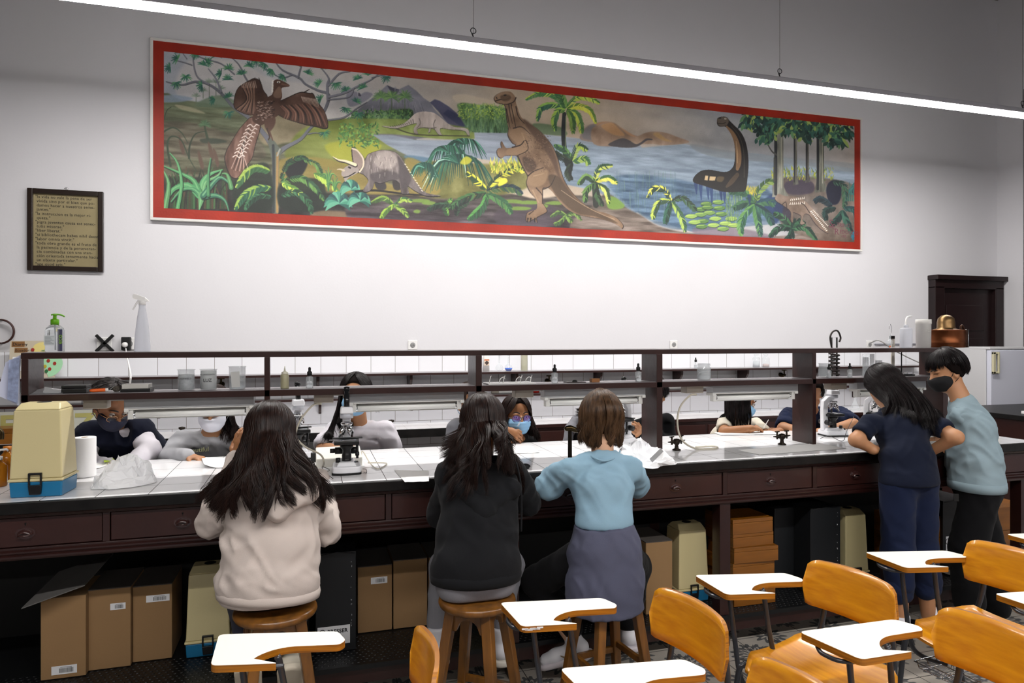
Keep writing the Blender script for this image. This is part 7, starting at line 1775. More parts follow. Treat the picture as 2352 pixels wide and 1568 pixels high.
# microscope arm cover seen behind the boy already built; framed quotation on the wall
a_, b_ = W(62, 431, 5.755), W(237, 625, 5.755); tz = W(62, 431, 5.755).z; bz = W(58, 620, 5.755).z; w = b_.x - a_.x
t = thing('framed_quotations', 'dark wooden frame with hand-lettered Spanish and Latin quotations on aged paper', 'framed text', ((a_.x + b_.x) / 2, 5.779, bz)); h = tz - bz; k_ = .035
Mf = mat('frame_dark', '#241a15', rough=.3, coat=.3)
MB().box(-w / 2, -w / 2 + k_, -.028, 0, 0, h).box(w / 2 - k_, w / 2, -.028, 0, 0, h).box(-w / 2 + k_, w / 2 - k_, -.028, 0, 0, k_).box(-w / 2 + k_, w / 2 - k_, -.028, 0, h - k_, h).build('frame', Mf, t, bevel=.004)
MB().box(-w / 2 + k_, w / 2 - k_, -.008, -.001, k_, h - k_).build('aged_paper', mat('aged_paper', '#978a66', rough=.6, vary=(4, .2), coat=.4), t)
MB().tube(arc((-.0, -.01, h + .006), .012, 0, 2 * pi, 12, 'xz')[:-1], .0025, 6, closed=True).build('hanging_ring', M_metal, t)
Q = ['"la vida no vale la pena de ser', ' vivida sino por el bien que po-', ' damos hacer a nuestros seme-', ' jantes."', '"la instruccion es la mejor ri-', ' queza."', '"pigra juventus causa est senec-', ' tutis miserae."', '"liber liberat."', '"si bibliothecam habes nihil deest."', '"labor omnia vincit."', '"toda obra grande es el fruto de', ' la paciencia y de la perseveran-', ' cia combinadas con una aten-', ' ción orientada tenazmente hacia', ' un objeto particular."', '"age quod agis."']
dz_ = (h - 2 * k_ - .035) / 16
lt = text_obj('\n'.join(Q), dz_ * 1.0, M_ink, t, Matrix.Translation((-w / 2 + k_ + .012, -.0086, h - k_ - .032)) @ Matrix.Scale(.90, 4, (1, 0, 0)) @ FRONT, name='lettering', space=1.08)
# ---------------------------------------------------------------- people
J = W
def skin(n, c): return mat('skin_' + n, c, rough=.5, sss=.12, bump=(300, .04, 2))
SK_T, SK_M, SK_L, SK_D = skin('tan', '#a4714c'), skin('medium', '#b5835f'), skin('light', '#c79d80'), skin('deep', '#8c5c3c')
def cloth(n, c, b=.12): return mat('cloth_' + n, c, rough=.9, sheen=.04, spec=.2, bump=(420, b, 3), vary=(2.5, .08))
def hairm(n, c, c2):
    m = mat('hair_' + n, c, rough=.38, spec=.26, aniso=.5, vary=(60, .5, c2), stretch=(1, 1, .05)); return m
def frame_of(fwd, up=(0, 0, 1)):
    f = Vector(fwd).normalized(); r = f.cross(Vector(up)).normalized(); u = r.cross(f).normalized(); return f, r, u
def fold(amp, sc, seed, dirs=None):
    sc = np.array(sc, float)
    def d(V, N):
        Q = V.astype(float).copy(); Q[:, 0] += .7 * V[:, 2]; w = vnoise(V, 6, seed + 9, 1); Q += w[:, None] * .05
        n = vnoise(Q, sc, seed, 2); n2 = vnoise(Q, sc * 1.7, seed + 4, 1); Q[:, 0] -= 1.4 * V[:, 2]; n3 = vnoise(Q, sc * 1.5, seed + 5, 1)
        return amp * (n * .6 + (.4 - np.abs(n2)) * .7 + (.4 - np.abs(n3)) * .6)
    return d

def hand(S, wr, d, n, curl=.5, side=1, spread=.1, k=.006, s=1.0):
    """palm along d, back-of-hand normal n, thumb on the side*lateral side"""
    d = Vector(d).normalized(); n = (Vector(n) - d * Vector(n).dot(d)).normalized(); l = d.cross(n) * side; w = Vector(wr)
    S.cap(w - d * .02 * s, w + d * .035 * s, .021 * s, .017 * s, l, 1.3, .01); S.cap(w + d * .03 * s, w + d * .07 * s, .0135 * s, .0125 * s, l, 2.3, .01)
    for i, (o, L) in enumerate(((.030, .068), (.010, .077), (-.010, .072), (-.028, .056))):
        b = w + d * (.078 - abs(i - 1.3) * .004) * s + l * o * s; a = 0; dd = (d + l * (o * 5 * spread)).normalized(); p = b; c = curl * (1 + .12 * (i - 1))
        for q, (f, r0, r1) in enumerate(((.45, .0092, .0084), (.32, .0084, .0076), (.25, .0076, .0062))):
            a += c * (.7, 1.0, .6)[q]; v = dd * cos(a) - n * sin(a); e = p + v * L * f * s; S.cap(p, e, r0 * s, r1 * s, k=.003); p = e
    t0 = w + d * .018 * s + l * .022 * s; t1 = t0 + (d * .6 + l * .7 - n * .25).normalized() * .034 * s; t2 = t1 + (d * .8 + l * .3 - n * .5).normalized() * .030 * s
    S.cap(t0, t1, .0125 * s, .0100 * s, k=.008); S.cap(t1, t2, .0100 * s, .0078 * s, k=.003)

def head(S, hc, f, r, u, s=1.0, face=True):
    R = [[r.x, f.x, u.x], [r.y, f.y, u.y], [r.z, f.z, u.z]]; P = lambda a, b, c: hc + r * a * s + f * b * s + u * c * s
    S.ell(P(0, -.012, .028), (.074 * s, .092 * s, .090 * s), R, .02); S.ell(P(0, .022, -.035), (.060 * s, .066 * s, .078 * s), R, .03)
    S.ell(P(0, .058, -.082), (.026 * s, .022 * s, .022 * s), R, .03)
    for sd in (-1, 1):
        S.ell(P(sd * .073, -.008, -.012), (.009 * s, .019 * s, .031 * s), R, .006); S.ell(P(sd * .079, -.004, -.010), (.005 * s, .010 * s, .019 * s), R, .003, sub=True)
        if face: S.ell(P(sd * .031, .088, .002), (.019 * s, .012 * s, .012 * s), R, .012, sub=True); S.ell(P(sd * .038, .062, -.030), (.022 * s, .020 * s, .020 * s), R, .02)
        if face: S.ell(P(sd * .030, .078, .020), (.024 * s, .010 * s, .007 * s), R, .008)
    if face:
        S.cap(P(0, .084, .004), P(0, .104, -.034), .0085 * s, .0125 * s, k=.008); S.ell(P(.011, .094, -.038), (.008 * s, .009 * s, .007 * s), R, .005); S.ell(P(-.011, .094, -.038), (.008 * s, .009 * s, .007 * s), R, .005)
        S.ell(P(0, .083, -.058), (.024 * s, .011 * s, .006 * s), R, .005); S.ell(P(0, .081, -.068), (.021 * s, .011 * s, .006 * s), R, .005)
    return P

def eyes(t, P, hc, f, r, u, loc, s=1.0, iris='#2a1a12', shut=False):
    for sd in (-1, 1):
        c = P(sd * .031, .079, .002) - loc
        e = None if shut else MB().sphere(c, .0125 * s, 16, 12).build('eye', mat('eye_white', '#d8d3cc', rough=.2), t)
        p = c + f * .0095 * s; shut or MB().sphere(p, (.0058, .0058, .0058), 12, 8).build('iris', mat('iris_dark', iris, rough=.15), e)
        b = [P(sd * x, y, z) - loc for x, y, z in ((.012, .094, .027), (.030, .092, .034), (.050, .078, .029))]
        MB().tube(spline(b, 4), [.003, .0034, .0038, .004, .004, .0036, .003, .0024, .0012], 6).build('eyebrow', M_hair_bk, t)
        b = [P(sd * x, y, z) - loc for x, y, z in ((.016, .089, .004), (.031, .0935, .0095), (.047, .083, .005))]
        MB().tube(spline(b, 4), .0014, 5).build('eyelashes', M_hair_bk, t)

def mask(t, P, loc, R, m, s=1.0, straps=True, ext=0.0, pleat=False):
    S = Sdf(.02); S.ell(P(0, .035, -.044), (.069 * s, .079 * s, .068 * s), R, .02); S.ell(P(.034, .058, -.034), (.030, .030, .028), R); S.ell(P(-.034, .058, -.034), (.030, .030, .028), R); S.ell(P(0, .075, -.036), (.026 * s, .036 * s, .032 * s), R, .03); S.ell(P(0, .058, -.082), (.032 * s, .030 * s, .024 * s), R, .03)
    r, f, u = [Vector((R[0][k], R[1][k], R[2][k])) for k in range(3)]
    S.cut(P(0, .05, -.008 + ext), u + f * .25); S.cut(P(0, .018, 0), -f + u * .05); S.cut(P(0, 0, -.104), -u)
    def dp(V, N):
        if not pleat: return vnoise(V, 30, 3, 2) * .0018
        h = (V + np.array(loc) * 0 - np.array(P(0, 0, 0))) @ np.array(u); return .0022 * np.abs(np.sin(h * 150)) + vnoise(V, 26, 3, 2) * .0022
    S.mesh(.0045, 'face_mask', m, t, 1, dp, loc)
    if straps:
        for sd in (-1, 1): MB().tube([p - loc for p in (P(sd * .068, .020, -.024), P(sd * .080, -.004, .018), P(sd * .081, -.024, .005), P(sd * .077, -.012, -.04), P(sd * .060, .02, -.070))], .0018, 5).build('mask_strap', m, t)

def glasses(t, P, loc, mf, ml, w=.0255, h=.019, sh=0.0):
    fr = MB(); ln = MB()
    for sd in (-1, 1):
        ring = [P(sd * .034 + w * cos(a), .103 - .010 * abs(sd * .034 + w * cos(a)) / .06, sh - .004 + h * sin(a) * (1 + .12 * sin(2 * a) * 0)) - loc for a in [k * pi / 10 for k in range(20)]]
        fr.tube(ring, .0017, 6, closed=True); c = sum(ring, Vector()) / 20
        ln.add(ring + [c], [(i, (i + 1) % 20, 20) for i in range(20)])
        fr.tube([P(sd * .059, .093, sh + .002) - loc, P(sd * .077, .06, sh + .002) - loc, P(sd * .079, -.01, sh + .0) - loc], .0015, 5)
    fr.tube([P(-.010, .106, sh) - loc, P(0, .109, sh + .003) - loc, P(.010, .106, sh) - loc], .0017, 6)
    g = fr.build('glasses', mf, t); ln.build('lens', ml, g)

def strands(name, m, t, PT, rad, loc, lockn=60, clump=.55, seed=1, parent=None):
    """PT: (N,K,3) strand points -> one hair mesh of tapered three-sided strands"""
    N, K, _ = PT.shape; rg = np.random.RandomState(seed)
    if lockn:
        lk = rg.choice(N, min(lockn, N), replace=False); A = PT[:, K // 2]; near = np.argmin(((A[:, None] - A[lk][None]) ** 2).sum(-1), 1)
        w = (np.linspace(0, 1, K) ** 1.6 * clump)[None, :, None]; PT = PT * (1 - w) + PT[lk][near] * w
    T = np.gradient(PT, axis=1); T /= np.linalg.norm(T, axis=2, keepdims=True) + 1e-9
    rv = rg.normal(size=(N, 1, 3)); a = np.cross(T, rv); a /= np.linalg.norm(a, axis=2, keepdims=True) + 1e-9; b = np.cross(T, a)
    rr = rad * rg.uniform(.6, 1.4, (N, 1)) * np.interp(np.linspace(0, 1, K), [0, .1, .7, 1], [.6, 1, .85, .12])[None]
    V = np.stack([PT + (a * cos(q) + b * sin(q)) * rr[..., None] for q in (0, 2 * pi / 3, 4 * pi / 3)], 2).reshape(-1, 3) - np.array(loc)
    base = (np.arange(N)[:, None] * K + np.arange(K - 1)[None]) * 3
    F = np.stack([np.stack([base + q, base + (q + 1) % 3, base + 3 + (q + 1) % 3, base + 3 + q], -1) for q in range(3)], 2).reshape(-1, 4)
    return np_mesh(V, F, name, m, t)

def push_out(PT, S, margin, it=3):
    sh = PT.shape; P = PT.reshape(-1, 3).astype(np.float32).copy(); mg = margin if not hasattr(margin, 'shape') else margin.reshape(-1)
    for _ in range(it):
        d = S.ev(P); m = d < mg
        if not m.any(): break
        Q = P[m]; e = .004; g = np.stack([S.ev(Q + np.eye(3, dtype=np.float32)[k] * e) - S.ev(Q - np.eye(3, dtype=np.float32)[k] * e) for k in range(3)], 1)
        g /= np.linalg.norm(g, axis=1, keepdims=True) + 1e-6
        P[m] = Q + g * ((mg if not hasattr(mg, 'shape') else mg[m]) - d[m])[:, None]
    return P.reshape(sh)

def hair(t, m, hc, f, r, u, loc, n, az, zend, wend, back=.05, body=None, th1=92, K=22, rad=.0016, wave=.006, seed=2, vol=1.07, part=.0, jag=.03, lockn=70, clump=.5, front=None, parent_name='hair', gap=None, sx=0, fy=None):
    """long or short hair: az=(a0,a1) degrees measured from the back of the head; zend(azimuth)->world height of the tips, None = stays on the skull"""
    rg = np.random.RandomState(seed); Fh, Rh, U = np.array(f), np.array(r), np.array(u); H = np.array(hc)
    A = np.radians(rg.uniform(az[0], az[1], n)); lay = rg.uniform(0, 1, n) ** .7
    kh = int(K * .42) if zend is not None else K; TH = np.radians(th1(np.degrees(A)) if callable(th1) else np.full(n, th1))
    TH = TH * (rg.uniform(.84, 1.03, n) if zend is None else 1)
    q = np.linspace(0, 1, kh)[None]; th = radians(1) + (TH[:, None] - radians(1)) * q; AV = A[:, None] * (1 + (.42 if az[1] < 140 else 0) * (1 - q) ** .6); AV = np.clip(AV, -pi, pi)
    h = -Fh * np.cos(AV)[..., None] + Rh * np.sin(AV)[..., None]
    rx = np.where(np.cos(A) > 0, .098, .094)
    ex = (.092 * (np.sin(A) ** 2) + .104 * (np.cos(A) ** 2) - .004)
    v = ((1.02 + (vol - 1.02) * (.5 + .5 * np.cos(A))) * (.99 + .05 * lay))[:, None]
    P1 = H + (U[None, None] * (np.cos(th) * .104 * v)[..., None] + h * (np.sin(th) * ex[:, None] * v)[..., None]) + U * .022 - Fh * .010 + Rh * part * (1 - np.sin(th))[..., None]
    if zend is not None:
        E = P1[:, -1]; ze = zend(np.degrees(A)) + rg.uniform(-jag, jag, n); kk = K - kh
        T_ = np.linspace(0, 1, kk + 1)[1:][None]; dz = (E[:, 2] - ze)
        Rw = np.array((Rh[0], Rh[1], 0)); Rw /= np.linalg.norm(Rw); Fw = np.array((Fh[0], Fh[1], 0)); Fw /= np.linalg.norm(Fw)
        lat = (E - H) @ Rw; tl = np.sin(A) * wend + rg.normal(0, .012, n) + sx; tl = np.where((tl > gap[0]) & (tl < gap[1]), np.where(tl > (gap[0] + gap[1]) / 2, gap[1] + .01, gap[0] - .01), tl) if gap else tl; dp = (E - H) @ Fw; td = (-np.cos(A) * back if fy is None else fy(np.degrees(A)))
        X = lat[:, None] + (tl - lat)[:, None] * T_ ** 2.0; Y_ = dp[:, None] + (td - dp)[:, None] * (T_ ** 1.2 * (1.8 - .8 * T_))
        ph = (A * 7 + rg.uniform(0, 1.6, n))[:, None]; wv = wave * np.sin(T_ * 9 + ph) * T_ ** .6
        P2 = H[None, None] * np.array([1, 1, 0]) + Rw[None, None] * (X + wv)[..., None] + Fw[None, None] * (Y_ + wave * .5 * np.cos(T_ * 8 + ph) * T_)[..., None]
        P2[..., 2] = E[:, 2][:, None] - dz[:, None] * T_
        PT = np.concatenate([P1, P2], 1)
        if lockn:
            lk = rg.choice(n, min(lockn, n), replace=False); near = np.argmin(((E[:, None] - E[lk][None]) ** 2).sum(-1), 1); w = (np.linspace(0, 1, K) ** 1.6 * clump)[None, :, None]; PT = PT * (1 - w) + PT[lk][near] * w; lockn = 0
        if body is not None: PT[:, kh:] = push_out(PT[:, kh:], body, (.004 + .020 * lay)[:, None] * np.ones((1, K - kh)))
    else:
        PT = P1.copy(); tt = np.linspace(0, 1, kh)[None, :, None] ** 2; PT += rg.normal(0, wave, (n, 1, 3)) * tt
    o = strands(parent_name, m, t, PT, rad, loc, lockn, clump, seed)
    # scalp volume below the strands
    S = Sdf(.02); Rm = [[r.x, f.x, u.x], [r.y, f.y, u.y], [r.z, f.z, u.z]]
    v_ = 1 + (vol - 1) * (.6 if zend is not None else .85); S.ell(Vector(hc) + u * .028 - f * .014, (.082 * v_, .096 * v_, .094 * v_), Rm)
    S.cut(Vector(hc) + f * .040 + u * .05, f - u * .5); S.cut(Vector(hc) - u * (.05 if zend is not None else .012), -u + f * (.35 if zend is not None else .9))
    S.mesh(.008, 'hair_volume', mat('scalp_' + m.name, '#120c0b' if m is not M_hair_lb else '#3a2717', rough=.85, spec=.1), o, 1, None, loc)
    return o

def shoe(t, a, d, loc, m, sole='#d8d5cc', L=.25, up=(0, 0, 1), stripe=None, high=.05):
    """a = ankle point, d = direction of the toes"""
    d = Vector(d).normalized(); n = Vector(up); n = (n - d * n.dot(d)).normalized(); l = d.cross(n); a = Vector(a)
    b = a - n * .075; S = Sdf(.02); S.cap(a - d * .01 + n * high * .4, b + d * .0 + n * .02, .043, .040, l, 1.0); S.cap(b - d * .03 + n * .02, b + d * L * .42 + n * .008, .036, .032, l, 1.12); S.cap(b + d * L * .42 + n * .008, b + d * L * .64 + n * .003, .032, .028, l, 1.3)
    S.cut(b - n * .016, -n); S.cut(a + n * high * .55, n); o = S.mesh(.006, 'shoe', m, t, 1, None, loc)
    Q = Sdf(.01); Q.cap(b - d * .032 - n * .018, b + d * L * .64 - n * .018, .044, .041, l, 1.12); Q.cut(b - n * .034, -n); Q.cut(b - n * .006, n); Q.mesh(.006, 'sole', mat('sole_' + sole[1:], sole, rough=.7), o, 1, None, loc)
    if stripe:
        for sd in (-1, 1):
            pts = [b + d * x * L + n * z + l * sd * y for x, z, y in ((-.06, .028, .037), (.06, .002, .040), (.18, .004, .040), (.28, .018, .037))]
            MB().tube(spline([p - loc for p in pts], 4), [.003, .007, .010, .011, .011, .010, .009, .008, .006, .005, .004, .003, .001], 6, flat=.35, up=l).build('curved_stripe', mat('stripe_' + stripe[1:], stripe, rough=.5), o)
    return o

M_hair_bk = hairm('black', '#0f0c0d', '#1d1617'); M_hair_br = hairm('dark_brown', '#130a0a', '#2a1913'); M_hair_lb = hairm('brown', '#2f1f13', '#5c4430'); M_hair_gr = hairm('greying', '#1c191a', '#45403f')
M_mask_b = mat('surgical_blue', '#8fbfe6', rough=.8); M_mask_w = mat('mask_white', '#dfe1ec', rough=.8); M_mask_k = mat('mask_black', '#101013', rough=.85); M_mask_n = mat('mask_navy', '#191b30', rough=.85)

def person(label, hd, fwd, nk, ch, pel, sh, el, wr, skin_m, cl, top, tor=(.125, .115, .120, .075), q=1.5, lat=None, sleeve='long', slv=(.062, .056, .042), hem=None, neck_r=.047, legs=None, leg_m=None, legr=(.078, .066, .052), knees=None, ank=None, shoes=None, hands=(None, None), foldp=(.010, (9, 9, 5), 1), vox=.009, hv=.0065, up=(0, 0, 1), face=True, s=1.0, bare_sh=False, cuff=True, ncut=.012, waist=None, tname=None, gshift=.0, armr=(.044, .036, .026), scut=.6, hipo=.078):
    base = Vector((pel.x, pel.y, 0)); t = thing('person', label, 'person', base, 0); loc = base
    f, r, u = frame_of(fwd, up); B = Sdf(.022)
    P = head(B, hd, f, r, u, s, face)
    L = Vector(lat).normalized() if lat is not None else (sh[1] - sh[0]).normalized()
    B.cap(nk, hd - u * .05 - f * .012, .052 * s, .050 * s, k=.03)
    wst = waist or pel.lerp(ch, .5)
    B.chain([pel, wst, ch, nk.lerp(ch, .35)], [x * .70 for x in tor], L, [q, q, q], .03)
    for i in (0, 1):
        B.cap(nk - Vector((0, 0, .04)), sh[i], .036, .036, k=.03)
        B.chain([sh[i], el[i], wr[i]], (armr[0] * .85, armr[1], armr[2]), k=.02)
        if hands[i]: hand(B, wr[i], *hands[i])
    if knees:
        for i in (0, 1): hp = pel + L * (hipo if i else -hipo); B.chain([hp, knees[i], ank[i]], [.07, .05, .036], k=.02)
    B.mesh(hv, 'body', skin_m, t, 1, None, loc)
    # upper garment
    G = Sdf(.022)
    G.cap(pel, pel - Vector((0, 0, .07)), tor[0], tor[0] * .97, L, q, .03); G.chain([pel, wst, ch, nk.lerp(ch, .28)], tor, L, [q, q, q * .98], .03)
    for i in (0, 1):
        G.cap(nk - Vector((0, 0, .034)), sh[i], .046, slv[0] * .92, k=.03)
        if sleeve == 'long': G.chain([sh[i], el[i], wr[i]], slv, k=.025)
        elif sleeve == 'short': e = sh[i].lerp(el[i], scut); G.chain([sh[i], e], (slv[0], slv[1]), k=.02); G.ell(e + (el[i] - sh[i]).normalized() * slv[1], (slv[1] * .9,) * 3, None, .006, sub=True)
    if sleeve == 'long' and cuff is not None:
        pass
    hz = hem
    if hz is not None: G.cut((0, 0, hz), (0, 0, -1), .012)
    # neck opening: remove a slanted cylinder-like plug
    G.ell(nk + u * .035 + f * .012, (.056, .056, .048), None, .008, sub=True)
    fa, fs, fd = foldp
    fo = fold(fa, fs, fd); hq = hem if hem is not None else -9
    o = G.mesh(vox, tname or top, cl, t, 1, lambda V, N: fo(V, N) * np.clip((V[:, 2] - hq - .02) / .09, .12, 1), loc)
    if legs is not None:
        T = Sdf(.03); T.cap(pel - L * .04, pel + L * .04, tor[0] * .80, tor[0] * .80, L, 1.1)
        for i in (0, 1):
            hp = pel + L * (hipo if i else -hipo); T.chain([hp, knees[i], legs[i]], legr, k=.03)
        T.mesh(vox, 'trousers', leg_m, t, 1, fold(.008, (8, 8, 5), fd + 3), loc)
    if shoes:
        for i in (0, 1): shoe(t, ank[i], shoes[0][i], loc, shoes[1], *shoes[2:])
    Rm = [[r.x, f.x, u.x], [r.y, f.y, u.y], [r.z, f.z, u.z]]
    return dict(t=t, P=P, f=f, r=r, u=u, R=Rm, G=G, B=B, loc=loc, hd=hd, o=o)

def ribband(p, z, tor_r, q, lat, c, m, name='hem_band', h=.03, off=-.001, parent=None):
    L = Vector(lat).normalized(); F_ = Vector((-L.y, L.x, 0)); m_ = MB(); n = 48; vs = []
    for (dz, o) in ((-h, -.004), (-h, off), (-h * .5, off + .003), (0, off), (0, -.004)):
        for k in range(n):
            a = 2 * pi * k / n; vs.append(c + L * cos(a) * (tor_r * q + o) + F_ * sin(a) * (tor_r + o) + Vector((0, 0, z + dz - c.z)) - p['loc'])
    m_.add(vs, [(j * n + k, j * n + (k + 1) % n, (j + 1) * n + (k + 1) % n, (j + 1) * n + k) for j in range(4) for k in range(n)], True)
    return m_.build(name, m, parent or p['t'])

# ============ student in the cream hoodie
CRM = cloth('cream_fleece', '#c9bdb6'); V3 = Vector
pel = J(618, 1335, 2.76)
p = person('student with very long dark brown hair in a cream hoodie sitting on a stool', J(621, 1001, 2.92), (.05, 1, -.22), J(622, 1096, 2.87), J(624, 1172, 2.83), pel,
    (J(548, 1146, 2.85), J(704, 1148, 2.85)), (J(490, 1196, 2.93), J(748, 1216, 2.95)), (J(545, 1056, 3.06), J(735, 1102, 3.22)), SK_T, CRM, 'cream_hoodie',
    tor=(.122, .116, .112, .075), q=1.46, slv=(.060, .060, .045), hem=.625, knees=(J(560, 1370, 3.13), J(675, 1368, 3.13)), legs=(J(572, 1475, 2.86), J(668, 1478, 2.86)), ank=(J(574, 1500, 2.84), J(668, 1500, 2.84)), leg_m=cloth('slate', '#3c3d4a'),
    shoes=((V3((0, .55, -.8)), V3((0, .55, -.8))), mat('shoe_cream', '#cfc8b8', rough=.6), '#c9c0ae', .24, (0, .8, .55)),
    hands=((V3((.16, -.02, 1)), V3((-.5, -.7, .1)), .5, -1, .4, .006, 1.0), (V3((-.3, 1, -.05)), V3((0, 0, 1)), .5)), foldp=(.020, (11, 11, 8), 2), face=False, s=1.0)
ribband(p, .672, .131, 1.44, p['G'].pr[0][5], pel, CRM, h=.035)
Hd = Sdf(.03); cz = J(640, 1130, 2.78)
Hd.chain([J(560, 1085, 2.86), J(572, 1130, 2.74), J(640, 1172, 2.69), J(706, 1130, 2.74), J(700, 1085, 2.86)], [.03, .034, .036, .034, .03]); Hd.ell(J(636, 1120, 2.75), (.10, .05, .085))
Hd.mesh(.008, 'hood', CRM, p['t'], 1, fold(.010, (14, 14, 10), 6), p['loc'])
hb = Sdf(.03); hb.pr = list(p['G'].pr); hb.pr += [q_ for q_ in Hd.pr]
hair(p['t'], M_hair_br, p['hd'], p['f'], p['r'], p['u'], p['loc'], 5200, (-128, 128), lambda a: .99 + .03 * np.sin(np.radians(a * 2.1)) + .03 * np.abs(np.sin(np.radians(a * 1.7))), .225, .16, hb, rad=.0021, wave=.020, vol=1.13, jag=.05, lockn=90, clump=.66, seed=3, gap=(.045, .105), fy=lambda a: -.29 * np.maximum(np.cos(np.radians(a)), .35))
glasses(p['t'], p['P'], p['loc'], mat('tortoise', '#2a1c16', rough=.3), mat('clear_lens', '#dfe6ea', rough=.05, trans=.9, ior=1.1, alpha=.4))

# ============ student in the black hoodie
BLK = cloth('black_fleece', '#16171a'); GRY = cloth('grey_marl', '#85858c', .2)
pel = J(1094, 1300, 2.66)
p = person('student with long dark hair in a black hoodie and grey sweatpants on a stool', J(1106, 975, 2.87), (-.02, 1, -.12), J(1105, 1056, 2.83), J(1104, 1135, 2.77), pel,
    (J(1036, 1090, 2.82), J(1174, 1085, 2.82)), (J(1014, 1180, 2.90), J(1212, 1150, 2.95)), (J(1040, 1100, 3.20), J(1200, 1082, 3.22)), SK_M, BLK, 'black_hoodie',
    tor=(.122, .110, .108, .072), q=1.44, slv=(.058, .056, .042), hem=.665, knees=(J(1022, 1300, 3.02), J(1168, 1298, 3.02)), legs=(J(1004, 1432, 2.99), J(1152, 1432, 2.99)), ank=(J(1003, 1462, 2.98), J(1150, 1462, 2.98)), leg_m=GRY,
    legr=(.085, .068, .046), shoes=((V3((-.1, 1, 0)), V3((.1, 1, 0))), mat('shoe_white', '#d6d6dc', rough=.5), '#cfcac0', .25, (0, 0, 1), '#6e6e70', .09), hands=((V3((.4, 1, 0)), V3((0, 0, 1)), .4), (V3((-.3, 1, 0)), V3((0, 0, 1)), .4)), foldp=(.015, (10, 10, 7), 5), face=False)
ribband(p, .70, .130, 1.42, p['G'].pr[0][5], pel, BLK, h=.045)
Q = Sdf(.03); Q.cap(pel - V3((.065, 0, .05)), pel + V3((.065, 0, -.05)), .102, .102); Q.cut((0, 0, .595), (0, 0, -1)); Q.mesh(.009, 'sweatpants_seat', GRY, p['t'], 1, None, p['loc'])
Hd = Sdf(.03)
Hd.chain([J(1050, 1062, 2.84), J(1056, 1120, 2.70), J(1110, 1172, 2.655), J(1176, 1120, 2.70), J(1168, 1060, 2.84)], [.03, .034, .036, .032, .028]); Hd.ell(J(1112, 1115, 2.73), (.105, .05, .10))
Hd.mesh(.008, 'hood', BLK, p['t'], 1, fold(.012, (12, 12, 9), 7), p['loc'])
MB().tube(spline([V3(x) - p['loc'] for x in (J(1186, 1062, 2.72), J(1196, 1110, 2.68), J(1198, 1170, 2.67), J(1197, 1220, 2.67))], 5), .0035, 6).build('drawstring', BLK, p['t'])
hb = Sdf(.03); hb.pr = list(p['G'].pr) + list(Hd.pr)
hair(p['t'], M_hair_br, p['hd'], p['f'], p['r'], p['u'], p['loc'], 4600, (-125, 125), lambda a: 1.10 + .05 * np.sin(np.radians(a * 3 + 20)), .145, .13, hb, rad=.0019, wave=.012, vol=1.10, jag=.09, lockn=75, clump=.7, seed=6, sx=-.03, fy=lambda a: -.27 * np.maximum(np.cos(np.radians(a)), .3))

# ============ brown-haired student in the light blue t-shirt
TEE = cloth('light_blue_cotton', '#8bacc0'); SWT = cloth('slate_blue_fleece', '#535568'); BKT = cloth('black_twill', '#0e0e11')
pel = J(1390, 1268, 2.80)
p = person('student with chin-length brown hair in a light blue t-shirt on a stool', J(1378, 968, 2.95), (.02, 1, -.28), J(1384, 1046, 2.90), J(1382, 1118, 2.86), pel,
    (J(1304, 1078, 2.88), J(1446, 1076, 2.88)), (J(1252, 1122, 3.00), J(1462, 1118, 3.06)), (J(1228, 1085, 3.22), J(1425, 1075, 3.30)), SK_L, TEE, 'light_blue_t_shirt',
    tor=(.094, .094, .104, .072), q=1.34, sleeve='short', scut=.85, slv=(.056, .066, .04), hem=J(1390, 1200, 2.8).z - .015, knees=(J(1232, 1335, 3.06), J(1462, 1300, 3.10)), legs=(J(1312, 1440, 3.0), J(1444, 1425, 3.0)), ank=(J(1312, 1462, 3.0), J(1444, 1434, 3.0)), leg_m=BKT,
    legr=(.08, .07, .055), shoes=((V3((-.75, .5, -.35)), V3((.35, 1, -.1))), mat('shoe_white', '#d6d6dc', rough=.5), '#c4bec4', .25, (0, 0, 1), '#93836a', .07), hands=((V3((.2, 1, 0)), V3((0, 0, 1)), .4), (V3((-.3, 1, 0)), V3((0, 0, 1)), .4)), foldp=(.014, (13, 13, 5), 8), face=False, waist=J(1388, 1200, 2.81), hv=.006)
nb = MB().tube([V3(x) - p['loc'] for x in spline([J(1350, 1038, 2.95), J(1362, 1050, 2.835), J(1388, 1058, 2.805), J(1414, 1050, 2.835), J(1424, 1036, 2.95)], 6)], .0045, 8).build('neckband', TEE, p['t'])
K_ = Sdf(.03); L_ = V3((1, 0, 0)); w0 = J(1386, 1208, 2.81); K_.chain([w0, J(1388, 1260, 2.79), J(1390, 1340, 2.77), J(1390, 1420, 2.76)], [.106, .124, .134, .144], L_, [1.30, 1.28, 1.24])
K_.cut((0, 0, w0.z + .008), (0, 0, 1)); K_.cut((0, 0, J(1390, 1398, 2.76).z), (0, 0, -1))
K_.ell(J(1390, 1440, 2.80), (.155, .115, .21), None, .01, sub=True)
K_.mesh(.009, 'tied_sweater', SWT, p['t'], 1, fold(.011, (11, 11, 4), 9), p['loc'])
hair(p['t'], M_hair_lb, p['hd'], p['f'], p['r'], p['u'], p['loc'], 3600, (-150, 150), lambda a: p['hd'].z - .108 + .05 * (np.abs(a) / 120) ** 2, .092, .085, None, K=20, rad=.0018, wave=.012, vol=1.24, jag=.025, lockn=60, clump=.6, seed=9)

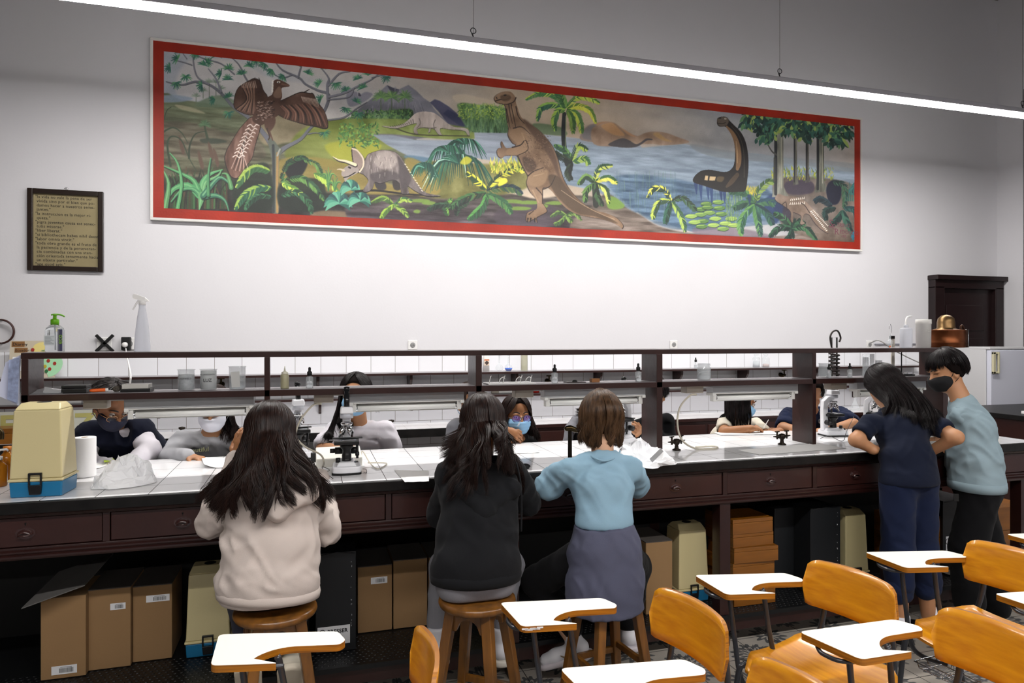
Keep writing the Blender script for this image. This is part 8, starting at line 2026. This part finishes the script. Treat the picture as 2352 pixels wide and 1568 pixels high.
# ============ bending student in navy
NVY = cloth('navy_cotton', '#13192b'); NVP = cloth('navy_fleece', '#18213c')
pel = J(2088, 1105, 2.90)
p = person('student with long black hair in a navy t-shirt bending over the bench', J(2030, 888, 3.20), (-.25, 1, -.75), J(2052, 942, 3.12), J(2070, 990, 3.02), pel,
    (J(1998, 972, 3.06), J(2134, 966, 2.98)), (J(1966, 1010, 3.04), J(2196, 1004, 2.82)), (J(2008, 1033, 3.02), J(2128, 1041, 2.98)), SK_M, NVY, 'navy_t_shirt',
    tor=(.115, .106, .108, .07), q=1.34, sleeve='short', scut=.5, slv=(.05, .056, .04), hem=.838, knees=(J(2062, 1265, 2.91), J(2118, 1262, 2.93)), legs=(J(2066, 1338, 2.90), J(2130, 1330, 2.95)), ank=(J(2070, 1448, 2.90), J(2134, 1428, 2.97)), leg_m=NVP, legr=(.088, .078, .070), hipo=.07,
    shoes=((V3((-.2, 1, 0)), V3((.1, 1, 0))), mat('shoe_black', '#121214', rough=.5), '#1a1a1a', .25), hands=((V3((.9, .5, .1)), V3((0, 0, 1)), .5), (V3((-.9, .4, .1)), V3((0, 0, 1)), .5, -1)), foldp=(.012, (11, 11, 7), 11), face=False, waist=J(2084, 1050, 2.93), up=(0, .3, 1), hv=.006, lat=(1, -.05, 0))
for i, a in enumerate((J(2070, 1432, 2.90), J(2134, 1413, 2.97))):
    q_ = [(J(2066, 1366, 2.90)), (J(2131, 1356, 2.95))][i]; Cq = Sdf(.01)
    for k in range(3): Cq.cap(q_ + V3((-.02, 0, .052 - k * .024)), q_ + V3((.02, 0, .056 - k * .024)), .058 - .003 * k, .058 - .003 * k)
    Cq.mesh(.007, 'rolled_cuff', NVP, p['t'], 1, fold(.004, 20, 3), p['loc'])
    MB().tube([a - p['loc'] + V3((0, 0, z)) for z in (-.03, 0, .045)], [.044, .043, .042], 16).build('sock', mat('sock_white', '#dcdbe0', rough=.9), p['t'])
hair(p['t'], M_hair_bk, p['hd'], p['f'], p['r'], p['u'], p['loc'], 4600, (-130, 130), lambda a: 1.14 - .05 * np.clip(a / 90, -1, 1), .15, .16, p['G'], rad=.0018, wave=.006, vol=1.1, jag=.05, lockn=80, clump=.5, seed=12, sx=-.035, fy=lambda a: -.31 * np.maximum(np.cos(np.radians(a)), .45))

# ============ masked student in the grey-blue sweatshirt
GBL = cloth('grey_blue_fleece', '#8fa3ac')
pel = J(2243, 1118, 2.95)
p = person('student with short black hair and black mask in a grey-blue sweatshirt', J(2173, 852, 3.12), (-.93, .25, -.30), J(2206, 914, 3.05), J(2226, 985, 3.0), pel,
    (J(2208, 955, 2.97), J(2226, 945, 3.18)), (J(2250, 1008, 3.0), J(2212, 1020, 3.25)), (J(2156, 1034, 3.10), J(2150, 1012, 3.30)), SK_M, GBL, 'grey_blue_sweatshirt',
    tor=(.130, .128, .118, .07), q=1.22, lat=(.5, .85, 0), slv=(.058, .062, .060), hem=.765, knees=(J(2222, 1262, 2.93), J(2268, 1262, 3.02)), legs=(J(2226, 1385, 2.96), J(2288, 1388, 3.02)), ank=(J(2226, 1392, 2.97), J(2292, 1392, 3.03)), leg_m=BKT, legr=(.095, .090, .078), hipo=.06,
    sleeve='half', shoes=((V3((-1, .3, 0)), V3((-.6, .8, 0))), mat('shoe_checker', '#8f8984', rough=.6, vary=(60, .8)), '#b5ad9c', .26), hands=((V3((-.9, .3, .1)), V3((0, 0, 1)), .45, -1), (V3((-.9, .1, .1)), V3((0, 0, 1)), .4)), foldp=(.018, (10, 10, 7), 14), hv=.0055, waist=J(2238, 1052, 2.97))
for i in (0, 1):
    sh_, e_ = ((J(2208, 955, 2.97), J(2226, 945, 3.18))[i], (J(2250, 1008, 3.0), J(2212, 1020, 3.25))[i]); w_ = (J(2156, 1034, 3.10), J(2150, 1012, 3.30))[i]
    Z = Sdf(.03); Z.chain([sh_, e_, e_.lerp(w_, .22)], [.058, .068, .062]); Z.mesh(.008, 'pushed_up_sleeve', GBL, p['t'], 1, fold(.014, (16, 16, 12), 17), p['loc'])
ribband(p, .818, .139, 1.21, (.5, .85, 0), pel, GBL, h=.05)
MB().box(-.012, .012, -.004, .0, -.02, .02, M=Matrix.Rotation(radians(-30), 4, 'Z')).build('black_tag', M_blackm, p['t'], loc=J(2196, 1142, 2.86) - p['loc'])
mask(p['t'], p['P'], p['loc'], p['R'], M_mask_k, ext=.004); eyes(p['t'], p['P'], p['hd'], p['f'], p['r'], p['u'], p['loc'], shut=True)
hair(p['t'], M_hair_bk, p['hd'], p['f'], p['r'], p['u'], p['loc'], 2600, (-180, 180), None, 0, 0, None, th1=lambda a: np.interp(np.abs(a), [0, 60, 84, 110, 140, 180], [126, 118, 84, 72, 84, 88]), K=16, rad=.0019, wave=.006, vol=1.12, lockn=120, clump=.45, seed=15)

# ============ background: people on the far side of the bench
def far(label, hd, fwd, sh, el, wr, sk, cl, top, hp=None, **k):
    nk = (sh[0] + sh[1]) / 2; nk = V3((nk.x * .6 + hd.x * .4, max(sh[0].y, sh[1].y) - .02, max(sh[0].z, sh[1].z) + .045)); ch = V3((nk.x, 4.26, nk.z - .16)); pl = V3((nk.x, 4.36, nk.z - .44))
    kn = (pl + V3((-.10, -.26, -.10)), pl + V3((.10, -.26, -.10))); an = (V3((pl.x - .1, 4.16, .10)), V3((pl.x + .1, 4.16, .10)))
    k.setdefault('tor', (.108, .102, .106, .066)); k.setdefault('q', 1.4); k.setdefault('legs', (an[0] + V3((0, 0, .04)), an[1] + V3((0, 0, .04)))); k.setdefault('leg_m', BKT)
    return person(label, hd, fwd, nk, ch, pl, sh, el, wr, sk, cl, top, knees=kn, ank=an, shoes=((V3((-.1, -1, 0)), V3((.1, -1, 0))), mat('shoe_black', '#121214', rough=.5), '#1a1a1a', .24), hem=pl.z - .06, vox=.011, hv=k.pop('hv', .0075), hands=hp or (None, None), **k)
WSH = cloth('white_blouse', '#e0dce4')
p = far('person with glasses and navy mask in a quilted navy vest leaning over the bench', J(256, 932, 3.98), (.52, -.62, -.48), (J(208, 998, 4.12), J(318, 992, 4.16)), (J(195, 1060, 4.05), J(345, 1035, 4.06)), (J(250, 1075, 3.90), J(305, 1058, 3.88)), SK_D, WSH, 'white_blouse',
        hp=((V3((1, -.2, 0)), V3((0, 0, 1)), .4), (V3((-1, -.2, 0)), V3((0, 0, 1)), .4, -1)), slv=(.052, .054, .042))
Vt = Sdf(.03); Vt.chain([V3((p['hd'].x + .03, 4.32, .72)), V3((p['hd'].x + .03, 4.24, .98)), V3((p['hd'].x + .03, 4.17, 1.10))], [.125, .130, .095], (1, 0, 0), 1.45)
for x in (J(208, 995, 4.12), J(318, 989, 4.16)): Vt.cap(V3((p['hd'].x + .03, 4.15, 1.10)), x + V3((0, -.01, -.005)), .082, .072)
Vt.cap(V3((p['hd'].x + .055, 3.99, .70)), V3((p['hd'].x + .03, 4.02, 1.16)), .006, .05, k=.01); Vt.pr[-1] = ('s', _v(V3((p['hd'].x + .04, 4.04, 1.13))), np.array((.045, .07, .13), np.float32), np.eye(3, dtype=np.float32), .01)
def quilt(V, N): return .003 * (np.abs(np.sin(V[:, 0] * 60 + V[:, 2] * 60)) ** .4 + np.abs(np.sin(V[:, 0] * 60 - V[:, 2] * 60)) ** .4) + .006 * vnoise(V, 8, 3, 2)
Vt.mesh(.008, 'quilted_vest', cloth('navy_quilt', '#141829'), p['t'], 1, quilt, p['loc'])
mask(p['t'], p['P'], p['loc'], p['R'], M_mask_n); eyes(p['t'], p['P'], p['hd'], p['f'], p['r'], p['u'], p['loc'])
glasses(p['t'], p['P'], p['loc'], mat('gold_wire', '#b88a64', rough=.25, metal=1), mat('clear_lens', '#dfe6ea', rough=.05, trans=.9, ior=1.1, alpha=.4), sh=-.008)
MB().sphere(p['P'](.080, -.004, -.046) - p['loc'], .005, 10, 8).build('earring', mat('pearl', '#e8e2d8', rough=.2), p['t'])
hair(p['t'], M_hair_gr, p['hd'], p['f'], p['r'], p['u'], p['loc'], 1500, (-150, 150), None, 0, 0, None, th1=lambda a: np.where(np.abs(a) < 60, 112, np.where(np.abs(a) < 115, 82, 58)), K=12, rad=.002, wave=.014, vol=1.14, lockn=0, seed=21)

p = far('person with white mask in a light grey sweatshirt behind the bench', J(490, 940, 4.08), (-.05, -1, -.22), (J(418, 1012, 4.16), J(548, 1010, 4.16)), (J(388, 1056, 4.06), J(562, 1062, 4.08)), (J(430, 1048, 3.92), J(530, 1062, 3.92)), SK_M, cloth('light_grey_marl', '#b9babf', .2), 'grey_sweatshirt',
        hp=((V3((.9, -.4, -.1)), V3((0, 0, 1)), .6, 1, .3), (V3((-.9, -.3, 0)), V3((0, 0, 1)), .5, -1)), slv=(.056, .056, .045), foldp=(.014, (11, 11, 7), 31))
mask(p['t'], p['P'], p['loc'], p['R'], M_mask_w); eyes(p['t'], p['P'], p['hd'], p['f'], p['r'], p['u'], p['loc'])
hair(p['t'], M_hair_br, p['hd'], p['f'], p['r'], p['u'], p['loc'], 1300, (-115, 115), lambda a: np.where(a < -10, 1.05, 1.30), .14, .02, p['G'], rad=.0021, wave=.014, vol=1.1, lockn=45, clump=.6, seed=23)
text_obj('Beautiful', .034, mat('embroidery_yellow', '#d3d6a0', rough=.8), p['t'], Matrix.Translation(J(425, 1040, 4.02) - p['loc']) @ Matrix.Rotation(.28, 4, 'Z') @ FRONT, name='embroidered_lettering')

p = far('person with straight black hair to the waist in a white t-shirt behind the bench', J(817, 908, 4.12), (-.28, -1, -.12), (J(768, 990, 4.18), J(886, 988, 4.18)), (J(742, 1030, 4.08), J(902, 1038, 4.2)), (J(772, 1030, 3.92), J(885, 1080, 4.16)), SK_M, cloth('white_cotton', '#e4e0e8'), 'white_t_shirt',
        hp=((V3((.9, -.4, .2)), V3((0, 0, 1)), .5), None), sleeve='short', slv=(.056, .066, .05), foldp=(.014, (11, 11, 7), 33), scut=.8)
mask(p['t'], p['P'], p['loc'], p['R'], M_mask_b, pleat=True); eyes(p['t'], p['P'], p['hd'], p['f'], p['r'], p['u'], p['loc'])
hair(p['t'], M_hair_bk, p['hd'], p['f'], p['r'], p['u'], p['loc'], 2400, (-122, 122), lambda a: np.where(a > 0, 1.02, 1.22), .155, .02, p['G'], rad=.002, wave=.004, vol=1.09, lockn=45, clump=.5, seed=25, fy=lambda a: .10 * (np.abs(a) > 60))

p = far('person in a grey t-shirt almost hidden behind the black hoodie', J(1080, 928, 4.16), (0, -1, -.15), (J(1052, 985, 4.22), J(1150, 990, 4.22)), (J(1046, 1040, 4.2), J(1158, 1050, 4.2)), (J(1070, 1062, 4.02), J(1140, 1062, 4.0)), SK_M, GRY, 'grey_t_shirt', sleeve='short', slv=(.07, .074, .04))
mask(p['t'], p['P'], p['loc'], p['R'], M_mask_b); hair(p['t'], M_hair_br, p['hd'], p['f'], p['r'], p['u'], p['loc'], 700, (-150, 150), None, 0, 0, None, th1=92, K=12, rad=.0025, wave=.006, vol=1.12, lockn=0, seed=27)

p = far('person with purple-tinted glasses and blue mask behind the bench holding tweezers', J(1187, 955, 4.08), (.02, -1, -.02), (J(1152, 1020, 4.17), J(1222, 1016, 4.17)), (J(1146, 1062, 4.02), J(1232, 1062, 4.14)), (J(1162, 988, 3.96), J(1215, 1062, 3.98)), SK_T, cloth('black_top', '#121214'), 'black_top',
        hp=((V3((.75, -.35, -.25)), V3((-.1, -.9, .5)), .75, 1, .5, .005, .95), None), sleeve='none', slv=(.05, .05, .04), tor=(.10, .095, .10, .055), ncut=.03, hv=.0055)
M_pl = mat('purple_lens', '#6c4f9a', rough=.08, alpha=.62)
mask(p['t'], p['P'], p['loc'], p['R'], M_mask_b, pleat=True); eyes(p['t'], p['P'], p['hd'], p['f'], p['r'], p['u'], p['loc']); glasses(p['t'], p['P'], p['loc'], mat('dark_frame', '#1c1420', rough=.3), M_pl, w=.026, h=.021)
hair(p['t'], M_hair_br, p['hd'], p['f'], p['r'], p['u'], p['loc'], 2000, (-128, 128), lambda a: 1.0 + 0 * a, .125, .02, p['G'], rad=.002, wave=.005, vol=1.1, lockn=40, clump=.5, seed=29, fy=lambda a: .07 * (np.abs(a) > 60))
q_ = J(1195, 974, 3.93); tw = MB().tube([(-.012, 0, -.012), (.014, 0, .045)], .0016, 6).tube([(-.018, 0, -.010), (.012, 0, .047)], .0016, 6).build('tweezers', M_metal, None, loc=q_); setp(tw, 'thin steel tweezers held up in front of the blue surgical mask', 'tweezers')

p = far('person in a black jacket with grey hood hidden behind the brown-haired student', J(1372, 958, 4.12), (.1, -1, -.4), (J(1325, 1008, 4.2), J(1432, 1006, 4.2)), (J(1318, 1050, 4.1), J(1470, 1030, 4.1)), (J(1360, 1062, 3.95), J(1468, 1002, 3.92)), SK_M, cloth('black_jacket', '#131316'), 'black_jacket',
        hp=(None, (V3((-.4, -.5, .5)), V3((0, -1, .3)), .7)), foldp=(.01, (9, 9, 5), 41))
hh_ = Sdf(.02); hh_.chain([J(1302, 1022, 4.1), J(1310, 985, 4.15), J(1325, 960, 4.22)], [.03, .035, .03]); hh_.mesh(.009, 'grey_hood', GRY, p['t'], 1, fold(.006, 14, 3), p['loc'])
hair(p['t'], M_hair_bk, p['hd'], p['f'], p['r'], p['u'], p['loc'], 700, (-125, 125), lambda a: 1.14 + 0 * a, .15, .02, p['G'], rad=.003, wave=.006, vol=1.1, lockn=0, seed=43)
p = far('person in a black jacket half hidden behind the broad rack post', J(1500, 908, 4.16), (-.6, -1, -.3), (J(1468, 985, 4.22), J(1528, 970, 4.26)), (J(1460, 1030, 4.15), J(1534, 1005, 4.26)), (J(1490, 1052, 3.96), J(1505, 1045, 4.0)), SK_M, cloth('black_jacket', '#131316'), 'black_jacket', q=1.1, foldp=(.008, (9, 9, 5), 45))
hair(p['t'], M_hair_bk, p['hd'], p['f'], p['r'], p['u'], p['loc'], 900, (-150, 150), None, 0, 0, None, th1=100, K=12, rad=.0025, wave=.006, vol=1.15, lockn=0, seed=46)

p = far('person with long black hair and blue mask in a cream top writing at the bench', J(1701, 919, 4.08), (.93, -.28, -.38), (J(1662, 975, 4.14), J(1738, 975, 4.2)), (J(1664, 992, 3.98), J(1760, 1000, 4.1)), (J(1724, 984, 3.90), J(1790, 990, 3.96)), SK_T, cloth('cream_cotton', '#dcd4c4'), 'cream_top',
        hp=((V3((1, .1, .05)), V3((.1, -.4, 1)), .7, -1, .3, .005, .9), (V3((-1, -.3, 0)), V3((0, -.6, 1)), .8, 1, .3, .005, .9)), sleeve='short', slv=(.048, .056, .04), hv=.0055, tor=(.10, .10, .11, .07))
mask(p['t'], p['P'], p['loc'], p['R'], M_mask_b, pleat=True); eyes(p['t'], p['P'], p['hd'], p['f'], p['r'], p['u'], p['loc'])
hair(p['t'], M_hair_bk, p['hd'], p['f'], p['r'], p['u'], p['loc'], 2200, (-105, 118), lambda a: 1.03 + 0 * a, .10, .06, p['G'], rad=.0021, wave=.005, vol=1.12, lockn=40, clump=.5, seed=48, fy=lambda a: -.10 * np.cos(np.radians(a)))
pn = W(1758, 975, 3.88); setp(MB().tube([(-.014, 0, -.022), (.02, 0, .025), (.026, 0, .034)], [.0028, .0028, .0006], 8).build('pen', M_white, None, loc=pn), 'slim white pen held by the person in the cream top', 'pen')

p = far('person in a navy sweatshirt with pushed-up sleeves behind the broad rack post', J(1856, 905, 4.10), (.1, -1, -.5), (J(1812, 955, 4.18), J(1928, 950, 4.16)), (J(1800, 985, 4.02), J(1958, 974, 3.98)), (J(1850, 990, 3.88), J(1905, 988, 3.86)), SK_M, NVP, 'navy_sweatshirt',
        hp=((V3((1, 0, 0)), V3((0, 0, 1)), .5), (V3((-1, 0, .1)), V3((0, 0, 1)), .5, -1)), sleeve='short', slv=(.06, .066, .05), scut=.8, q=1.5, foldp=(.014, (13, 13, 9), 50), armr=(.05, .042, .03))
hair(p['t'], M_hair_bk, p['hd'], p['f'], p['r'], p['u'], p['loc'], 900, (-150, 150), None, 0, 0, None, th1=98, K=12, rad=.0025, wave=.006, vol=1.15, lockn=0, seed=52)
